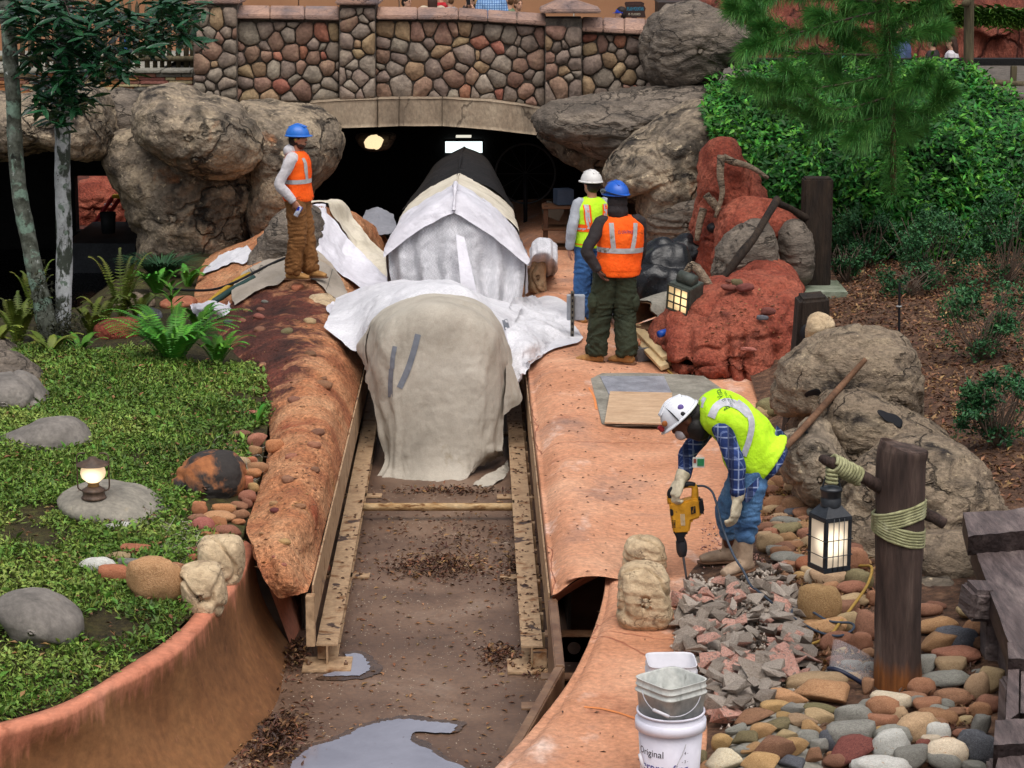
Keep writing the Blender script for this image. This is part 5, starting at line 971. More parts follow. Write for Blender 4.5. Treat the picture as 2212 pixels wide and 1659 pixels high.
  def rib(pts,wd,m,mode,nm='tape'):
   Q=cat_resample(np.array(pts,float),26);T_=np.gradient(Q,axis=0);T_/=np.linalg.norm(T_,axis=1)[:,None]+1e-9;N_=np.c_[-T_[:,1],T_[:,0]];V=[]
   for i in range(26):
    for s in(-.5,0,.5):
     a,z=Q[i]+N_[i]*wd*s if mode!='ring' else(Q[i][0],Q[i][1]+wd*s)
     if mode=='ring':
      d_=xa*math.cos(a)+ya*math.sin(a);o_=wc+ax*z*k;h=bvv.ray_cast(o_+d_*.6,-d_);q=h[0]or(o_+d_*.17*k);q=q+d_*.005
     else:
      sg=1 if mode=='front' else-1;o_=wc+ax*z*k+xa*a*k;h=bvv.ray_cast(o_+ya*sg*.6,-ya*sg);q=(h[0]or(o_+ya*sg*.1*k))+ya*sg*.006
     V.append(tuple(q))
   return put(nm,V,grid_faces(26,3),m if not isinstance(m,str)else MS[m],t)
  if stripes:
   tape='reflectc' if vest=='lime' else 'reflect'
   if trim:
    rib([(a,.065)for a in np.linspace(0,2*math.pi,9)],.085,trim,'ring','trim')
    for s in(-1,1):
     for md in('front','back'):rib([(s*.115,.33),(s*.11,.2),(s*.085,.06)],.08,trim,md,'trim')
   rib([(a,.065)for a in np.linspace(0,2*math.pi,9)],.05,tape,'ring')
   for s in(-1,1):
    for md in('front','back'):rib([(s*.12,.335),(s*.112,.2),(s*.09,.06)],.045,tape,md)
   t['rib']=0
   if vest=='orange' or trim:
    rib([(a,-.125)for a in np.linspace(0,2*math.pi,9)],.012,trim or 'orange','ring','hem')
  person.last=(bvv,xa,ya,ax,wc,k)
  # -- boots
 for S,fy in zip('LR',footyaw):
  an=Mt['ank'+S];fl_=an.z-.1*k;f=Matrix.Rotation(yaw+fy,3,'Z')if not isinstance(fy,Vector)else Matrix.Rotation(math.atan2(-fy.x,fy.y),3,'Z')
  c=Vector((an.x,an.y,fl_))
  up=[sweep([(0,-.01,.16 if cuff>.9 else.23),(0,-.01,.1),(0,0,.06)],[(.05,.058),(.047,.058),(.045,.07)],14,front=(0,1,0)),sweep([(0,-.075,.045),(0,-.02,.055),(0,.07,.055),(0,.14,.045),(0,.2,.035)],[(.034,.03),(.043,.045),(.046,.042),(.05,.036),(.034,.022)],14,front=(0,0,1),n=12)]
  V,Fc,Nn=remesh([xf(q,f,c,k)for q in up],.008,2);bo=put('boot',V,Fc,MS[boots],t)
  so=sweep([(0,-.09,.012),(0,-.05,.012),(0,.05,.012),(0,.15,.012),(0,.215,.014)],[(.03,.014),(.042,.014),(.044,.013),(.053,.013),(.03,.01)],14,front=(0,0,1),n=14)
  put('sole',*xf(so,f,c,k),flat('sole '+t.name+S,'6a4a34'),bo)
  for j in range(4):
   y_=.035+j*.022;z_=.108-j*.012
   put('lace',*xf(sweep([(-.026,y_,z_-.008),(0,y_+.005,z_+.002),(.026,y_,z_-.008)],[.0035],5),f,c,k),flat('lace'+t.name+S+str(j),'6a5a24'),bo)
   # -- hard hat
 if helmet:
  ht=[];
  prof=[(math.cos(a)*1.0,math.sin(a))for a in np.linspace(0,math.pi/2-.02,10)]
  V,Fc=lathe(prof,(0,0,0),28);V=V*[.118,.14,.135];
  hv=np.array([(x,y,z)for x,y,z in V]);cen_=(0,-.005,.04)
  hat=put('hard_hat',*xf((hv+np.array(cen_),Fc),Hm,hc,k),MS[helmet],t)
  ang=np.linspace(0,2*math.pi,36,endpoint=False);R1=[]
  for rr,zz in((1.0,.0),(1.0,.012),(1.06,.006),(1.08,.0),(1.06,-.006),(.97,-.004)):
   fr=np.where(np.sin(ang)>0,1+(rr-1)*(1+2.6*np.sin(ang)**2),rr);R1 .append(np.c_[.118*fr*np.cos(ang),.14*fr*np.sin(ang),np.full(36,zz)-.006*(rr-1)*6])
  V=np.vstack(R1);put('brim',*xf((V+np.array(cen_),[tuple(q)for q in grid_faces(6,36,True)]),Hm,hc,k),MS[helmet],hat)
  for a in(-.035,0,.035):
   put('ridge',*xf(sweep([(a,.1,.098+.04),(a,.0,.176-abs(a)*.2),(a,-.1,.098+.04)],[(.007,.006)],6,n=12),Hm,hc,k),MS[helmet],hat)
  put('headband',*xf(sweep([(.08,.02,.02),(.086,-.04,.012),(.05,-.1,.002),(0,-.115,-.002),(-.05,-.1,.002),(-.086,-.04,.012),(-.08,.02,.02)],[(.012,.003)],6,front=(0,0,1),n=24),Hm,hc,k),MS['black'],hat)
 return t,Mt,Hm
 # -- left worker with the can
b1=hit(647,612);k1_=.945
w1,j1,H1=person('person in blue hard hat, dirty orange vest and brown trousers standing on the bank',(b1 .x,b1 .y,b1 .z+.05),k1_,R(-102),pose=dict(elR=(.285,-.13,1.13),wrR=(.265,.03,.93),ankL=(-.1,.1,.1),kneeL=(-.1,.07,.5),ankR=(.11,-.05,.1)),head_yaw=R(-2),skin='skin',hair='hair',shirt='hoodie',legs='tan',vest='orange',helmet='bluehat',boots='boot',beard=True,hood=True,footyaw=(-.1,.05),handcurl=.9,loose=1.06)
c=j1['wrR']+Vector((.05,-.02,-.1));can=thing('can','small blue and silver drink can in the hand of the worker on the bank','can',tuple(c))
V,Fc=lathe([(.0,-.06),(.022,-.06),(.026,-.052),(.026,.052),(.022,.06),(0,.06)],(0,0,0),18);Mx=Euler((0,R(32),0)).to_matrix()
put('shell',V@np.array(Mx).T+np.array(c),Fc,mat('can paint',[(.3,H('1c2f9a')),(.48,H('2a3fb0')),(.52,H('c8ccd8'))],scale=14,detail=1,rough=.3,bump=0,metal=.4),can)
put('glasses',*xf(sweep([(-.078,.0,.018),(-.066,.07,.018),(-.035,.098,.018),(0,.1,.02),(.035,.098,.018),(.066,.07,.018),(.078,.0,.018)],[(.012,.003)],6,front=(0,0,1),n=26),H1,j1['head'],k1_),flat('dark lens','141416',rough=.2),w1)
put('ear_plug',*xf(ball((.09,.0,.0),(.008,.008,.008),8,6),H1,j1['head'],k1_),flat('plug','d0e020'),w1)
# -- worker in lime vest, white hat
b2=G(1276,700,0)
w2,j2,H2=person('person in scuffed white hard hat, orange-trimmed lime vest and blue jeans seen from behind',(b2 .x,b2 .y,.0),.93,R(22),pose=dict(elL=(-.27,-.06,1.14),wrL=(-.27,.0,.9)),head_yaw=R(14),skin='skin',shirt='greyshirt',legs='jeans',vest='lime',helmet='whitehat',boots='boot',trim='orange',footyaw=(.1,-.2),shirt_len=.02)
# -- worker in orange vest, blue hat
b3=G(1322,786,0)
w3,j3,H3=person('person in deep blue hard hat, charcoal hood, orange vest and paint-spattered green trousers',(b3 .x+.02,b3 .y,.0),1.0,R(10),pose=dict(elL=(-.31,-.12,1.15),wrL=(-.2,-.14,.96),ankL=(-.17,.05,.1),kneeL=(-.13,.05,.5),ankR=(.12,-.05,.1),pelvis=(.03,0,.95),waist=(.045,0,1.08),chest=(.05,0,1.28),neck=(.045,0,1.47),head=(.01,.02,1.64),shR=(.235,-.01,1.41),shL=(-.15,-.01,1.41),elR=(.265,.03,1.14),wrR=(.25,.14,.95)),head_yaw=R(22),wide=1.12,vlow=.06,skin='skin3',shirt='dkhoodie',legs='green',vest='orange',helmet='bluehat2',boots='boot',bald=True,footyaw=(R(72),R(50)),loose=1.2)
V,Fc,Nn=remesh([xf(ball((0,-.02,-.02),(.092,.1,.11),20,14),H3,j3['head'],1),xf(ball((0,-.03,-.12),(.1,.09,.09),18,12),H3,j3['head'],1)],.011,3)
V=V+Nn*(ridge(V,9,2)[:,None]*.008);put('hood',V,Fc,MS['dkhoodie'],w3)
put('goggle_strap',*xf(sweep([(-.1,.07,.07),(-.118,-.02,.07),(-.07,-.12,.05),(.03,-.15,.035),(.11,-.06,.04)],[(.018,.004)],6,front=(0,0,1),n=24),H3,j3['head'],1),MS['black'],w3)
put('goggles',*xf(ball((-.11,.06,.07),(.02,.05,.025),12,8),H3,j3['head'],1),flat('goggle','50585a',rough=.2),w3)
for S,s in(('L',-1),('R',1)):
 q=j3['hip'+S].lerp(j3['knee'+S],.72)+rotz((s*.095,-.02,0),R(10));V,Fc,Nn=remesh([ball(tuple(q),(.045,.09,.1),14,10)],.012,2);put('cargo_pocket',V+Nn*(ridge(V,14,2)[:,None]*.01),Fc,MS['green'],w3)
def vest_text(s,w_m,h_m,x0,z0,col,parent,bold=0):
 bvv,xa,ya,ax,wc,k=person.last;V,Fc=text_vf(s,1);V[:,0]-=V[:,0].mean();wdt=V[:,0].max()-V[:,0].min();hh=V[:,1].max()-V[:,1].min();out=[]
 for x,y,_ in V:
  o_=wc+xa*(x0+x/wdt*w_m)*k+ax*(z0+y/hh*h_m)*k;h=bvv.ray_cast(o_-ya*.6,ya);out.append(tuple((h[0]or o_-ya*.15)-ya*.007))
 put('lettering',out,Fc,flat('vest ink '+s[:3],col,bump=0),parent,smooth=False)
vest_text('CL COATINGS',.15,.028,.025,.25,'3a3478',w3)
# -- bent worker with the demolition hammer
YJ=15.0
def q_(x,y,Y=YJ):return D(x,y,Y)
J4=dict(pelvis=q_(1640,968,15.05),waist=q_(1608,925,15.05),chest=q_(1566,893,15.05),neck=q_(1512,890,15.05),head=q_(1478,908,15.02),hipL=q_(1640,985,14.96),hipR=q_(1622,985,15.14),kneeL=q_(1616,1098,14.88),kneeR=q_(1575,1098,15.2),ankL=q_(1607,1222,14.86),ankR=q_(1574,1186,15.3),shL=q_(1560,925,14.87),shR=q_(1530,922,15.24),elL=q_(1590,1003,14.78),elR=q_(1486,978,15.2),wrL=q_(1594,1070,14.76),wrR=q_(1478,1030,15.02))
ax4=(J4['neck']-J4['pelvis']).normalized();tf4=Vector((-.35,0,-1));tf4=(tf4-ax4*tf4 .dot(ax4)).normalized()
yv=Vector((-.72,-.12,-.68)).normalized();xv=Vector((0,1,0));xv=(xv-yv*xv.dot(yv)).normalized();zv=xv.cross(yv);Hm4=Matrix((xv,yv,zv)).transposed()
base4=Vector((J4['ankL'].x,J4['ankL'].y,.03))
J4['ankL'].z=.19;J4['ankR'].z=.13
w4,j4,H4=person('person in white hard hat, lime vest and blue plaid shirt bending over a demolition hammer',tuple(base4),1.0,R(90),J=J4,tf=tf4,Hm=Hm4,skin='skin3',shirt='plaid',legs='jeansl',vest='lime',helmet='whitehat2',boots='bootl',gloves=True,bald=True,face=False,footyaw=(Vector((-.75,-.66,0)),Vector((-.98,-.1,0))),stripes=False,vox=.008,hang=.05,vlow=.07,shirt_len=.1,cuff=.62,cuffr=.8,loose=.82)
bvv,xa,ya,ax,wc,k=person.last
BV4=bvh_of([o for o in w4 .children if o.name.startswith('vest')])
def strip4(pts,wpx,m,nm='tape',bv=BV4):return strip(pts,wpx,w4,bv,m,nm,.008)
strip4([(1536,902),(1548,878),(1570,868),(1598,878),(1618,896)],17,MS['reflectc']);strip4([(1592,868),(1612,884),(1624,912),(1619,948),(1606,985)],13,MS['reflectc'])
strip4([(1542,905),(1541,930),(1548,955)],10,MS['reflectc']);strip4([(1522,858),(1516,870),(1514,880)],9,MS['reflectc']);strip4([(1560,1005),(1572,1000)],9,MS['reflectc'])
strip4([(1677,915),(1672,950),(1660,985),(1640,1025),(1622,1048)],3,MS['black'],'hem');
for s_,cx_,cy_,wpx,hpx,col in(('Buena Vista',1562,862,14,46,'1c4a2c'),('CONSTRUCTION',1574,862,5,36,'1c4a2c'),('COMPANY',1581,862,4,22,'1c4a2c')):
 V,Fc=text_vf(s_,1);V[:,0]-=(V[:,0].max()+V[:,0].min())/2;V[:,1]-=V[:,1].mean();sx=hpx/(V[:,0].max()-V[:,0].min());sy=wpx/(V[:,1].max()-V[:,1].min());a=R(118)
 put('lettering',[tuple(hit(cx_+(x*sx*math.cos(a)-y*sy*math.sin(a)),cy_-(x*sx*math.sin(a)+y*sy*math.cos(a)),BV4)-ray(cx_,cy_).normalized()*.007)for x,y,_ in V],Fc,flat('vest ink '+s_,col,bump=0),w4,smooth=False)
V,Fc,Nn=remesh([xf(ball((0,-.03,-.09),(.082,.085,.1),18,12),H4,j4['head'],1),sweep([j4['head']+(j4['neck']-j4['head'])*.3,j4['neck']],[.075,.08],14)],.01,3)
put('neck_gaiter',V+Nn*(ridge(V,12,2)[:,None]*.006),Fc,MS['blackcloth'],w4)
put('dust_mask',*xf(ball((0,.075,-.05),(.045,.045,.045),16,10),H4,j4['head'],1),flat('mask','c8c0c4'),w4)
put('hat_strap',*xf(sweep([(-.118,.03,.05),(-.1,.03,.11),(0,.035,.16),(.1,.03,.11),(.118,.03,.05)],[(.012,.004)],6,front=(0,1,0),n=22),H4,j4['head'],1),MS['black'],w4)
put_b('head_lamp',xf(obox((-.03,.15,.075),(.06,.035,.04)),H4,j4['head'],1),flat('lamp red','8a1c20'),w4,.006)
for(x,y,z,r_,h_)in((-.098,-.04,.1,.022,'6a5a9a'),(-.11,-.02,.06,.018,'28282c'),(-.07,.11,.09,.02,'9a5a2a')):
 put('sticker',*xf(ball((x,y,z),(.01,r_,r_),12,8),H4,j4['head'],1),flat('sticker'+h_,h_),w4)
bd_=thing('badge','green and white clip-on ID badge hanging from the bent worker','badge',tuple(q_(1508,1000,14.9)))
put("card",*join([(lambda a,b:box_vf(a.x,b.x,14.9,14.904,a.z,b.z))(D(1496,1010,14.9),D(1522,988,14.9))]),flat('card','c8ccc4'),bd_,smooth=False)
put('green_field',*(lambda a,b:box_vf(a.x,b.x,14.895,14.9,a.z,b.z))(D(1506,1006,14.9),D(1521,991,14.9)),flat('cardg','2a7a4c'),bd_,smooth=False)
put('photo',*(lambda a,b:box_vf(a.x,b.x,14.895,14.9,a.z,b.z))(D(1498,1000,14.9),D(1504,991,14.9)),flat('cardp','8a4a40'),bd_,smooth=False)
loft('shirt_tail',[[(1676,918,'Y',15.0),(1668,960,'Y',14.95),(1650,1005,'Y',14.88),(1628,1050,'Y',14.85)],[(1697,940,'Y',15.05),(1683,985,'Y',15.0),(1660,1030,'Y',14.92),(1622,1085,'Y',14.84)]],40,14,MS['plaid'],wr(.012,6,3),parent=w4)
loft('shirt_tail',[[(1640,1030,'Y',14.8),(1612,1055,'Y',14.78),(1600,1060,'Y',14.8)],[(1640,1050,'Y',14.78),(1618,1084,'Y',14.76),(1604,1078,'Y',14.8)]],20,10,MS['plaid'],wr(.01,6,3),parent=w4)
def glove(wr0,wr1,d,pn,side,curl):
 V,Fc,Nn=remesh([sweep([wr0,wr0 .lerp(wr1,.6),wr1],[.048,.044,.034],14,n=8)]+hand_parts(wr1,d,pn,1.22,side,curl,1.25),.0075,2)
 put('glove',V+Nn*(ridge(V,16,2)[:,None]*.003),Fc,MS['glove'],w4)
glove(q_(1595,1052,14.77),q_(1593,1082,14.76),(q_(1586,1130,14.74)-q_(1593,1082,14.76)),(-1,.6,.2),1,.55)
glove(q_(1478,1020,15.03),q_(1468,1040,15.0),(-.35,-.25,-.8),(.7,.4,-.5),-1,.95)
dh=thing('demolition_hammer','yellow and black electric demolition hammer held upright on the broken deck','power tool',tuple(q_(1484,1252,14.97)))
def zp(x,y):return(1403.9+x*.2767,810+y*.2767)
def plate_(pts,Y0,th,m,nm,bev=.008,parent=dh):
 P=[D(*zp(a,b),Y0)for a,b in pts];n=len(P);V=[(p.x,Y0-th/2,p.z)for p in P]+[(p.x,Y0+th/2,p.z)for p in P]
 Fc=[tuple(range(n)),tuple(range(2*n-1,n-1,-1))]+[(i,i+n,(i+1)%n+n,(i+1)%n)for i in range(n)]
 return put_b(nm,(np.array(V),Fc),m,parent,bev)
Yt=15.0
plate_([(148,985),(200,990),(330,955),(385,960),(395,1100),(320,1125),(305,1220),(180,1225),(160,1100)],Yt,.1,MS['yellow'],'housing',.012)
plate_([(175,1215),(300,1205),(285,1240),(265,1245),(275,1290),(210,1300),(200,1245)],Yt,.085,MS['black'],'front_collar',.008)
tube('chuck',[D(*zp(240,1290),Yt),D(*zp(247,1330),Yt),D(*zp(250,1375),Yt),D(*zp(256,1415),Yt)],[.034,.038,.036,.024],flat('chuck steel','2c2c30',rough=.4),dh,n=12,seg=16)
tube('chisel',[D(*zp(258,1400),Yt-.005),D(*zp(287,1600),14.96)],[.0095,.007],flat('chisel steel','5a5a5e',rough=.4,metal=.6),dh,n=6)
tube('grip',[D(*zp(165,1000),Yt),D(*zp(165,915),Yt),D(*zp(215,880),Yt),D(*zp(300,860),Yt),D(*zp(345,870),Yt),D(*zp(352,930),Yt),D(*zp(348,970),Yt)],[.026,.024,.02,.019,.021,.024,.026],MS['yellow'],dh,n=30,seg=12)
tube('rubber_grip',[D(*zp(165,955),Yt),D(*zp(168,912),Yt),D(*zp(215,874),Yt),D(*zp(300,854),Yt),D(*zp(350,862),Yt)],[.0275,.0265,.023,.021,.02],MS['black'],dh,n=24,seg=12)
plate_([(360,960),(410,955),(425,1060),(410,1095),(372,1075)],Yt,.088,MS['black'],'motor_vent',.014)
plate_([(318,1030),(355,1022),(358,1078),(322,1088)],Yt-.051,.006,MS['black'],'name_plate',.001)
V,Fc=text_vf('DEWALT',1);V[:,0]-=V[:,0].mean();V[:,1]-=V[:,1].mean();c_=D(*zp(339,1055),Yt-.056);a=R(78)
put('lettering',[(c_.x+(x*.012*math.cos(a)-y*.014*math.sin(a)),Yt-.056,c_.z+(x*.012*math.sin(a)+y*.014*math.cos(a)))for x,y,_ in V],Fc,MS['yellow'],dh,smooth=False)
for i in range(4):plate_([(238+i*9,1085),(243+i*9,1085),(248+i*9,1175),(243+i*9,1178)],Yt-.051,.004,MS['glove'],'vent_slot',.0005)
plate_([(155,1045),(180,1050),(186,1085),(178,1102),(160,1098)],Yt-.05,.008,MS['black'],'dial',.003)
for i in range(4):
 for j in range(2):plate_([(172+j*16,1135+i*16),(184+j*16,1135+i*16),(184+j*16,1143+i*16),(172+j*16,1143+i*16)],Yt-.051,.004,MS['black'],'vent_slot',.0005)
 # -- guests beyond the bridge and by the cliff
def guest(label,px,py,Y,g0,**k):
 h=D(px,py,Y);hz=h.z-g0;kk=hz/1.62
 return person(label,(h.x,Y,g0),kk,vox=.016,**k)
GU='guests standing beyond the bridge wall'
guest('person with short dark hair looking right over the bridge wall, leftmost of the guests',877,5,46,.9,yaw=R(-120),hair='hair',skin='skin2',shirt='greyshirt',group=GU)
guest('person with long brown hair seen from behind above the bridge wall',933,-6,45,.9,yaw=R(10),hair='beard',skin='skin2',shirt='cream' if 'cream' in MS else 'hoodie',longhair=True,group=GU)
guest('person in red top holding a toddler above the bridge wall',952,-14,45.6,.9,yaw=R(-60),hair='hairb',skin='skin2',shirt='redtop' if 'redtop' in MS else 'orange',group=GU)
guest('toddler in grey top with light brown hair carried at the bridge wall',972,1,45.2,1.2,yaw=R(60),hair='hairb',skin='skin2',shirt='greyshirt',group=GU,name='child')
g4=guest('person holding up a black phone in front of the face at the bridge wall',1016,5,45,.9,yaw=R(180),hair='hair',skin='skin2',shirt='dkhoodie',longhair=True,group=GU,pose=dict(elR=(.24,.12,1.2),wrR=(.08,.22,1.56),elL=(-.24,.12,1.2),wrL=(-.08,.22,1.5)))
a=D(1012,2,44.7);put_b('phone',obox(tuple(a),(.075,.012,.15)),MS['black'],None,.004,label='black phone held up by a guest behind the bridge coping',cat='phone')
guest('person with blond bun seen from behind next to the phone holder',1029,8,45.6,.9,yaw=R(-30),hair='blondhair',skin='skin2',shirt='hoodie',group=GU)
guest('person in blue gingham shirt with back to the bridge wall',1062,-24,44.5,.9,yaw=R(0),hair='hair',skin='skin2',shirt='gingham',group=GU)
guest('person in olive green shirt looking left above the bridge wall',1099,1,45,.9,yaw=R(75),hair='hairb',skin='skin2',shirt='olive' if 'olive' in MS else 'green',group=GU)
guest('person with curly light brown hair behind the one in olive green',1119,10,45.8,.9,yaw=R(-150),hair='hairb',skin='skin2',shirt='dkhoodie',group=GU)
gc=guest('child in bright blue cap at the right end of the bridge coping',1343,30,41,.9,yaw=R(80),hair='hair',skin='skin2',shirt='dkhoodie',name='child')
V,Fc=lathe([(math.cos(a),math.sin(a))for a in np.linspace(0,1.55,8)],(0,0,0),20);put('cap',*xf((V*[.1,.12,.11]+np.array((0,0,.02)),Fc),gc[2],gc[1]['head'],.85),flat('royal blue cap','1c3aa8'),gc[0])
put('cap_visor',*xf(sweep([(0,.08,.03),(0,.17,.015)],[(.075,.008),(.05,.004)],12,front=(0,0,1)),gc[2],gc[1]['head'],.85),flat('royal blue visor','1c3aa8'),gc[0])
guest('child in red top and blue trousers behind the picket fence',268,44,33.4,2.13,yaw=R(60),hair='hair',skin='skin2',shirt='redtop' if 'redtop' in MS else 'orange',legs='jeans',name='child')
GR='guests by the red cliff'
guest('person in hooded blue grey jacket bending forward by the red cliff',1950,62,44,.2,yaw=R(70),hair='hair',skin='skin2',shirt='navy' if 'navy' in MS else 'jeans',hood=True,group=GR)
guest('person with dark receding hair and dark sweater by the red cliff',2015,92,45,.2,yaw=R(60),hair='hair',skin='skin2',shirt='dkhoodie',group=GR)
guest('person with long brown hair and white top by the timber pole',2057,92,44.6,.2,yaw=R(70),hair='beard',skin='skin2',shirt='hoodie',longhair=True,group=GR)
guest('child in light blue beside the hooded person',1937,92,45,.2,yaw=R(0),hair='hairb',skin='skin2',shirt='gingham',group=GR,name='child')
guest('child in turquoise glimpsed through the pine branches',1820,105,45,.2,yaw=R(0),hair='hairb',skin='skin2',shirt='teal' if 'teal' in MS else 'gingham',group=GR,name='child')
# -- VEGETATION
LEAF_V=np.array([(0,0,0),(-.5,.45,.12),(.5,.45,.12),(0,1,0),(0,.5,0)],float);LEAF_F=np.array([(0,4,1),(0,2,4),(1,4,3),(4,2,3)])
def rand_rots(n,up=.5,nrm=None):
 """random frames: x,y,z axes; z biased upward or along nrm"""
 z=RS.normal(size=(n,3));z/=np.linalg.norm(z,axis=1)[:,None]
 b=np.array([0,0,1.])if nrm is None else nrm
 z=z*(1-up)+b*up;z/=np.linalg.norm(z,axis=1)[:,None]
 y=RS.normal(size=(n,3));y-=z*(y*z).sum(1)[:,None];y/=np.linalg.norm(y,axis=1)[:,None]
 return np.cross(y,z),y,z
def leaf_mesh(P,L,wd,up=.5,nrm=None,tv=LEAF_V,tf_=LEAF_F,var=.35,fr=None):
 n=len(P);x,y,z=fr if fr is not None else rand_rots(n,up,nrm);s=(L*(1+var*RS.uniform(-1,1,n)))[:,None]
 V=np.concatenate([(P+x*s*wd*a+y*s*b+z*s*c)[:,None]for a,b,c in tv],1).reshape(-1,3)
 F_=(tf_[None]+(np.arange(n)*len(tv))[:,None,None]).reshape(-1,3);return V,F_
def samp_surface(rows,n,nu=60,nv=60,inner=.0,depth=.25,dens=None):
 A=loft_grid(rows,nu,nv);N_=gnorm(A)
 u=RS.uniform(0,nu-1.001,n);v=RS.uniform(0,nv-1.001,n);i,j=v.astype(int),u.astype(int);fu,fv=(u-j)[:,None],(v-i)[:,None]
 P=(A[i,j]*(1-fu)+A[i,j+1]*fu)*(1-fv)+(A[i+1,j]*(1-fu)+A[i+1,j+1]*fu)*fv;return P,N_[i,j]
 # -- hedge: a bulging volume of glossy leaves
hedge=thing('hedge','large dense glossy green hedge filling the right side above the red rocks','hedge',tuple(D(1850,500,26.5)))
HR=[[(1530,190,'Y',29.5),(1640,130,'Y',30),(1760,128,'Y',30),(1900,142,'Y',30),(2030,152,'Y',30),(2110,200,'Y',30),(2300,260,'Y',30)],[(1522,215,'Y',28.6),(1640,165,'Y',28.8),(1760,160,'Y',29),(1900,172,'Y',29),(2030,180,'Y',29),(2130,215,'Y',29),(2300,300,'Y',28.5)],[(1525,250,'Y',27.7),(1640,240,'Y',27.6),(1760,235,'Y',27.5),(1900,230,'Y',27.4),(2050,240,'Y',27.4),(2150,275,'Y',27.4),(2320,330,'Y',27)],[(1560,310,'Y',27.3),(1650,340,'Y',26.8),(1760,340,'Y',26.6),(1900,335,'Y',26.5),(2050,335,'Y',26.4),(2150,340,'Y',26.4),(2320,380,'Y',26)],[(1600,370,'Y',27.2),(1670,430,'Y',26.6),(1770,440,'Y',26.3),(1900,440,'Y',26.1),(2050,430,'Y',26),(2150,420,'Y',26),(2320,450,'Y',25.6)],[(1640,420,'Y',27.2),(1690,480,'Y',26.8),(1780,540,'Y',26.4),(1900,560,'Y',26.2),(2050,560,'Y',26),(2150,540,'Y',26),(2320,540,'Y',25.6)]]
def hd(p,u,v):return fbm(p,1.1,3)*.3
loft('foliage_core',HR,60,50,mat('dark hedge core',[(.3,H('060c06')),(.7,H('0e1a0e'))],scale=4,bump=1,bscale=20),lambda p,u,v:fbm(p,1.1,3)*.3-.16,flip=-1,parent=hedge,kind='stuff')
P,N_=samp_surface(HR,26000);nz=np.array([0,-.25,.97]);sgn=np.sign((N_*nz).sum(1)+1e-6)[:,None];N_=N_*sgn
P=P+N_*(fbm(P,1.1,3)*.3)[:,None]+N_*RS.uniform(-.16,.07,len(P))[:,None]
nn=N_*.5+np.array([0,-.3,.6]);V,Fc=leaf_mesh(P,.098,.42,.6,nn);put('leaves',V,Fc,LF['hedge'],hedge,smooth=False,kind='stuff')
k=1300;q=RS.randint(0,len(P),k);top=P[q]+N_[q]*.05
Vs,Fs=[],[]
for a in range(5):
 Pk=top+np.c_[RS.uniform(-.02,.02,k),RS.uniform(-.02,.02,k),np.full(k,a*.018)];v_,f_=leaf_mesh(Pk,.085,.42,.45,np.array([0,-.2,1.]));Fs.append(f_+sum(len(x)for x in Vs));Vs.append(v_)
put('sprigs',np.vstack(Vs),np.vstack(Fs),leafm('young hedge leaf','2c5e1a','4a8a2c','74b04a'),hedge,smooth=False,kind='stuff')
# -- ornamental grass beyond the sign
P=np.array([tuple(D(RS.uniform(1385,1520),RS.uniform(-20,14),RS.uniform(52,55)))for _ in range(900)]);V,Fc=leaf_mesh(P,.5,.1,.6);put('ornamental_grass',V,Fc,leafm('pale grass','6a7a4a','94a474','b8c498'),smooth=False,label='pale green ornamental grass above the tan wall behind the sign',cat='plant')
# -- grass ledge on the cliff
P=[]
for _ in range(9000):
 x=RS.uniform(1830,2300);f=(x-1830)/400;P.append(tuple(D(x,22+22*f+RS.normal()*7,45.9)))
V,Fc=leaf_mesh(np.array(P),.28,.14,.7);put('bank_grass',V,Fc,LF['grassfar'],smooth=False,kind='stuff')
# -- pine sapling
pine=thing('pine_tree','young long-needled pine with drooping branches in front of the hedge','tree',tuple(D(1925,420,25)))
trunk=[D(1930,420,25.2),D(1928,260,25.2),D(1922,130,25.2),D(1915,0,25.2),D(1912,-80,25.2)]
tube('trunk',trunk,[.04,.035,.03,.028,.025],mat('pine bark',[(.3,H('3a2a20')),(.7,H('6a4a38'))],scale=9,bump=.8),pine,n=20)
tips=[]
br=[((1922,210),(1790,235),(1700,150)),((1922,180),(1840,190),(1762,120)),((1925,250),(1800,262),(1660,215)),((1925,240),(2000,240),(2050,200)),((1920,100),(1840,60),(1760,30)),((1918,40),(1820,-10),(1720,-20)),((1918,60),(1990,20),(2040,-10)),((1920,90),(1980,70),(2035,62)),((1922,150),(1850,110),(1795,60)),((1925,270),(1960,290),(1985,270)),((1925,230),(1880,290),(1840,300)),((1700,60),(1640,40),(1585,20)),((1918,20),(1760,60),(1610,110)),((1918,10),(1700,-20),(1600,10)),((1922,160),(1760,190),(1610,175)),((1915,-10),(1900,-60),(1880,-90)),((1925,200),(1900,230),(1870,200)),((1922,120),(1700,110),(1650,60)),((1924,200),(1960,190),(2000,150))]
ND=[]
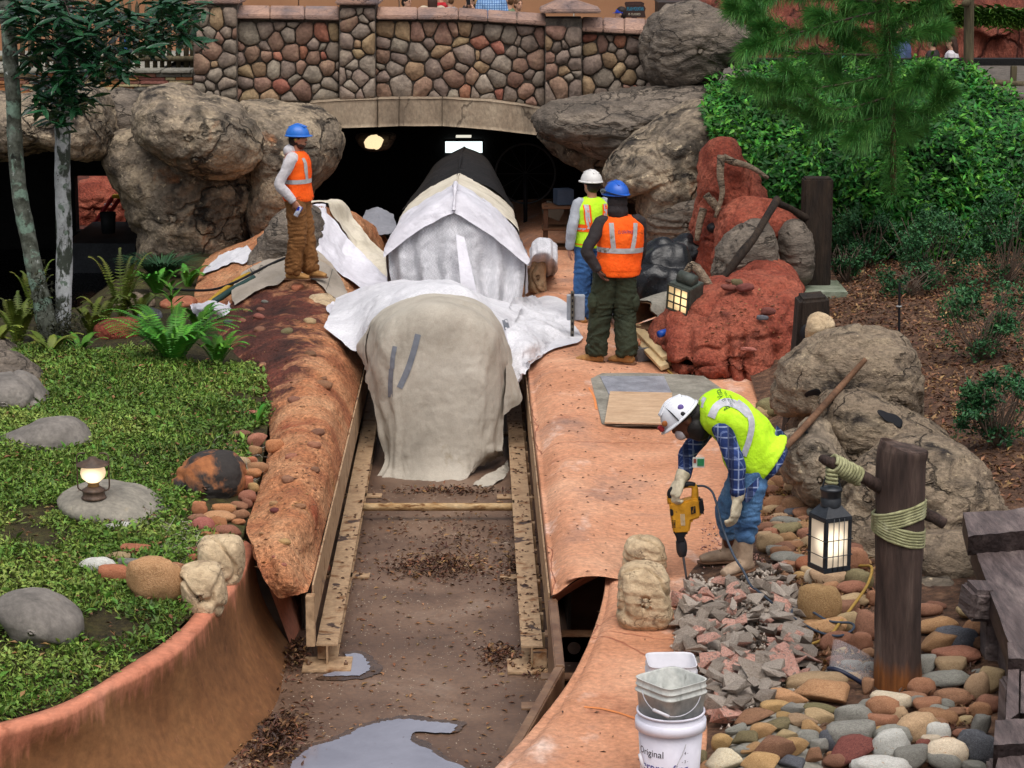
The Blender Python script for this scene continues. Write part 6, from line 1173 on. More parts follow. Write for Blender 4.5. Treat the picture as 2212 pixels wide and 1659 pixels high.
for i,b_ in enumerate(br):
 Yb=25.2+RS.uniform(-.9,.5);pts=cat_resample(np.array([tuple(D(b_[0][0],b_[0][1],25.2 if i!=11 else Yb)),tuple(D(*b_[1],(Yb+25.2)/2)),tuple(D(*b_[2],Yb))]),14)
 tube('branch',pts,[.016,.011,.006],MR['wood'],pine,n=14,seg=5)
 for j in range(14):
  w_=(j/13);d_=(pts[min(j+1,13)]-pts[max(j-1,0)]);d_/=np.linalg.norm(d_)
  n_=int(50+130*w_**2);P=pts[j]+RS.normal(size=(n_,3))*.015
  dirs=d_*.75+RS.normal(size=(n_,3))*.5+np.array([0,0,-.12]);dirs/=np.linalg.norm(dirs,axis=1)[:,None];ND.append((P,dirs))
 for s_ in range(2):
  j=RS.randint(5,12);q0=pts[j];d_=RS.normal(size=3)*.5+(pts[13]-pts[6])/np.linalg.norm(pts[13]-pts[6]);d_/=np.linalg.norm(d_);q1=q0+d_*RS.uniform(.15,.3)
  for a in np.linspace(.2,1,6):
   P=q0+(q1-q0)*a+RS.normal(size=(70,3))*.012;dirs=d_*.8+RS.normal(size=(70,3))*.5;dirs/=np.linalg.norm(dirs,axis=1)[:,None];ND.append((P,dirs))
for z_ in np.linspace(0,1,40):
 q0=np.array(trunk[0])*(1-z_)+np.array(trunk[4])*z_;P=q0+RS.normal(size=(90,3))*.03;dirs=RS.normal(size=(90,3))*[1,1,.6]+[0,0,.1];ND.append((P,dirs/np.linalg.norm(dirs,axis=1)[:,None]))
P=np.vstack([a for a,b in ND]);Dn=np.vstack([b for a,b in ND]);n=len(P);Ln=RS.uniform(.13,.22,n)[:,None]
sd_=np.cross(Dn,np.array([.1,.9,.2]));sd_/=np.linalg.norm(sd_,axis=1)[:,None]+1e-9;mid_=P+Dn*Ln*.55;tip_=P+Dn*Ln+np.c_[np.zeros(n),np.zeros(n),-.03*np.ones(n)];w_=.0022
V=np.stack([P-sd_*w_,P+sd_*w_,mid_+sd_*w_,mid_-sd_*w_,tip_],1).reshape(-1,3);b_=(np.arange(n)*5)[:,None,None];Fc=(np.array([(0,1,2),(0,2,3),(3,2,4)])[None]+b_).reshape(-1,3)
put('needles',V,Fc,LF['pine'],pine,smooth=False,kind='stuff')
# -- azaleas
def shrub(label,cx,cy,wpx,hpx,n,Lf=.035,stems=9,m='azalea',name='shrub',dens=2600,cat='shrub'):
 b=hit(cx,cy+hpx*.45);s=pscale(b.y);t=thing(name,label,cat,tuple(b),'azalea shrubs on the slope');rx=wpx/s/2;rz=hpx/s*.8;pts=[]
 for i in range(stems*3):
  a=RS.uniform(0,6.28);r=RS.uniform(.2,1)**.6;e=np.array([b.x+rx*r*math.cos(a),b.y+rx*r*math.sin(a)*.8,b.z+rz*RS.uniform(.55,1.0)]);m_=np.array(b)*.5+e*.5+RS.normal(size=3)*.06
  if True:
   V,Fc=sweep([tuple(b),tuple(m_),tuple(e)],[.007,.005,.002],5,n=9);pts.append((V,Fc))
 put('stems',*join(pts),flat('stem '+t.name,'6a5c50'),t,kind='stuff')
 P=RS.normal(size=(dens,3));P/=np.linalg.norm(P,axis=1)[:,None];P*=(RS.uniform(.3,1,dens)**.5*(.85+.9*fbm(P,1.6,3,int(cx))))[:,None];P=P*[rx,rx*.8,rz*.52]+np.array([b.x,b.y,b.z+rz*.55])
 keep=fbm(P,3.2,2,int(cx))>.03;P=P[keep]
 Vs,Fs=[],[]
 for a in range(4):
  v_,f_=leaf_mesh(P+RS.normal(size=P.shape)*.012,Lf,.5,.45);Fs.append(f_+sum(len(x)for x in Vs));Vs.append(v_)
 put('leaves',np.vstack(Vs),np.vstack(Fs),LF[m],t,smooth=False,kind='stuff');return t
shrub('twiggy dark shrub just right of the square timber post',1870,500,190,170,1);shrub('spreading dark shrub below the hedge in the middle of the slope',2010,520,230,230,1,dens=3200)
shrub('tall dark shrub under the hedge at the right edge of the picture',2170,500,220,260,1,dens=3200);shrub('low shrub above the thin metal stake',1960,600,150,90,1,dens=1500)
shrub('shrub on the leaf litter right of the thin metal stake',2120,680,220,220,1,dens=2800);shrub('lowest shrub on the leaf litter slope at the right edge',2150,860,200,240,1,dens=2800,stems=14)
shrub('small shrub crowding the concrete pad behind the square post',1830,560,90,110,1,dens=900)
# -- grass-like clumps and ferns
def blades(name,label,cx,cy,wpx,hpx,n,m,wd=.012,cat='plant',droop=.6,parent=None,depthf=.8):
 b=hit(cx,cy+hpx*.4);s=pscale(b.y);rx=wpx/s/2;hz=hpx/s;V=[];F_=[]
 for i in range(n):
  a=RS.uniform(0,6.28);r0=RS.uniform(0,.35);p0=np.array([b.x+rx*r0*math.cos(a),b.y+rx*r0*math.sin(a)*depthf,b.z]);L_=RS.uniform(.6,1.05);o=np.array([math.cos(a),math.sin(a)*depthf,0])
  pts=[p0+o*rx*L_*f+np.array([0,0,hz*L_*(2.1*f-2.1*droop*f*f)])for f in np.linspace(0,1,6)];sd_=np.array([-o[1],o[0],0])*wd;k=len(V)
  for j,p in enumerate(pts):w_=1-(j/5)**2*.95;V+=[p-sd_*w_,p+sd_*w_]
  F_+=[(k+2*j,k+2*j+1,k+2*j+3,k+2*j+2)for j in range(5)]
 return put(name,V,np.array(F_),LF[m],parent,smooth=False,label=label,cat=cat)
def fern(label,cx,cy,wpx,hpx,nf,m,name='fern',leaflet=.05,droop=.62,cat='fern',group=None):
 b=hit(cx,cy+hpx*.38);s=pscale(b.y);rx=wpx/s/2;hz=hpx/s;t=thing(name,label,cat,tuple(b),group)
 for i in range(nf):
  a=RS.uniform(0,6.28);L_=RS.uniform(.55,1.05);o=np.array([math.cos(a),math.sin(a)*.85,0]);n=26
  f=np.linspace(0.02,1,n)[:,None];r0=RS.uniform(0,.12)
  P=np.array(b)+o*(rx*(r0+L_*f))+np.array([0,0,1.])*(hz*L_*(2.3*f-2.3*droop*f*f));T_=np.gradient(P,axis=0);T_/=np.linalg.norm(T_,axis=1)[:,None];sd_=np.cross(T_,np.array([0,0,1.]));sd_/=np.linalg.norm(sd_,axis=1)[:,None]
  V=[];F_=[]
  for j in range(n):
   ll=leaflet*math.sin(min(1,j/n*1.15+.18)*math.pi*.96)**.7+.004;w_=.019
   for sg in(-1,1):
    k=len(V);tip=P[j]+sd_[j]*sg*ll+T_[j]*ll*.25+np.array([0,0,-.006]);V+=[P[j]-T_[j]*w_*.6,P[j]+T_[j]*w_*.6,tip];F_.append((k,k+1,k+2)if sg>0 else(k,k+2,k+1))
  k=len(V)
  for j in range(n):V+=[P[j]-sd_[j]*.004,P[j]+sd_[j]*.004]
  F_+=[(k+2*j,k+2*j+1,k+2*j+3)for j in range(n-1)]+[(k+2*j,k+2*j+3,k+2*j+2)for j in range(n-1)]
  bmf=bmesh.new();vs_=[bmf.verts.new(q_)for q_ in V];[bmf.faces.new([vs_[i_]for i_ in f_])for f_ in F_];bmesh.ops.remove_doubles(bmf,verts=bmf.verts[:],dist=.0075);bmf.verts.index_update()
  V=[tuple(v_.co)for v_ in bmf.verts];F_=[tuple(v_.index for v_ in f_.verts)for f_ in bmf.faces];bmf.free()
  put('frond',V,F_,LF[m],t,smooth=False)
 return t
fern('big bright green sword fern clump in the middle of the lawn',372,738,330,120,72,'fern',leaflet=.06)
fern('bright sword fern spilling over the foot of the orange bank',470,760,170,70,18,'fern',leaflet=.05)
fern('tall yellow green fern behind the brown stone',262,640,150,130,16,'fernb',leaflet=.062,droop=.5);fern('yellowing fern at the left edge beside the tree base',40,700,170,100,20,'fernb',leaflet=.062,droop=.52)
fern('brown green fern hugging the left side of the tree base',75,640,110,110,9,'fernb',leaflet=.062,droop=.5);fern('fern right of the white trunk base',195,690,130,80,14,'fernb',leaflet=.045)
fern('fern draped over the hollow rock',300,660,130,70,12,'fernb',leaflet=.062);fern('small fern below the tree base',175,745,120,40,10,'fern',leaflet=.035)
fern('feathery green cycad-like clump below the rock pier',340,610,150,60,22,'fern',leaflet=.05,droop=.6);fern('feathery clump beside the white mesh sheet',405,600,110,50,14,'fern',leaflet=.045)
fern('bright fern tuft at the edge of the orange bank near the cobbles',555,900,70,50,8,'fern',leaflet=.025)
fern('bright fern between the brown flat stone and the bank',430,690,130,60,16,'fern',leaflet=.05);fern('yellow green fern behind the blue grey stone',225,675,120,80,16,'fernb',leaflet=.06);fern('brown tipped fern at the far left edge above the dark rocks',-10,735,120,70,14,'fernb',leaflet=.06);fern('green fern left of the magnolia base',110,745,130,50,12,'fernb',leaflet=.05)
blades('liriope','dark grassy clump at the foot of the rock pier',350,575,190,46,260,'dark');blades('liriope','green grassy clump between the rocks and the black bag',1455,515,110,60,220,'fern',.01)
t=thing('broadleaf_plant','upright plant with broad bright leaves rising from the sword fern','plant',tuple(hit(372,700)));b=hit(372,700)
for i in range(11):
 a=i*2.4;L_=.13;z0=.2+.02*i;o=Vector((math.cos(a),math.sin(a),0));V,Fc=leaf_mesh(np.array([[b.x,b.y,b.z+z0]]),.15,.38,fr=(np.array([[-o.y,o.x,0.]]),np.array([[o.x,o.y,.7]]),np.array([[0,0,1.]])),var=.1);put('leaf',V,Fc,LF['fern'],t,smooth=False)
tube('stem',[b,b+Vector((0,0,.4))],.008,LF['fern'],t)
# -- twin-trunked magnolia
tree=thing('magnolia_tree','twin-trunked magnolia with lichen-spotted bark and glossy dark leaves on the left','tree',tuple(hit(115,742)))
bark=mat('lichen bark',[(.25,H('2f3029')),(.45,H('4f5248')),(.6,H('6c7066')),(.8,H('8d928a'))],scale=7,detail=9,bump=.5,bscale=25,fine=.25,fscale=60,spots=[(H('7d9484'),5,.53,.58),(H('c2c6c0'),16,.64,.67),(H('20211c'),4,.62,.7)])
barkw=mat('whitened bark',[(.3,H('8d8f90')),(.6,H('b9bbbd')),(.8,H('c6c8ca'))],scale=4,bump=.3,fine=.12,spots=[(H('3f443c'),6,.50,.55,(1,1,.5)),(H('6c7a6e'),9,.58,.63),(H('2c2f28'),20,.62,.66)])
Yt_=tree.location.y
V,Fc=sweep([D(118,752,Yt_),D(100,690,Yt_),D(84,620,Yt_),D(70,555,Yt_),D(52,470,Yt_),D(38,380,Yt_),D(32,300,Yt_),D(27,180,Yt_),D(18,60,Yt_),D(10,-60,Yt_)],[.12,.105,.09,.082,.08,.078,.076,.074,.074,.072],20,n=60)
put('trunk',V+fbm(V,5,3)[:,None]*.012,Fc,bark,tree)
V,Fc=sweep([D(128,752,Yt_+.05),D(136,680,Yt_+.05),D(139,560,Yt_+.05),D(138,470,Yt_+.05),D(135,380,Yt_+.05),D(136,260,Yt_+.05),D(138,120,Yt_+.05),D(136,-60,Yt_+.05)],[.1,.082,.084,.08,.078,.08,.082,.08],20,n=60)
put('trunk',V+fbm(V,5,3)[:,None]*.01,Fc,barkw,tree)
for cx,cy,n_,sx,sy in((135,720,900,.16,.13),(88,640,420,.09,.17),(115,740,800,.2,.08)):
 c=D(cx,cy,Yt_-.06);P=np.array(c)+RS.normal(size=(n_,3))*[sx*.6,.06,sy];V,Fc=leaf_mesh(P,.05,.25,.2);put('moss',V,Fc,leafm('dark moss %d'%cx,'1a1c10','2c2e1c','454430'),tree,smooth=False,kind='stuff')
mleaf=bpy.data.meshes.new('leaf');lv=[];lf=[]
for j in range(7):
 f=j/6;w_=.24*math.sin(math.pi*min(1,f*.92+.05))**.8;dz=-.16*f*f
 lv+=[(-w_/1.6,f,dz+.04),(0,f,dz),(w_/1.6,f,dz+.04)]
for j in range(6):a=3*j;lf+=[(a,a+1,a+4,a+3),(a+1,a+2,a+5,a+4)]
mleaf.from_pydata(lv,[],lf);mleaf.materials.append(LF['magnolia']);mleaf.polygons.foreach_set('use_smooth',[True]*len(mleaf.polygons));mleaf.update()
whorls=[(60,20),(95,45),(130,30),(160,60),(105,95),(75,120),(130,100),(175,120),(200,70),(215,30),(240,10),(150,150),(110,170),(85,195),(135,200),(165,180),(95,230),(125,250),(160,225),(205,150),(230,110),(255,60),(280,30),(300,75),(330,50),(350,15),(395,30),(405,75),(370,5),(420,10),(60,70),(185,20),(30,30),(245,150),(270,110),(150,90),(320,100),(345,80),(180,210),(50,5),(90,5),(120,0),(260,140),(385,50)]
nl=0;rest=[]
for i,(px,py)in enumerate(whorls):
 c=D(px,py+6,Yt_-.5+RS.uniform(-.5,.6));nL=7
 for j in range(nL):
  a=RS.uniform(0,6.28);el=RS.uniform(-.5,.7);yaw=a;L_=RS.uniform(.17,.24)
  if nl<290:inst('leaf',mleaf,c,(el,RS.uniform(-.5,.5),yaw),(L_,L_,L_),tree);nl+=1
  else:rest.append((tuple(c),Euler((el,RS.uniform(-.5,.5),yaw)).to_matrix(),L_))
for _ in range(1250):
 w_=whorls[RS.randint(len(whorls))];c=D(w_[0]+RS.normal()*14,w_[1]+8+RS.normal()*12,Yt_-.3+RS.normal()*.4);rest.append((tuple(c),Euler((RS.uniform(-.6,.6),RS.uniform(-.6,.6),RS.uniform(0,6.28))).to_matrix(),RS.uniform(.15,.22)))
V=np.vstack([np.array(lv)*L_@np.array(Mx).T+np.array(c)for c,Mx,L_ in rest]);F_=np.vstack([np.array(lf)+i*len(lv)for i in range(len(rest))])
put('leaves',V,F_,LF['magnolia'],tree,kind='stuff')
for i,(px,py)in enumerate(whorls[::3]):
 e=D(px,py,Yt_-.4);s0=D(137 if i%2 else 22,py-60,Yt_);tube('twig',[s0,s0 .lerp(e,.5)+Vector((0,-.1,.08)),e],[.012,.008,.004],MR['wood'],tree,n=10,seg=5)
 # -- ground cover on the lawn
LP=[(-200,1640),(0,1555),(195,1480),(340,1385),(415,1335),(478,1255),(520,1170),(470,1130),(400,1135),(430,1085),(470,1060),(540,1000),(545,930),(590,900),(575,830),(545,790),(430,800),(300,760),(200,770),(50,745),(-200,745)]
LP2=[tuple(G(a,b,.08).xy)for a,b in LP];xs=[p[0]for p in LP2];ys=[p[1]for p in LP2];pts=[]
while len(pts)<34000:
 x=RS.uniform(min(xs),max(xs));y=RS.uniform(min(ys),max(ys))
 if in_poly(x,y,LP2):pts.append((x,y))
Pg=[]
for x,y in pts:Pg.append((x,y,gz(x,y)))
Pg=np.array(Pg);dn=fbm(Pg,1.3,3);Pg=Pg[dn>-.28+RS.uniform(-.12,.12,len(Pg))];near=np.clip((19-Pg[:,1])/6,0,1)
hgt_=.025+.05*np.clip(fbm(Pg,1.7,3,5)+.4,0,1)
Vs,Fs,n0=[],[],0
for a in range(3):
 Q=Pg+np.c_[RS.normal(size=(len(Pg),2))*.012,hgt_*(a+.3)/2.2];v_,f_=leaf_mesh(Q,.04,.42,.5);Fs.append(f_+n0);Vs.append(v_);n0+=len(v_)
put('ground_cover',np.vstack(Vs),np.vstack(Fs),LF['grass'],smooth=False,kind='stuff')
q=Pg[RS.choice(len(Pg),6000)];q=q+np.c_[RS.normal(size=(6000,2))*.02,np.full(6000,.01)];v_,f_=leaf_mesh(q,.075,.07,.0,nrm=None);
x_,y_,z_=rand_rots(6000,.5);y_=RS.normal(size=(6000,3))*.5+[0,0,.8];y_/=np.linalg.norm(y_,axis=1)[:,None];x_=np.cross(y_,RS.normal(size=(6000,3)));x_/=np.linalg.norm(x_,axis=1)[:,None]
qb=Pg[RS.choice(len(Pg),2600)]+[0,0,.03];v_,f_=leaf_mesh(qb,.075,.4,.5);put('weed_leaves',v_,f_,leafm('larger weed leaf','3a5a20','557a2c','6f9440',sc=2),smooth=False,kind='stuff')
qd=Pg[RS.choice(len(Pg),5000)]+[0,0,.02];v_,f_=leaf_mesh(qd,.05,.2,.4);put('dry_bits',v_,f_,LF['fernb'],smooth=False,kind='stuff')
V,Fc=leaf_mesh(q,.08,.05,fr=(x_,y_,np.cross(x_,y_)));put('grass_blades',V,Fc,leafm('straw grass','55652a','7c8c40','a09c5c'),smooth=False,kind='stuff')
DEADV=np.array([(0,0,0),(-.5,.4,.18),(.5,.4,.14),(0,1,.06),(0,.5,0)]);
def litter(name,P,L_,m='dead',wd=.38,up=.8):
 V,Fc=leaf_mesh(P,L_,wd,up,tv=DEADV,var=.4);return put(name,V,Fc,LF[m],smooth=False,kind='stuff')
def scat(poly,n,z0=0,fn=None,lift_=.006,proj=True):
 out=[];P2=[tuple(G(a,b,z0).xy)for a,b in poly];xs=[p[0]for p in P2];ys=[p[1]for p in P2]
 while len(out)<n:
  x=RS.uniform(min(xs),max(xs));y=RS.uniform(min(ys),max(ys))
  if in_poly(x,y,P2)and(fn is None or RS.uniform()<fn(x,y)):out.append((x,y,(gz(x,y)if proj else z0)+lift_))
 return np.array(out)
litter('fallen_leaves',scat(LP,700,.08,lift_=.05),.055)
SL=[(1650,1140),(1655,1000),(1760,760),(1800,600),(2260,520),(2260,1100),(2000,1120),(1700,1250)]
litter('fallen_leaves',scat(SL,9000,.3,lift_=.012),.05,up=.6);litter('fallen_leaves',scat(SL,5000,.3,lift_=.012),.045,'deadd',up=.6)
tp_=[(790,1050),(1110,1050),(1190,1400),(1200,1480),(1090,1659),(480,1659),(620,1420),(700,1300)]
litter('fallen_leaves',scat(tp_,620,-.75,lift_=.004,proj=False),.045,'dead',up=.9)
def pile(cx,cy,sx,sy,n,z=-.742,h=.05,m='deadd'):
 c=G(cx,cy,z);s=pscale(c.y);P=np.c_[c.x+RS.normal(size=n)*sx/s,c.y+RS.normal(size=n)*sy/s*3.0,np.full(n,z)];r=np.hypot((P[:,0]-c.x)/(sx/s),(P[:,1]-c.y)/(sy/s*3));P[:,2]+=RS.uniform(0,1,n)*h*np.exp(-r*r);return P
Pl=np.vstack([pile(950,1225,60,18,850),pile(1120,1230,30,40,380,h=.03),pile(635,1420,22,22,380),pile(600,1590,40,30,700),pile(1080,1420,25,16,260),pile(1160,1440,18,14,160),pile(980,1060,60,6,300,h=.02),pile(1000,1160,110,30,300,h=.01),pile(570,1630,35,20,300)])
Pl=Pl[(Pl[:,0]<.2)];litter('leaf_pile',Pl,.042,'deadd',up=.55);litter('leaf_pile',Pl[::6]+[0,0,.015],.045,'dead',up=.6)
litter('fallen_leaves',scat([(1150,800),(1380,780),(1450,1200),(1480,1640),(1150,1650),(1290,1300),(1190,1200)],210,0,lift_=.003),.032,'deadd',.3,.9)
litter('fallen_leaves',scat([(1180,600),(1230,600),(1300,780),(1160,780)],90,0,lift_=.003),.03,'deadd',.3,.9)
litter('fallen_leaves',np.array([tuple(hit(RS.uniform(*xr),RS.uniform(*yr))+Vector((0,0,.004)))for xr,yr,n in(((540,780),(680,1250),500),((1000,1000),(1000,1001),1))for _ in range(n)]),.03,'dead',.35,.8)
litter('fallen_leaves',scat([(706,1390),(750,1390),(815,890),(795,890)],60,-.576,lift_=.0,proj=False),.04,'deadd',.35,.9)
litter('fallen_leaves',scat([(1125,1390),(1170,1390),(1122,890),(1100,890)],140,-.576,lift_=.0,proj=False),.04,'deadd',.35,.9)
g_=scat(tp_,2200,-.75,lift_=.003,proj=False);V,Fc=leaf_mesh(g_,.009,.8,.8);put('grit',V,Fc,flat('pale grit','c8b8a4',bump=0),smooth=False,kind='stuff')
# -- RIVER STONES, SLABS, RUBBLE
def stone_me(seed,amp=.16,boxy=0.0,ang=False,sub=3):
 V,Fc=ICO[sub];V=V.copy()
 if boxy:V=np.sign(V)*np.abs(V)**(1-boxy);V/=np.abs(V).max()
 h=amp*fbm(V,.9,3,seed)+(.10*ridge(V,1.2,2,seed)if ang else 0)
 V=V*(1+h)[:,None]
 if ang:
  rs=np.random.RandomState(seed)
  for _ in range(9):
   n=rs.normal(size=3);n/=np.linalg.norm(n);d=rs.uniform(.55,.85);s=V@n;V=V-np.outer(np.maximum(s-d,0)*.92,n)
 V=V/np.abs(V).max(0);me=mk_mesh('stone',V,Fc);me.materials.append(None);return me
ROUND=[stone_me(i,.38,.16 if i%2 else 0)for i in range(7)]+[stone_me(17,.15,.1,True)];ANG=[stone_me(20+i,.12,.2,True)for i in range(8)]
_lab={}
CW={'tan':'tan','ochre':'ochre','rust':'rust brown','brown':'brown','grey':'grey','dgrey':'dark grey','cream':'cream','white':'whitish','maroon':'maroon','olive':'olive','orange':'orange','red':'reddish'}
STN=[]
def stones(lst,f,off,area,cat='stone',name='river_stone',group=None,sink=.18,kind='round',bv=None,noun='river stone',zl=0,hk=1.0):
 mats={}
 for i,q in enumerate(lst):
  x,y,w_,h_,col=q[:5];px,py=off[0]+x*f,off[1]+y*f;wp,hp=w_*f,h_*f;kd=q[5]if len(q)>5 else kind
  b=hit(px,py+hp*.22,bv);s=pscale(b.y);w2=wp/s/2;asp=hp/max(wp,1)
  dep=w2*RS.uniform(.62,.85)if asp<1.1 else w2*.9
  hz=max(math.sqrt(max((hp/s/2)**2-(dep*.33)**2,0))/.92,w2*.34)*hk;w2*=1.42;hz*=1.3;c_=G(px,py,b.z+hz*(1-sink));b.x,b.y=c_.x,c_.y
  base=(ANG if kd=='ang' else ROUND)[RS.randint(8)];key=(base.name,col)
  if key not in mats:m2=base.copy();m2 .materials[0]=PEB[col];mats[key]=m2
  lab=[('large' if wp>62 else 'small' if wp<26 else 'medium'),('flat' if asp<.42 else 'upright' if asp>1.05 else 'angular' if kd=='ang' else 'rounded'),CW[col]]
  o=inst(name,mats[key],(b.x,b.y,b.z+hz*(1-sink)+zl),(RS.uniform(-.12,.12),q[6]if len(q)>6 else RS.uniform(-.16,.16),RS.uniform(-.35,.35)),(w2,dep,hz));STN.append((o,lab,area,noun,cat,group,py,px))
 return
A1='between the rope-wrapped post and the lantern';
stones([(1200,115,90,120,'cream'),(1365,130,290,120,'tan'),(1590,140,180,150,'olive'),(1530,205,210,110,'rust'),(1270,340,270,290,'ochre'),(1535,310,220,110,'tan'),(1500,375,210,120,'brown'),(1690,290,80,110,'rust'),(1330,515,290,170,'ochre','ang'),(1510,490,160,150,'tan'),(1650,510,150,210,'brown'),(1600,650,160,150,'rust'),(1660,730,110,80,'brown'),(1420,640,240,160,'rust')],.2676,(1431,1215),'left of the rope-wrapped post',group='river stones left of the post')
stones([(1240,960,400,130,'tan'),(1300,1050,420,190,'ochre','ang'),(1660,1000,90,120,'brown'),(1545,1245,240,200,'grey'),(1660,1155,130,110,'grey'),(1855,1135,280,150,'cream'),(1785,1170,220,170,'rust'),(1780,1290,240,160,'rust','ang'),(1550,1395,370,200,'grey'),(1525,1520,360,210,'maroon','ang'),(1850,1410,250,170,'grey'),(1840,1490,270,240,'white'),(1750,1645,400,70,'white'),(1400,1600,160,110,'brown'),(1450,1330,120,90,'brown'),(1330,1440,120,160,'dgrey')],.2676,(1431,1215),'below the face shield',group='foreground river stones')
stones([(500,345,130,60,'brown'),(430,380,180,90,'brown'),(500,505,290,130,'ochre'),(650,610,280,170,'dgrey'),(540,640,290,140,'ochre','ang'),(800,545,210,140,'rust','ang'),(770,400,190,100,'tan'),(660,745,320,90,'rust'),(430,830,150,150,'grey'),(630,840,240,140,'tan'),(575,935,340,120,'grey'),(380,1010,190,150,'rust'),(300,1095,190,100,'brown'),(440,1150,210,110,'rust'),(620,1090,250,130,'brown'),(950,960,180,190,'tan'),(830,1000,170,220,'tan'),(920,1140,180,130,'brown'),(500,1250,260,140,'rust'),(330,1340,330,210,'tan'),(510,1380,160,160,'white'),(460,1450,150,100,'cream'),(390,1490,110,120,'maroon'),(580,1530,280,220,'cream'),(560,1610,220,130,'grey'),(320,1580,260,180,'grey'),(820,1490,260,240,'dgrey'),(860,1320,160,170,'grey','ang'),(640,1210,160,80,'brown'),(850,650,110,90,'brown'),(800,1640,170,80,'grey'),(700,1380,120,80,'brown'),(760,1200,110,70,'rust')],.2675,(1890,1215),'between the post and the timber railing',group='river stones right of the post')
stones([(190,320,150,50,'grey','ang'),(250,385,130,80,'tan'),(75,410,100,70,'brown'),(265,525,200,110,'brown'),(85,560,130,60,'tan'),(270,585,160,60,'dgrey'),(140,610,130,50,'tan'),(190,660,210,60,'grey'),(30,700,110,80,'brown'),(200,720,190,90,'olive'),(340,750,120,80,'brown'),(70,820,190,140,'tan'),(195,780,130,80,'ochre'),(220,845,160,95,'rust','ang'),(370,820,110,90,'tan'),(200,935,220,70,'grey'),(230,1000,120,60,'rust'),(340,985,130,110,'orange'),(720,960,170,170,'rust'),(710,880,150,110,'brown'),(20,520,100,60,'brown'),(120,480,110,50,'tan'),(350,480,120,60,'brown'),(420,640,110,70,'brown'),(430,560,100,60,'tan'),(60,640,90,50,'brown')],.2766,(1647,945),'between the bent worker and the lantern',group='river stones behind the bent worker')
stones([(700,1085,190,130,'olive'),(655,1120,110,100,'tan')],.2766*1.0,(1470,580),'at the foot of the dark stump',group='stones by the stump')
heap=[(730,1245,270,120,'brown'),(1000,1075,280,100,'ochre'),(920,1160,220,90,'ochre'),(1270,1240,260,120,'tan'),(1290,1190,240,90,'olive'),(1120,1270,220,100,'tan'),(900,1310,250,110,'olive'),(680,1420,200,110,'olive'),(820,1360,180,110,'ochre'),(910,1510,290,190,'brown'),(1150,1420,190,120,'grey'),(1080,1490,200,130,'ochre'),(490,1460,150,130,'ochre'),(250,1580,240,120,'olive'),(500,1600,260,170,'cream'),(790,1605,240,130,'ochre'),(600,1345,150,100,'grey'),(1050,1620,200,110,'dgrey'),(1230,1560,130,120,'brown'),(1200,1340,160,120,'ochre'),(640,1530,150,90,'grey'),(1270,1480,120,140,'grey'),(1000,1400,170,90,'tan'),(720,1500,160,90,'ochre'),(380,1640,180,80,'ochre'),(1060,1180,160,80,'grey'),(1000,1240,170,70,'ochre')]
hp=np.array(G(1690,1640,0));
hm_rows=[[(1520,1740,0),(1600,1740,.10),(1720,1740,.12),(1820,1740,.02)],[(1530,1640,0),(1600,1620,.10),(1700,1600,.13),(1800,1620,.02)],[(1590,1560,0),(1650,1545,.07),(1720,1535,.1),(1800,1560,.02)],[(1650,1500,0),(1690,1490,.05),(1740,1480,.05),(1790,1500,0)]]
mortar_heap=loft('mortar_heap',hm_rows,40,40,MR['concrete'],lambda p,u,v:fbm(p,9,3)*.03,label='low mound of mortar holding the heaped flat stones in the foreground',cat='mound')
BVH_=bvh_of([mortar_heap,bed,deck,deck2])
stones(heap,.2676,(1431,1215),'in the mortared heap by the buckets',group='stones mortared into the foreground heap',kind='ang',bv=BVH_,name='slab_stone',noun='slab stone',sink=.25,hk=1.0)
L4=[(1702,1172,145,65,'red'),(1632,1202,105,75,'rust','ang'),(1735,1235,90,70,'orange'),(1685,1250,120,50,'orange'),(1615,1272,70,55,'ochre'),(1675,1320,130,110,'ochre','ang'),(1630,1375,105,70,'rust'),(1590,1410,100,60,'orange'),(1525,1335,90,50,'tan'),(1568,1472,55,75,'orange'),(1630,1458,80,65,'ochre'),(1565,1558,90,75,'red'),(1562,1602,55,55,'rust'),(1262,1630,75,70,'orange'),(1415,1630,130,40,'ochre'),(1515,1615,90,50,'rust'),(1590,1030,80,35,'red'),(1520,1160,120,30,'brown'),(1600,1500,60,50,'ochre'),(1590,1330,60,50,'orange'),(1650,1420,60,40,'red')]
stones(L4,.3418,(0,540),'at the foot of the orange bank',group='orange cobbles by the bank')
L3=[(1237,55,75,80,'orange'),(1388,56,115,57,'orange'),(1362,98,155,65,'ochre'),(1262,158,115,95,'red'),(1355,152,80,85,'orange'),(1405,190,150,75,'red'),(1490,90,100,60,'rust'),(1475,135,70,35,'orange'),(1185,318,95,45,'rust'),(1197,360,60,45,'orange'),(1095,420,80,60,'rust'),(1300,215,90,40,'orange'),(1230,110,100,50,'brown')]
stones(L3,.3489,(0,1080),'above the pale block rocks',group='orange cobbles above the block rocks')
stones([(615,400,205,95,'white'),(815,395,150,70,'grey'),(712,458,155,100,'orange'),(738,350,125,60,'tan'),(848,310,160,60,'orange'),(950,495,290,240,'ochre'),(875,545,95,60,'white'),(735,162,135,55,'white')],.3489,(0,1080),'on the lawn above the curved wall',group='loose stones on the lawn',sink=.12)
ORG[bank]=Vector((0,0,0));mp_={}
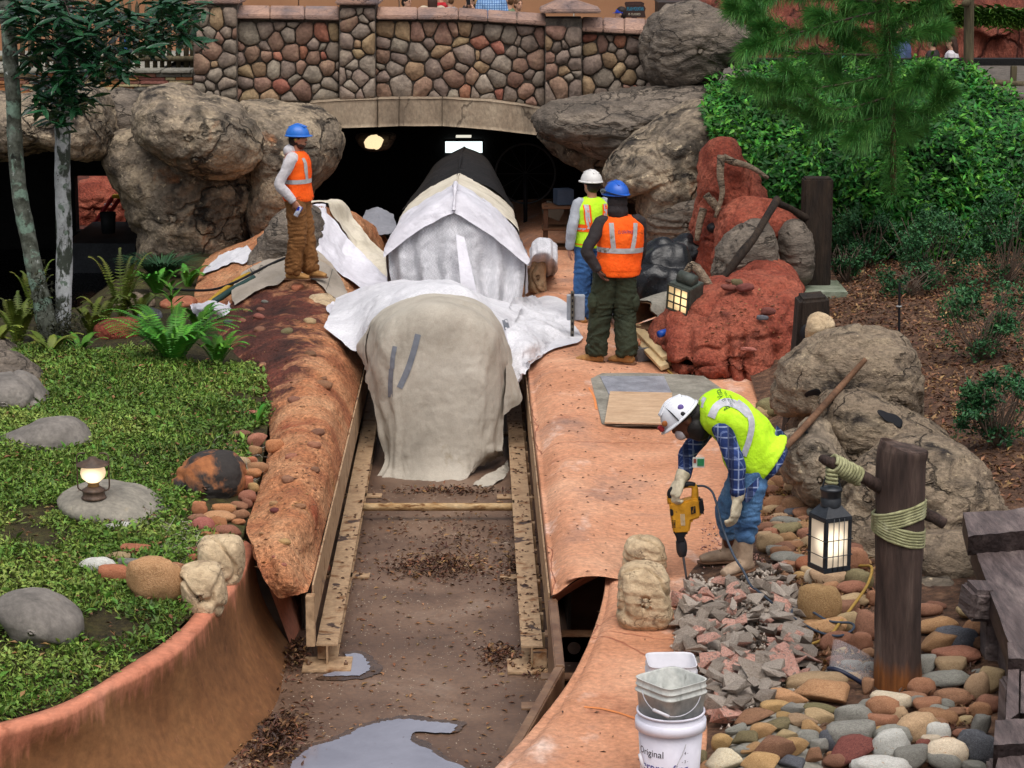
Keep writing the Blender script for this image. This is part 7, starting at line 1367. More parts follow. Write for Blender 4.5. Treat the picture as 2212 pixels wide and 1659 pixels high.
for x,y,w_,h_,c_ in[(1650,380,60,35,'red'),(1640,425,80,40,'red'),(1530,450,60,35,'red'),(1640,510,85,55,'brown'),(1960,455,90,50,'tan'),(1815,520,80,55,'olive'),(1960,665,90,50,'brown'),(2045,815,45,35,'brown'),(1660,730,60,60,'brown'),(2050,860,120,24,'rust'),(2005,1160,100,40,'brown'),(1985,1240,100,80,'rust'),(1840,1310,85,65,'rust'),(1815,1455,90,70,'brown'),(1990,1395,80,40,'brown'),(1735,1605,70,35,'ochre'),(1740,1650,80,60,'maroon'),(1900,1625,75,60,'rust'),(1855,955,90,45,'brown'),(1880,243,84,30,'orange'),(1675,330,50,22,'grey'),(2190,620,50,30,'tan'),(1560,385,50,14,'rust'),(1935,1380,30,18,'brown'),(1985,1510,34,30,'rust'),(1800,1850,90,80,'ochre'),(1655,1795,40,22,'ochre'),(1730,1940,30,26,'red'),(1795,1990,42,40,'red'),(1440,460,70,40,'dgrey'),(1350,455,60,30,'rust')]:
 px,py=x*.3418,540+y*.3418;b=hit(px,py);s=pscale(b.y);w2=w_*.3418/s/2;key=c_
 if key not in mp_:m2=ROUND[len(mp_)%8].copy();m2 .materials[0]=PEB[c_];mp_[key]=m2
 inst('pebble',mp_[key],b+Vector((0,0,w2*.12)),(RS.uniform(-.3,.3),RS.uniform(-.2,.2),RS.uniform(-.6,.6)),(w2,w2*.8,w2*.55),bank)
def lrock(ol,px,py,depth,m,lab,seed,amp=.04,**k):
 b=k.pop('at',None)or hit(px,py);return rock('rock',ol,b.y+depth*.5,depth,m,lab,'rock',seed,amp,nseg=k.pop('nseg',100),nr=60,**k)
MG=mat('smooth grey boulder',[(.25,H('4f4b47')),(.5,H('77716b')),(.75,H('908981'))],scale=3,bump=.35,bscale=18,fine=.14,spots=[(H('8a7460'),2,.58,.72),(H('3c3a3a'),3,.6,.74)])
MO=mat('half charred orange boulder',[(.3,H('8a5230')),(.6,H('ab7048')),(.8,H('b98a62'))],scale=3,bump=.3,fine=.12,spots=[(H('35312f'),1.3,.44,.5,(1.2,1,1)),(H('77736c'),2,.56,.66)])
MF=mat('flat speckled grey rock',[(.3,H('6e6a62')),(.6,H('8f897d')),(.8,H('a89a80'))],scale=4,bump=.4,fine=.15,spots=[(H('55402e'),8,.64,.7),(H('b89a70'),2.5,.66,.75)])
lrock([(-5,1310),(10,1288),(60,1279),(110,1288),(160,1320),(178,1345),(170,1385),(110,1405),(50,1395),(20,1350)],90,1385,.26,MG,'smooth grey boulder in the lawn at the lower left',81,.012)
lrock([(0,955),(40,938),(95,914),(150,911),(175,930),(192,958),(170,972),(100,975),(30,968)],100,965,.28,MG,'long low grey brown rock in the middle left of the lawn',82,.03)
lrock([(-40,830),(0,812),(50,815),(85,845),(100,880),(50,885),(-20,885)],40,880,.4,MG,'rounded grey rock at the left edge, lower of the two',83,.03);lrock([(-60,790),(-10,762),(40,775),(85,810),(98,845),(60,850),(0,840)],30,835,.4,MR['rockd'],'dark rock at the left edge, upper of the two',84,.04);lrock([(-60,760),(-5,738),(20,750),(35,768),(0,775)],-5,772,.3,MR['rockd'],'small dark rock at the far left edge below the ferns',89,.03)
lrock([(378,1040),(395,1010),(440,985),(490,980),(520,1005),(528,1040),(510,1070),(470,1082),(430,1070),(395,1058)],455,1065,.26,MO,'boulder half charcoal and half orange beside the cobbles',85,.03)
lrock([(130,1075),(165,1058),(220,1056),(290,1068),(345,1095),(372,1120),(385,1140),(350,1150),(290,1130),(210,1110),(150,1095)],255,1120,.42,MF,'flat grey rock slab carrying the oil lamp',86,.02)
lrock([(208,705),(240,692),(285,690),(298,700),(295,725),(240,740),(212,735)],250,728,.25,MR['red'],'dull red brown flat stone between the ferns',87,.02);lrock([(290,690),(300,672),(325,663),(345,672),(350,695),(320,700)],322,690,.14,PEB['dgrey'],'blue grey rounded stone beside the bright fern clump',88,.01,nseg=60)
lrock([(345,655),(370,645),(410,642),(425,655),(400,668),(355,670)],385,662,.2,PEB['orange'],'salmon coloured flat stone beside the white plastic',90,.01,nseg=60);lrock([(245,660),(275,640),(305,635),(330,650),(325,668),(280,672)],290,665,.2,MR['tanrock'],'tan hollow rock behind the ferns',91,.02,nseg=60)
lrock([(388,1245),(395,1225),(425,1216),(470,1222),(480,1250),(490,1290),(482,1320),(455,1346),(415,1345),(395,1300)],440,1345,.16,MR['sand'],'pale block-shaped rock at the wall edge, the nearer of two',92,.008,e=.55,fs=3,at=G(435,1318,0));lrock([(428,1200),(435,1168),(475,1158),(515,1162),(527,1195),(524,1240),(505,1268),(490,1280),(450,1250),(432,1225)],490,1278,.16,MR['sand'],'pale block-shaped rock at the wall edge, the farther of two',93,.008,e=.55,fs=3,at=G(478,1262,0))
lrock([(1337,1245),(1345,1225),(1385,1215),(1425,1222),(1443,1245),(1448,1300),(1450,1335),(1425,1360),(1370,1362),(1336,1345),(1334,1290)],1392,1358,.16,MR['sand'],'layered sandstone block on the pink deck, the nearer of two',94,.006,e=.5,fs=3,strat=.012,sf=14);lrock([(1348,1190),(1355,1168),(1385,1158),(1420,1163),(1435,1185),(1438,1225),(1430,1250),(1360,1245),(1346,1225)],1392,1250,.14,MR['sand'],'layered sandstone block on the pink deck, the farther of two',95,.006,e=.5,fs=3,strat=.012,sf=14)
lrock([(1141,575),(1150,560),(1165,558),(1178,570),(1180,610),(1178,632),(1160,636),(1142,625)],1160,634,.12,MR['sand'],'upright brown stone block standing on the deck beside the covered vehicle',96,.006,e=.5,nseg=60,fs=3)
lrock([(1395,560),(1420,542),(1450,545),(1460,565),(1440,585),(1405,580)],1425,584,.2,PEB['grey'],'smooth grey rounded stone behind the black bag',97,.01,nseg=60)
for i,(x,y,w_,h_,c_)in enumerate(((1150,370,130,60,'maroon'),(1225,322,90,60,'olive'),(1300,370,140,70,'maroon'),(1160,310,80,40,'maroon'),(1535,600,110,70,'maroon'),(1475,665,90,45,'dgrey'),(1340,975,120,45,'red'))):
 bvr=bvh_of([o for o in C.objects if o.name.startswith('red_rock')])if i==0 else bvr
 stones([(x,y,w_,h_,c_)],.2197,(1323,540),'on top of the big red rock',group='stones on the red rock',bv=bvr,noun='stone',name='stone')
FP=[(1690,1240),(1880,1180),(1880,1480),(1780,1460),(1700,1320)];FP2=[(1780,1560),(2000,1480),(2130,1330),(2110,1650),(1800,1659)];FP3=[(1640,1020),(1800,1100),(1750,1230),(1650,1180)]
for poly,n,ar in((FP,34,'half buried left of the post'),(FP2,52,'half buried in the foreground'),(FP3,46,'half buried behind the bent worker')):
 l_=[]
 for _ in range(n):x,y=rand_in(poly);w_=RS.uniform(22,46);l_.append((x,y,w_,w_*RS.uniform(.5,.8),['brown','rust','tan','ochre','brown','grey'][RS.randint(6)]))
 stones(l_,1.0,(0,0),ar,group='filler stones '+ar,sink=.5)
from collections import defaultdict
dd_=defaultdict(list)
for rec in STN:dd_[(tuple(rec[1]),rec[2],rec[3])].append(rec)
ORD=['first','second','third','fourth','fifth','sixth','seventh','eighth','ninth','tenth','eleventh','twelfth','thirteenth','fourteenth','fifteenth','sixteenth']
for key,L_ in dd_.items():
 L_.sort(key=lambda r:-r[6])
 for i,r_ in enumerate(L_):
  lab=' '.join(r_[1])+' '+r_[3]+' '+r_[2]+('' if len(L_)==1 else ', '+ORD[min(i,15)]+' from front')
  tag(r_[0],lab,r_[4],r_[5])
  # -- broken concrete
def chunk_me(seed,flat_=.6):
 rs=np.random.RandomState(seed);b=bmesh.new()
 for _ in range(14):p=rs.uniform(-1,1,3)*[1,.8,flat_];b.verts.new(p)
 r_=bmesh.ops.convex_hull(b,input=b.verts[:]);
 for v in[v for v in b.verts if not v.link_faces]:b.verts.remove(v)
 me=bpy.data.meshes.new('chunk');b.to_mesh(me);b.free();V=np.array([tuple(v.co)for v in me.vertices]);s=np.abs(V).max();me.transform(Matrix.Scale(1/s,4));me.materials.append(None);return me
CH_=[chunk_me(i,.35+.05*(i%6))for i in range(12)];CM={}
for i,me in enumerate(CH_):
 for j in range(3):m2=me.copy();m2 .materials[0]=CHUNK[j];CM[(i,j)]=m2
RP=[(1495,1238),(1560,1262),(1650,1225),(1720,1280),(1738,1340),(1725,1400),(1770,1445),(1735,1500),(1690,1490),(1640,1530),(1585,1575),(1525,1560),(1528,1480),(1455,1405),(1470,1340)]
rub=[]
def rz(x,y):return gz(x,y)
for i in range(285):
 px,py=rand_in(RP)
 while 1492<px<1648 and 1150<py<1278:px,py=rand_in(RP)
 b=hit(px,py);big=RS.uniform()<.16;s=RS.uniform(.08,.12)if big else RS.uniform(.045,.08);lay=RS.uniform(0,.1)
 j=2 if RS.uniform()<.27 else RS.randint(2)
 o=inst('concrete_chunk',CM[(RS.randint(12),j)],(b.x,b.y,b.z+s*.35+lay),(RS.uniform(-.6,.6),RS.uniform(-.6,.6),RS.uniform(0,6.3)),(s,s*RS.uniform(.7,1),s*RS.uniform(.6,1)))
 rub.append((o,['grey','brownish grey','pink-faced'][j],s,px,py))
big=[(1560,1330,.1,0),(1600,1420,.13,0),(1640,1455,.15,2),(1655,1530,.12,1),(1575,1480,.12,2),(1545,1450,.1,2),(1680,1470,.13,0),(1620,1360,.1,0),(1700,1385,.1,2),(1700,1475,.14,2),(1550,1545,.13,0),(1640,1490,.13,0)]
for n_,(px,py,s,j)in enumerate(big):
 b=hit(px,py);o=inst('concrete_chunk',CM[(n_,j)],(b.x,b.y,b.z+.07),(RS.uniform(-.5,.5),RS.uniform(-.5,.5),RS.uniform(0,6)),(s,s*.8,s*.7));rub.append((o,['grey','brownish grey','pink-faced'][j],s,px,py))
for o,c_,s,px,py in rub:
 sz='large' if s>.09 else 'middling' if s>.06 else 'small';zn=('by the bent worker' if py<1300 else 'in the upper middle of the rubble' if py<1370 else 'in the lower middle of the rubble' if py<1440 else 'next to the buckets')if px<1610 else('near the lantern' if py<1340 else 'near the cable coil' if py<1420 else 'near the face shield')
 lab=f'{sz} {c_} broken concrete chunk {zn}';tag(o,lab,'rubble chunk',lab.replace('chunk','chunks'))
n=2600;P=[];
for _ in range(n):px,py=rand_in(RP);b=hit(px+RS.normal()*8,py+RS.normal()*6);P.append((b.x,b.y,b.z+RS.uniform(0,.03)))
P=np.array(P);tet=np.array([(0,0,.9),(.9,0,-.3),(-.5,.8,-.3),(-.5,-.8,-.3)]);tf4_=np.array([(0,1,2),(0,2,3),(0,3,1),(1,3,2)])
V,Fc=leaf_mesh(P,.018,1,.0,tv=tet,tf_=tf4_,var=.6);put('rubble_debris',V,Fc,CHUNK[0],smooth=False,kind='stuff')
P=np.array([tuple(hit(*rand_in([(1520,1120),(1640,1200),(1700,1240),(1600,1230),(1500,1230)]))+Vector((0,0,.006)))for _ in range(260)]);V,Fc=leaf_mesh(P,.01,1,.0,tv=tet,tf_=tf4_,var=.6);put('rubble_debris',V,Fc,CHUNK[2],smooth=False,kind='stuff')
P=np.array([tuple(hit(*rand_in([(1690,1240),(1800,1180),(1880,1200),(1880,1480),(1780,1450),(1720,1380)]))+Vector((0,0,.02)))for _ in range(1500)]);litter('fallen_leaves',P,.04,'dead',up=.5)
P=np.array([tuple(hit(*rand_in([(1780,1560),(2000,1480),(2110,1330),(2110,1650),(1800,1659)]))+Vector((0,0,.015)))for _ in range(1300)]);litter('fallen_leaves',P,.04,'deadd',up=.5)
P=np.array([tuple(hit(*rand_in([(1640,1010),(1800,1090),(1790,1200),(1700,1240),(1650,1180)]))+Vector((0,0,.02)))for _ in range(1700)]);litter('fallen_leaves',P,.04,'dead',up=.5)
P=np.array([tuple(Vector(r_))for r_ in[bvr.ray_cast(Vector((0,0,CH)),ray(*rand_in([(1480,680),(1600,620),(1700,640),(1710,740),(1520,745)])).normalized())[0]+Vector((0,0,.008))for _ in range(150)]]);litter('fallen_leaves',P,.042,'dead',.35,.8)
# -- OBJECTS ON THE RIGHT
# -- rope-wrapped post
pc=hit(1940,1492);post=thing('rope_post','thick cracked timber post with a rope-lashed branch arm, orange stained at its foot','post',tuple(pc));Yp=pc.y+.1
V,Fc=sweep([D(1938,1500,Yp),D(1940,1400,Yp),D(1942,1300,Yp),D(1945,1150,Yp),D(1948,1010,Yp),D(1953,972,Yp),D(1954,966,Yp)],[.128,.125,.124,.127,.13,.132,.12],40,n=90)
Vc=V-np.array([V[:,0].mean(),V[:,1].mean(),0]);ang_=np.arctan2(Vc[:,1],Vc[:,0]);rr_=Vc*[1,1,0];rn=rr_/(np.linalg.norm(rr_,axis=1)[:,None]+1e-6)
V=V+rn*(ridge(V*[1,1,.14],7,3)[:,None]*.009+fbm(V*[1,1,.5],4,3)[:,None]*.012)
po=put('log',V,Fc,mat('post timber',[(.25,H('2a211e')),(.5,H('4a3b35')),(.75,H('7a675c'))],scale=7,stretch=(1,1,.12),bump=1,bscale=22,bdist=.02,fine=.25,mask=([(.3,H('5a341c')),(.7,H('8a5428'))],5,.25)),post)
add_mask(po,lambda V:1.1-(V[:,2]-pc.z)*4.5)
V,Fc=sweep([D(1771,990,Yp-.22),D(1800,1003,Yp-.2),D(1860,1030,Yp-.12),D(1910,1060,Yp)],[.02,.034,.036,.04],14,n=30);put('branch_arm',V+ridge(V,14,2)[:,None]*.003,Fc,MR['wood'],post)
V,Fc=sweep([D(1975,1100,Yp+.05),D(2010,1116,Yp-.02),D(2038,1132,Yp-.08)],[.04,.034,.032],14,n=16);put('branch_stub',V+ridge(V,14,2)[:,None]*.003,Fc,MR['wood'],post)
m_rope=mat('pale green rope',[(.3,H('7d7c58')),(.6,H('a3a27c')),(.8,H('bcbb9c'))],scale=12,bump=.5,bscale=60,bdist=.005,fine=.2)
def helix_rope(name,fn,turns,r,parent,n=220,tw=60,**k):
 t=np.linspace(0,1,n);P=np.array([fn(x)for x in t]);V,Fc=sweep(P,[r],8);
 a=np.tile(np.arange(8),n)*(2*math.pi/8);s=np.repeat(t*tw*math.pi,8);ctr=np.repeat(P,8,0);d=V[:8*n]-ctr;V[:8*n]=ctr+d*(1+.22*np.sin(3*a+s))[:,None]
 return put(name,V,Fc,m_rope,parent,**k)
ctr_=D(1942,1100,Yp)
def lash(z0a,z1a,tilt,i):
 def f(x):
  a=x*2*math.pi;r=.146;return(ctr_.x+r*math.cos(a),Yp+r*math.sin(a),ctr_.z+z0a+tilt*math.cos(a+.3))
 return f
for i in range(6):helix_rope('rope_turn',lash(.012-i*.0165,0,.045,i),1,.0092,post,70,14)
for i in range(6):helix_rope('rope_turn',lash(-.075-i*.0165,0,-.045,i),1,.0092,post,70,14)
u0,u1=D(1797,1000,Yp-.2),D(1856,1030,Yp-.12);dv_=(u1-u0);dn_=dv_.normalized();s_=dn_.cross(Vector((0,0,1))).normalized();t_=s_.cross(dn_)
helix_rope('rope_coil',lambda x:tuple(u0+dv_*x+(s_*math.cos(x*62)+t_*math.sin(x*62))*.046),10,.0105,post,260,90)
v0=D(1797,1022,Yp-.2);helix_rope('rope_coil',lambda x:(v0 .x+.028*math.cos(x*25),v0 .y+.028*math.sin(x*25),v0 .z+.035-.09*x),4,.0105,post,90,30)
# -- black shade discs for hollows in the rocks and the dark stump
bvS=bvh_of([o for o in C.objects if o.name.startswith('sculpted_rock')])
def hollow_shade(px,py,a,b_,lab):
 h=bvS.ray_cast(Vector((0,0,CH)),ray(px,py).normalized());V,Fc=ball((0,0,0),(a,b_,.004),24,10);q=Vector((0,0,1)).rotation_difference(h[1]if h[1].y<0 else-h[1]);V=V@np.array(q.to_matrix()).T;V=V*(1+.7*perlin(V*14+3))[:,None];put('hollow',V+np.array(h[0]),Fc,MS['black'],label=lab,cat='hole')  # flat black disc painted as the shade inside a hollow
hollow_shade(1926,905,.11,.045,'black disc shading the eye-like hollow in the middle tan rock');hollow_shade(1760,850,.07,.04,'small black disc shading a hollow at the left of the top tan rock');hollow_shade(1745,925,.06,.1,'black disc shading the crevice between the tan rocks behind the stick')
sp=[(1735,1030),(1690,1010),(1700,930),(1712,820),(1722,730),(1728,648),(1792,642),(1795,720),(1790,800),(1775,900),(1765,1020)]
stp=thing('tree_stump','flat-topped dark timber stump with a knot hole behind the pale slab','stump',tuple(D(1730,1010,18.6)));poly_wall('trunk',sp,18.5,18.85,MR['woodd'],stp);bevel_me(stp.children[0].data,.03,3)
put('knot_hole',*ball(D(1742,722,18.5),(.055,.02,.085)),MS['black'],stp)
# -- hanging lantern
lc=D(1793,1140,Yp-.2);m_iron=mat('blue black lantern metal',[(.3,H('16181c')),(.6,H('25292f')),(.8,H('3d434a'))],scale=8,bump=.15,rough=.4,fine=.15,spec=.5,spots=[(H('9aa0a0'),16,.74,.77)])
lan=thing('lantern','black caged lantern with glowing frosted panes hanging from the roped branch','lantern',(lc.x,lc.y,lc.z-.19))
def rotL(V,a,c):c=np.array(c);V=np.asarray(V)-c;return np.c_[V[:,0]*math.cos(a)-V[:,1]*math.sin(a),V[:,0]*math.sin(a)+V[:,1]*math.cos(a),V[:,2]]+c
LA=.45
zb=D(1793,1228,lc.y).z;zt_=D(1793,1112,lc.y).z;hw=.088
def lbox(nm,x0,x1,y0,y1,z0,z1,m,par=None,bev=.003):V,Fc=box_vf(lc.x+x0,lc.x+x1,lc.y+y0,lc.y+y1,z0,z1);return put_b(nm,(rotL(V,LA,lc),Fc),m,par or lan,bev)
lbox('base',-hw,hw,-hw,hw,zb,zb+.03,m_iron);lbox('top_plate',-hw,hw,-hw,hw,zt_-.022,zt_,m_iron)
for sx in(-1,1):
 for sy in(-1,1):lbox('corner_post',sx*hw-(.022 if sx>0 else 0),sx*hw+(0 if sx>0 else.022),sy*hw-(.022 if sy>0 else 0),sy*hw+(0 if sy>0 else.022),zb+.03,zt_-.022,m_iron)
m_pane=bpy.data.materials.new('glowing frosted pane');m_pane.use_nodes=True;nt=m_pane.node_tree;bs=nt.nodes['Principled BSDF'];bs.inputs['Base Color'].default_value=(.66,.52,.38,1);bs.inputs['Roughness'].default_value=.5
def glowpane(m_,c_,rad,st_,base_st,colr=(1,.86,.62)):
 nt=m_.node_tree;bs=nt.nodes['Principled BSDF'];g=nt.nodes.new('ShaderNodeNewGeometry');vs=nt.nodes.new('ShaderNodeVectorMath');vs.operation='DISTANCE';vs.inputs[1].default_value=c_;nt.links.new(g.outputs['Position'],vs.inputs[0])
 mr=nt.nodes.new('ShaderNodeMapRange');mr.interpolation_type='SMOOTHERSTEP';mr.inputs[1].default_value=rad;mr.inputs[2].default_value=rad*.25;mr.inputs[3].default_value=base_st;mr.inputs[4].default_value=st_;nt.links.new(vs.outputs['Value'],mr.inputs[0]);nt.links.new(mr.outputs[0],bs.inputs['Emission Strength']);bs.inputs['Emission Color'].default_value=(*colr,1)
glowpane(m_pane,(lc.x,lc.y-.06,(zb+zt_)/2+.01),.13,1.05,.12)
g_=.004
for a_,(x0,x1,y0,y1)in enumerate(((-hw+.02,hw-.02,-hw+.008,-hw+.011),(-hw+.02,hw-.02,hw-.011,hw-.008),(hw-.011,hw-.008,-hw+.02,hw-.02),(-hw+.008,-hw+.011,-hw+.02,hw-.02))):
 V,Fc=box_vf(lc.x+x0,lc.x+x1,lc.y+y0,lc.y+y1,zb+.03,zt_-.022);put('pane',rotL(V,LA,lc),Fc,m_pane,lan,smooth=False)
for f in(.25,.6):
 z_=zb+.03+(zt_-zb-.05)*f;V,Fc=sweep([(lc.x+sx*(hw+.004),lc.y+sy*(hw+.004),z_)for sx,sy in((-1,-1),(1,-1),(1,1),(-1,1),(-1,-1))],[.0028],5);put('guard_wire',rotL(V,LA,lc),Fc,m_iron,lan)
for sx,sy in((0,-1),(.38,-1),(-.38,-1),(1,0),(1,.4),(1,-.4)):
 x_,y_=lc.x+sx*(hw+.003),lc.y+sy*(hw+.003);V,Fc=sweep([(x_,y_,zb+.01),(x_,y_,zt_)],[.0026],5);put('guard_wire',rotL(V,LA,lc),Fc,m_iron,lan)
zs=D(1793,1090,lc.y).z;V,Fc=lathe([(hw*1.38,zt_),(hw*1.38,zt_+.004),(.062,zs),(0,zs)],(lc.x,lc.y,0),4);put('roof',rotL(V,LA+math.pi/4,(lc.x,lc.y,0)),Fc,m_iron,lan,smooth=False)
zc=D(1793,1052,lc.y).z;V,Fc=lathe([(.058,zs-.005),(.058,zs+.04),(.054,zs+.044),(.058,zs+.05),(.058,zc-.02),(.064,zc-.016),(.062,zc-.004),(.03,zc+.006),(0,zc+.008)],(lc.x,lc.y,0),24);put('chimney',V,Fc,m_iron,lan)
tube('bail',[(lc.x-.055,lc.y,zc-.03),(lc.x-.035,lc.y,zc+.05),(lc.x-.002,lc.y,zc+.095),(lc.x+.035,lc.y,zc+.05),(lc.x+.058,lc.y,zc-.03)],.005,m_iron,lan,n=24,seg=6)
# -- oil lamp on the flat rock
bvF=bvh_of([o for o in C.objects if o.type=='MESH' and o.get('label','').startswith('flat grey rock slab')])
h_=bvF.ray_cast(Vector((0,0,CH)),ray(203,1074).normalized())[0]or hit(203,1074);h_.z-=.01
ol_=thing('oil_lamp','brown barn lantern with a glowing round glass globe standing on the flat rock','lantern',tuple(h_));s=1/pscale(h_.y);m_br=mat('brown lamp metal',[(.3,H('3c3029')),(.6,H('5a483c')),(.8,H('7a6656'))],scale=9,rough=.5,bump=.2)
def L_(prof,nm,m,seg=28):V,Fc=lathe([(r*s,z*s)for r,z in prof],tuple(h_),seg);return put(nm,V,Fc,m,ol_)
L_([(0,0),(27,0),(29,3),(27,6),(25,8),(25,17),(27,19),(26,22),(12,30),(0,30)],'fuel_base',m_br);L_([(13,29),(14,31),(12,33),(14,38),(12,40)],'burner',MS['brass'])
m_gl=bpy.data.materials.new('glowing globe glass');m_gl.use_nodes=True;m_gl.node_tree.nodes['Principled BSDF'].inputs['Base Color'].default_value=(.8,.55,.35,1);glowpane(m_gl,(h_.x,h_.y-22*s,h_.z+50*s),34*s,1.6,.55,(1,.74,.45))
L_([(11,38),(17,42),(26,50),(29,60),(27,70),(20,76),(12,78)],'globe',m_gl);L_([(38,80),(37,82),(12,92),(9,97),(0,98)],'hood',m_br);L_([(36,79),(10,78)],'hood_underside',m_br)
for sx in(-1,1):tube('side_wire',[h_+Vector((sx*x*s,0,z*s))for x,z in((26,18),(33,22),(36,30),(36,60),(36,90),(35,100),(28,106),(16,106))],1.8*s,m_br,ol_,n=30,seg=7)
# -- square floodlight lantern on the sculpture
fc=D(1478,635,22.4);fl_t=thing('flood_lantern','tilted verdigris lantern with a glowing gridded window beside the black bag','lantern',(fc.x,fc.y,fc.z-.18))
E_=Euler((R(12),R(12),R(-38)));m_vg=mat('verdigris metal',[(.3,H('2c302c')),(.6,H('454c46')),(.8,H('5e6a60'))],scale=8,rough=.5,bump=.2);m_fp=bpy.data.materials.new('glowing amber pane');m_fp.use_nodes=True;m_fp.node_tree.nodes['Principled BSDF'].inputs['Base Color'].default_value=(.6,.45,.25,1)
Mf=np.array(E_.to_matrix());glowpane(m_fp,tuple(np.array(fc)+Mf@np.array([.06,-.14,-.02])),.17,1.1,.32,(1,.72,.35))
def fb(nm,x0,x1,y0,y1,z0,z1,m,bev=.003):V,Fc=box_vf(x0,x1,y0,y1,z0,z1);return put_b(nm,(V@Mf.T+np.array(fc),Fc),m,fl_t,bev)
fb('housing',-.13,.13,-.1,.14,-.16,.12,m_vg,.006);fb('pane',-.11,.11,-.108,-.1,-.14,.1,m_fp,.001)
for x in(-.12,-.04,.04,.12):fb('guard_bar',x-.006,x+.006,-.12,-.108,-.15,.11,m_vg,.001)
for z in(-.15,-.065,.02,.105):fb('guard_bar',-.126,.126,-.122,-.11,z-.006,z+.006,m_vg,.001)
V,Fc=sweep([(-.08,.02,.16),(.1,.02,.16)],[.065],20);put('chimney',V@Mf.T+np.array(fc),Fc,m_vg,fl_t)
# -- square timber post with dead branch, concrete pad, stake
c=hit(1768,628);a=D(1748,0,c.y);b=D(1801,386,c.y);sp_=thing('square_post','square dark timber post rising from a mossy concrete pad in front of the hedge','post',tuple(c))
V,Fc=box_vf(a.x,b.x,c.y,c.y+.26,c.z-.1,b.z);put_b('timber',(V,Fc),MR['woodd'],sp_,.02)
tube('dead_branch',[D(1752,470,c.y+.1),D(1735,468,c.y),D(1710,452,c.y-.1),D(1683,440,c.y-.25),D(1672,432,c.y-.3)],[.05,.045,.035,.038,.03],MR['woodd'],sp_,n=24,seg=10)
V,Fc=sweep([D(1678,432,24.3),D(1655,470,23.8),D(1628,515,23.45),D(1600,550,23.3),D(1570,590,23.2),D(1540,622,23.1)],[.045,.04,.04,.05,.04,.03],12,n=40);put('driftwood_branch',V+ridge(V,9,2)[:,None]*.006,Fc,MR['woodd'],label='long charred branch leaning diagonally over the grey striated stone',cat='branch')
V,Fc=sweep([D(1480,590,23.0),D(1495,575,23.0),D(1512,590,22.95),D(1530,615,22.9),D(1545,628,22.9)],[.03,.045,.045,.04,.02],12,n=30);put('driftwood_branch',V+ridge(V,9,2)[:,None]*.006,Fc,MR['tanrock'],label='short crooked brown branch behind the glowing square lantern',cat='branch')
pd=hit(1770,635);V,Fc=box_vf(D(1690,0,pd.y).x,D(1842,0,pd.y).x,pd.y-.3,pd.y+.5,pd.z-.2,pd.z+.07);put_b('concrete_pad',(V,Fc),mat('mossy concrete',[(.3,H('5a6450')),(.6,H('868c7c')),(.8,H('a0a498'))],scale=4,bump=.4),label='mossy concrete pad under the square timber post',cat='slab')
s0=hit(1942,732);st_=thing('metal_stake','thin dark metal stake standing in the leaf litter','stake',tuple(s0));put_b('rod',beambox(s0,D(1943,612,s0 .y),.035,.02),MS['black'],st_,.003);put('collar',*ball(D(1942,662,s0 .y),(.03,.03,.012)),flat('collar','8a8a8a'),st_)
tube('pole_stick',[D(1674,990,16.2),D(1740,920,16.5),D(1812,840,16.9),D(1870,776,17.0)],[.026,.028,.026,.02],mat('peeled stick',[(.3,H('4a3426')),(.7,H('7a5a44'))],scale=8,bump=.4),n=30,label='long brown stick leaning against the tan wood-grained rocks',cat='stick')
# -- timber railing at the lower right
rl=thing('timber_railing','heavy grain-carved dark timber railing and planks at the lower right','railing',tuple(D(2150,1400,13)))
def plank(pts,th,nm='plank',m='woodh'):
 P=[np.array(W(p))for p in pts];A=loft_grid([[tuple(['w',*P[0]]),tuple(['w',*P[1]])],[tuple(['w',*P[3]]),tuple(['w',*P[2]])]],30,60)
 top=A.copy();g_=ridge(A.reshape(-1,3)*[1.5,.35,1],9,3)[:,None]*.006+fbm(A.reshape(-1,3),2.5,3)[:,None]*.012;top=top+np.c_[0*g_,0*g_,g_].reshape(top.shape)
 bt=A-[0,0,th];V=np.concatenate([top.reshape(-1,3),bt.reshape(-1,3)]);Fc=[tuple(f)for f in grid_faces(60,30)];n=1800
 rim=[i for i in range(30)]+[30*j+29 for j in range(1,60)]+[1800-1-i for i in range(1,30)]+[30*j for j in range(58,0,-1)]
 Fc+=[(rim[i],rim[(i+1)%len(rim)],rim[(i+1)%len(rim)]+n,rim[i]+n)for i in range(len(rim))]+[tuple(r+n for r in rim)]
 return put(nm,V,Fc,MR[m],rl)
plank([(2080,1110,.62),(2420,1080,.62),(2420,1130,.62),(2092,1160,.62)],.12,'cross_rail')
plank([(2098,1168,.5),(2420,1150,.5),(2420,1390,.5),(2180,1395,.5)],.14);plank([(2176,1392,.56),(2420,1380,.56),(2420,1425,.56),(2178,1428,.56)],.16,'cross_rail')
plank([(2178,1432,.5),(2202,1432,.5),(2200,1545,.5),(2172,1560,.5)],.14);plank([(2206,1432,.49),(2420,1430,.49),(2420,1545,.49),(2204,1545,.49)],.14)
plank([(2150,1560,.56),(2420,1540,.56),(2420,1595,.56),(2146,1615,.56)],.2,'cross_rail');plank([(2160,1622,.5),(2420,1605,.5),(2420,1780,.5),(2120,1790,.5)],.14)
for px,py in((2108,1300),(2150,1480),(2125,1660)):
 q=G(px+40,py,.4);put_b('support_post',box_vf(q.x-.06,q.x+.2,q.y-.1,q.y+.1,-.05,.42),MR['woodh'],rl,.015)
q=G(2112,1270,.5);V,Fc=obox((q.x+.02,q.y,.42),(.2,.22,.2),(.1,.1,.2));put_b('block_end',(V,Fc),MR['woodh'],rl,.03)
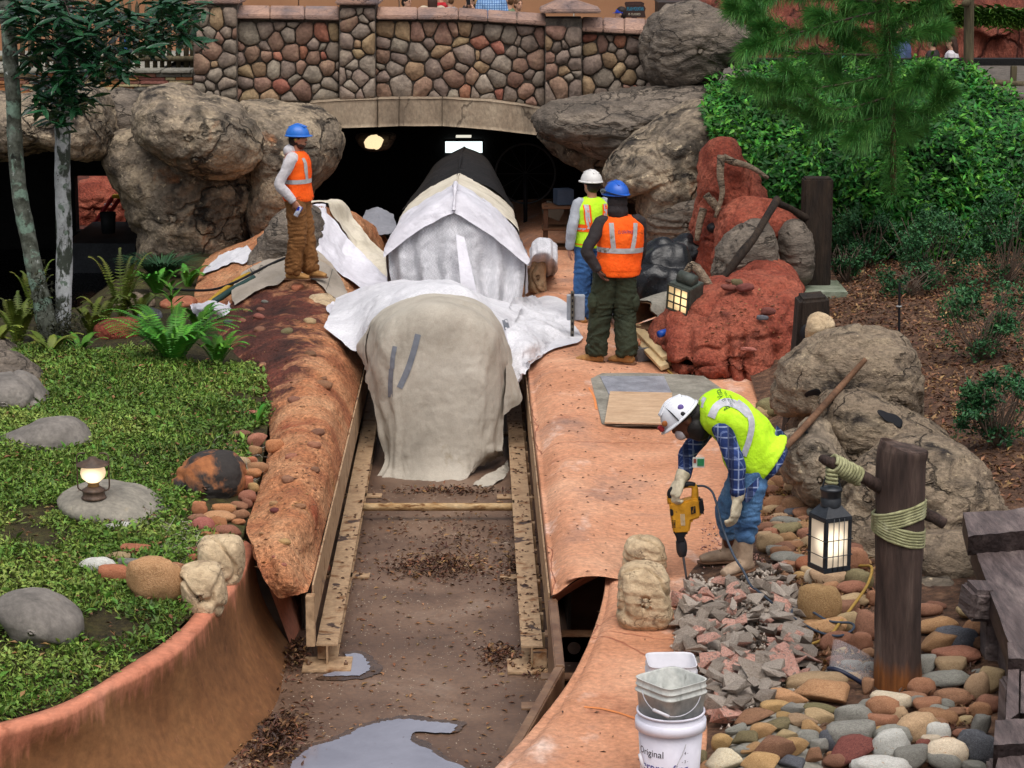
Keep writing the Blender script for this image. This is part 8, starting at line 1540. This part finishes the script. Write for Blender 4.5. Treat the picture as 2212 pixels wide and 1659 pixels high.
q0,q1=G(2100,1180,.4),G(2180,1400,.4);put('side_board',*beambox(q0-Vector((0,0,.22))+Vector((.06,0,0)),q1-Vector((0,0,.22))+Vector((.06,0,0)),.05,.4),MR['woodh'],rl,smooth=False);q2=G(2172,1560,.4);put('side_board',*beambox(q1-Vector((0,0,.22))+Vector((.08,0,0)),q2-Vector((0,0,.22))+Vector((.08,0,0)),.05,.4),MR['woodh'],rl,smooth=False)
# -- lumber, steel channel, broken casing, bag, electric box, patch
LB=[((1378,722,.16),(1450,792,.02)),((1366,730,.14),(1436,800,.02)),((1372,716,.20),(1440,780,.09))]
wd_=mat('fresh pine lumber',[(.3,H('b59a70')),(.6,H('cfb78c')),(.8,H('dcc8a2'))],scale=5,stretch=(1,.3,1),bump=.2,fine=.08)
for i,(a,b)in enumerate(LB):V,Fc=beambox(G(*a)+Vector((0,0,.05)),G(*b)+Vector((0,0,.03)),.09,.045,.3);put_b('lumber',(V,Fc),wd_,bev=.003,label=['right hand pale pine board in the small lumber stack','left hand pale pine board in the small lumber stack','top pale pine board in the small lumber stack'][i],cat='board',group='pine boards beside the red rock')
V,Fc=beambox(G(1322,668,.12)+Vector((0,0,.05)),G(1392,782,.0)+Vector((0,0,.07)),.16,.13,.2);put_b('steel_channel',(V,Fc),mat('slotted steel',[(.3,H('4a4c50')),(.7,H('6a6c70'))],rough=.4,metal=.3,bump=.1),bev=.004,label='grey perforated steel channel lying beside the pine boards',cat='steel channel')
V,Fc=obox(tuple(G(1404,760,.0)+Vector((-.13,-.28,.1))),(.22,.12,.14),(.5,.3,.8));put_b('pink_block',(V,Fc),MR['deck'],bev=.01,label='pink end block at the foot of the steel channel',cat='block')
cs=thing('broken_casing','broken grey concrete casing with a rusty open end under the black bag','casing',tuple(hit(1420,700)))
c0,c1=D(1388,690,22.9),D(1490,655,23.3);n_=26;ang=np.linspace(-.5,3.6,n_);d_=(c1-c0).normalized();s_=d_.cross(Vector((0,0,1))).normalized();A=[]
for f in np.linspace(0,1,12):c_=c0 .lerp(c1,f);A.append([tuple(c_+s_*.2*math.cos(a)*(1+.1*f)+Vector((0,0,1))*.2*math.sin(a)+d_*(.03*math.sin(7*a)if f==0 else 0))for a in ang])
A=np.array(A);put('shell',A.reshape(-1,3)+fbm(A.reshape(-1,3),8,3)[:,None]*.01,grid_faces(12,n_),MR['concrete'],cs);V=(A.reshape(-1,3));ctrl=np.array([np.array(c0 .lerp(c1,f))for f in np.linspace(0,1,12)]).repeat(n_,0);put('rusty_lining',ctrl+(V-ctrl)*.9,grid_faces(12,n_),MR['steeldk'],cs);put('inner_floor',*beambox(c0-Vector((0,0,.1)),c1-Vector((0,0,.1)),.3,.02),MR['steeldk'],cs,smooth=False)
put('bottle',*sweep([D(1424,722,22.2),D(1445,716,22.3),D(1452,714,22.3)],[.035,.035,.015],12,n=8),flat('blue plastic bottle','1c4aa0',rough=.3),label='small blue plastic bottle beside the broken casing',cat='bottle')
bg_=[xf(ball((0,0,0),(.36,.25,.22),20,14),Matrix.Identity(3),D(1425,618,23.4)),xf(ball((0,0,0),(.26,.22,.26),20,14),Matrix.Identity(3),D(1435,582,23.5)),xf(ball((0,0,0),(.1,.1,.16),14,10),Matrix.Identity(3),D(1434,552,23.5))]
V,Fc,Nn=remesh(bg_,.018,3);V=V+Nn*(ridge(V*[1,1,.6],3.4,2)[:,None]*.045+fbm(V,3,2)[:,None]*.05);put('refuse_bag',V,Fc,CL['bag'],label='crumpled black plastic bag with a twisted top beside the orange vest',cat='bag')
V,Fc,Nn=remesh([xf(ball((0,0,0),(.26,.2,.18),16,12),Matrix.Identity(3),D(1488,545,25.6))],.03,2);put('refuse_bag',V+Nn*(ridge(V,5,3)[:,None]*.03),Fc,CL['bag'],label='smaller black plastic bag half hidden behind the large one',cat='bag')
eb=G(1248,742,0);et=thing('junction_box','grey electrical enclosure bolted to a slotted steel strut on the deck','electrical box',tuple(eb));m_gb=flat('grey enclosure','a2a6ae')
z0,z1_=D(1248,693,eb.y).z,D(1248,640,eb.y).z;xa_,xb_=D(1228,0,eb.y).x,D(1268,0,eb.y).x;put_b('enclosure',box_vf(xa_,xb_,eb.y+.02,eb.y+.14,z0,z1_),m_gb,et,.006);put_b('door',box_vf(xa_+.08,xb_-.004,eb.y+.005,eb.y+.02,z0+.006,z1_-.006),m_gb,et,.004)
V,Fc=box_vf(D(1236,0,eb.y).x,D(1244,0,eb.y).x,eb.y-.04,eb.y+.0,0,D(0,628,eb.y).z);put_b('strut',(V,Fc),mat('galvanised strut',[(.3,H('4c4840')),(.7,H('7a756a'))],rough=.5,bump=.1),et,.003)
for i in range(8):z_=.08+i*.06;c=D(1240,0,eb.y).x;put('slot',*box_vf(c-.009,c+.009,eb.y-.043,eb.y-.038,z_,z_+.03),MS['black'],et,smooth=False)
pt=thing('deck_patch','opened deck patch with wire mesh and rough broken concrete rim','patch',tuple(G(1370,860,.02)))
m_mesh=mat('woven wire mesh',[(.4,H('8a8c94')),(.7,H('b4b6c0'))],scale=4,rough=.4,bump=.3,bscale=90,weave=(60,H('5c5e66'),.6),stretch=(1,1,1))
GP=lambda pts,z:[tuple(W((a,b,z)))for a,b in pts]
def sheet(nm,pts,z,m,par=None,**k):P=GP(pts,z);n=len(P);V=P+[(x,y,z-.012)for x,y,z in P];return put(nm,V,[tuple(range(n)),tuple(range(2*n-1,n-1,-1))]+[(i,i+n,(i+1)%n+n,(i+1)%n)for i in range(n)],m,par,smooth=False,**k)
sheet('broken_rim',[(1276,818),(1300,806),(1380,805),(1460,808),(1520,812),(1560,840),(1560,880),(1480,920),(1400,918),(1330,918),(1300,914),(1292,880),(1284,850)],.034,MR['concrete'],pt);sheet('wire_mesh',[(1296,812),(1434,812),(1452,850),(1315,850)],.042,m_mesh,pt)
sheet('plywood_sheet',[(1318,845),(1452,848),(1452,915),(1306,912)],.06,mat('plywood',[(.3,H('a98a6c')),(.6,H('c2a486')),(.8,H('ccb094'))],scale=3,stretch=(1,3,1),bump=.15,fine=.1,spots=[(H('8a6a4c'),5,.66,.74)]),label='plywood sheet lying over the wire mesh patch in the deck',cat='plywood')
m_or=flat('orange marking paint','e08a50',bump=0);m_sp=flat('cement splash','c9bdb2',bump=.2)
def mark(pts,w_,m,label):P=cat_resample(np.array([tuple(hit(a,b)+Vector((0,0,.004)))for a,b in pts]),16);t=np.gradient(P,axis=0);t/=np.linalg.norm(t,axis=1)[:,None];n_=np.c_[-t[:,1],t[:,0],t[:,2]*0];ww=w_*(1+.4*fbm(P,9,2))[:,None];return put('paint_mark',np.vstack([np.stack([P-n_*ww,P+n_*ww],1).reshape(-1,3)]),grid_faces(16,2),m,label=label,cat='paint mark')
mark([(1262,1528),(1300,1532),(1340,1542),(1378,1555)],.012,m_or,'pale orange sprayed line across the deck beside the buckets');mark([(1272,838),(1284,860),(1288,885)],.01,m_or,'orange sprayed line at the left edge of the deck patch')
# -- buckets
bk_=hit(1448,1700)
def pail_round(c,r0,r1,h,nm,label,parts):
 t=thing(nm,label,'bucket',tuple(c));V,Fc=lathe([(0,.0),(r0,0),(r0,.004),(r1,h),(r1-.004,h),(r0-.006,.006),(0,.006)],tuple(c),48);put('shell',V,Fc,MS['pail'],t)
 for z,rr,th in parts:q=r0+(r1-r0)*z/h;V,Fc=lathe([(q,z-th),(q+rr,z-th*.8),(q+rr,z+th*.8),(q,z+th)],tuple(c),48);put('rim',V,Fc,MS['pail'],t)
 return t
bc=Vector((bk_.x,bk_.y+.05,.006));B=pail_round(bc,.150,.172,.40,'round_bucket','round white waterproofing bucket at the bottom of the stack',[(.395,.006,.006),(.33,.016,.028)])
def wraptext(s_,cz,a0,hgt,col,bold=1,r=.165):
 V,Fc=text_vf(s_,1);hh=.72;out=[]
 for x,y,_ in V:a=a0+x*hgt/r;out.append((bc.x+(r)*math.sin(a),bc.y-(r)*math.cos(a),bc.z+cz+y*hgt))
 put('lettering',out,Fc,flat('ink '+s_,col,bump=0),B,smooth=False)
wraptext('Original',.205,-.78,.052,'2a2024',r=.1625);wraptext('Waterproofing',.13,-.62,.062,'2a2488',r=.1605)
for i,s_ in enumerate(('- 4 -','- 3 -','- 2 -')):wraptext(s_,.215-i*.045,.42,.022,'2a2024',r=.163)
tube('bail',[(bc.x+.17*math.sin(a),bc.y-.18*math.cos(a),bc.z+z)for a,z in((-1.3,.26),(-1.1,.16),(-.6,.09),(-.1,.1),(.25,.2),(.42,.27))],.0028,MS['reflectc'],B,n=40,seg=6)
tube('handle_grip',[(bc.x+.178*math.sin(a),bc.y-.178*math.cos(a),bc.z+z)for a,z in((-1.15,.185),(-.95,.12))],.009,MS['pailc'],B,seg=10)
def pail_sq(c,s0,s1,h,yaw,label,m,inner=True):
 t=thing('square_pail',label,'bucket',tuple(c));n=40;a=np.linspace(0,2*math.pi,n,endpoint=False);u=np.sign(np.cos(a))*np.abs(np.cos(a))**.35,np.sign(np.sin(a))*np.abs(np.sin(a))**.35
 def ring(s,z):x,y=u[0]*s/2,u[1]*s/2;return np.c_[c[0]+x*math.cos(yaw)-y*math.sin(yaw),c[1]+x*math.sin(yaw)+y*math.cos(yaw),np.full(n,c[2]+z)]
 prof=[(.01,0),(s0,0),(s1*.985,h*.78),(s1+.012,h*.785),(s1+.012,h*.81),(s1*.99,h*.82),(s1*.99,h*.88),(s1+.008,h*.885),(s1+.008,h*.9),(s1,h*.91),(s1,h*.985),(s1+.008,h),(s1-.004,h),(s1-.012,h*.98),(s0-.01,.008),(.01,.008)]
 V=np.vstack([ring(s,z)for s,z in prof]);put('shell',V,[tuple(f)for f in grid_faces(len(prof),n,True)],m,t)
 pts=[(c[0]+(s1/2+.01)*math.cos(b),c[1]+(s1/2+.02)*math.sin(b)*1.0,c[2]+h*.86-.1*math.sin((b-math.pi)/math.pi*math.pi))for b in np.linspace(math.pi,2*math.pi,12)]
 pts=[(x,y-.02,z)for x,y,z in pts];tube('bail',pts,.0026,MS['reflectc'],t,n=40,seg=6);tube('handle_grip',[pts[3],pts[5]],.009,MS['pailc'],t,seg=10);return t
pail_sq((bc.x,bc.y,bc.z+.24),.235,.285,.33,R(38),'dirty square white pail nested in the round bucket',MS['paild'])
b2_=hit(1448,1560);pail_sq((b2_.x+.0,b2_.y,.005),.235,.268,.36,R(2),'clean square white pail standing behind the bucket stack',MS['pailc'])
# -- face shield
fs=hit(1836,1480);ft=thing('face_shield','clear curved face shield with a dark blue headband lying on the stones','face shield',tuple(fs));m_cl=mat('clear polycarbonate',[(.4,(.85,.82,.85)),(.7,(.95,.92,.95))],rough=.08,bump=0,fine=0,trans=.0,alpha=.17,spec=.9)
cA,cB=D(1815,1490,fs.y+.02),D(1850,1412,fs.y+.15);axn=(cB-cA).normalized();s_=Vector((.75,.1,-.35));s_=(s_-axn*s_.dot(axn)).normalized();u_=axn.cross(s_)
if u_.z<0:u_=-u_
A=[]
for f in np.linspace(0,1,10):cc=D(1826,1478,fs.y).lerp(D(1845,1420,fs.y+.2),f)+Vector((.02,0,.02));A.append([tuple(cc+s_*(.14+.03*f)*math.cos(a)+u_*(.07)*math.sin(a)*1.2)for a in np.linspace(-.1,math.pi+.1,30)])
A=np.array(A);A[-1,:,:]-=0;put('visor',A.reshape(-1,3),grid_faces(10,30),m_cl,ft);tube('headband',[tuple(p)for p in A[0]],.014,flat('navy plastic','23283c',rough=.35),ft,seg=8)
# -- cords
def cord(nm,pts,r,m,label,lift_=.012):P=[hit(a,b)+Vector((0,0,lift_+(q[0]if q else 0)))for a,b,*q in pts];return tube(nm,P,r,m,n=len(P)*14,seg=7,label=label,cat='cord')
m_yc=flat('tan yellow cord','a0803c');m_gc=flat('grey blue cord','3c4654')
cord('power_cord',[(1422,768),(1440,800),(1470,825),(1492,838),(1520,850)],.012,m_yc,'tan yellow cord running from the lumber towards the bent worker')
cord('power_cord',[(1660,960),(1664,1000),(1672,1040),(1700,1080),(1745,1100),(1760,1125)],.009,m_yc,'thin tan yellow cord through the leaf litter right of the bent worker')
cord('power_cord',[(1830,1228),(1862,1245,.06),(1882,1262,.1),(1872,1300,.1),(1842,1345,.1),(1812,1378,.08),(1790,1395,.05),(1750,1412,.05),(1715,1405,.05),(1704,1380,.05),(1710,1358,.05)],.01,m_yc,'tan yellow cord looping over the cobbles left of the post')
P=[D(*zp(350,865),Yt),D(*zp(430,870),Yt),D(*zp(490,920),14.9),D(*zp(530,1040),14.85),D(*zp(555,1150),14.8),D(*zp(600,1280),14.72),D(*zp(660,1420),14.6),D(*zp(730,1530),14.5),D(*zp(785,1640),14.4)]+[hit(a,b)+Vector((0,0,.1))for a,b in((1638,1310),(1680,1345),(1720,1372),(1765,1398),(1810,1408),(1840,1395),(1838,1380),(1790,1375),(1745,1350),(1715,1345),(1706,1368))]
tube('power_cord',P,.008,m_gc,n=220,seg=7,label='grey cord curling from the demolition hammer over the rubble',cat='cord')
for i,(px,py)in enumerate(((1331,712),(1338,730),(1346,765))):q=hit(px,py);put('nail',*sweep([q,q+Vector((0,0,.06)),q+Vector((0,0,.062))],[.005,.005,.012],6),MR['steeldk'],label='rusty bolt sticking up from the deck beside the grey junction box',cat='bolt',group='bolts beside the junction box')
tw=[]
for _ in range(240):
 poly=[(395,1120),(430,1130),(420,1230),(360,1200),(340,1170)]if _<150 else[(450,960),(560,980),(540,1060),(480,1000)]
 x,y=rand_in(poly);q=np.array(hit(x,y))+[0,0,.01];d=RS.normal(size=3)*[1,1,.25];d/=np.linalg.norm(d);L1=RS.uniform(.03,.09);tw.append(sweep([q,q+d*L1+RS.normal(size=3)*.012,q+d*2*L1],[.0022,.002,.001],4))
put('dry_roots',*join(tw),flat('pale dry roots','b0a89c',bump=0),kind='stuff')
lad=thing('step_ladder','red fibreglass step ladder with a yellow top seen through the left cave','ladder',tuple(D(225,490,38)));m_lr=flat('red fibreglass','a8202a');m_al=flat('aluminium step','b8bcc0')
for x0,x1 in((208,244),(224,262)):put_b('side_rail',beambox(D(x0-10,492,38.2),D(x1,425,37.8),.07,.04),m_lr,lad,.005)
for f in(.15,.45,.75):put_b('step',beambox(D(198+36*f,492-67*f,38.1),D(214+38*f,492-67*f,38.1),.05,.03),m_al,lad,.004)
put_b('top_cap',beambox(D(243,424,37.8),D(264,424,37.8),.12,.06),flat('yellow cap','c8a420'),lad,.01)
gp=D(234,492,35.4);put('grey_tub',*lathe([(0,-.02),(.1,-.02),(.125,.3),(.11,.3),(.09,.0),(0,0)],(gp.x,gp.y,gp.z-.06),20),flat('dark tub','2a2e30'),label='dark grey tub on the cave ledge in front of the ladder',cat='tub')
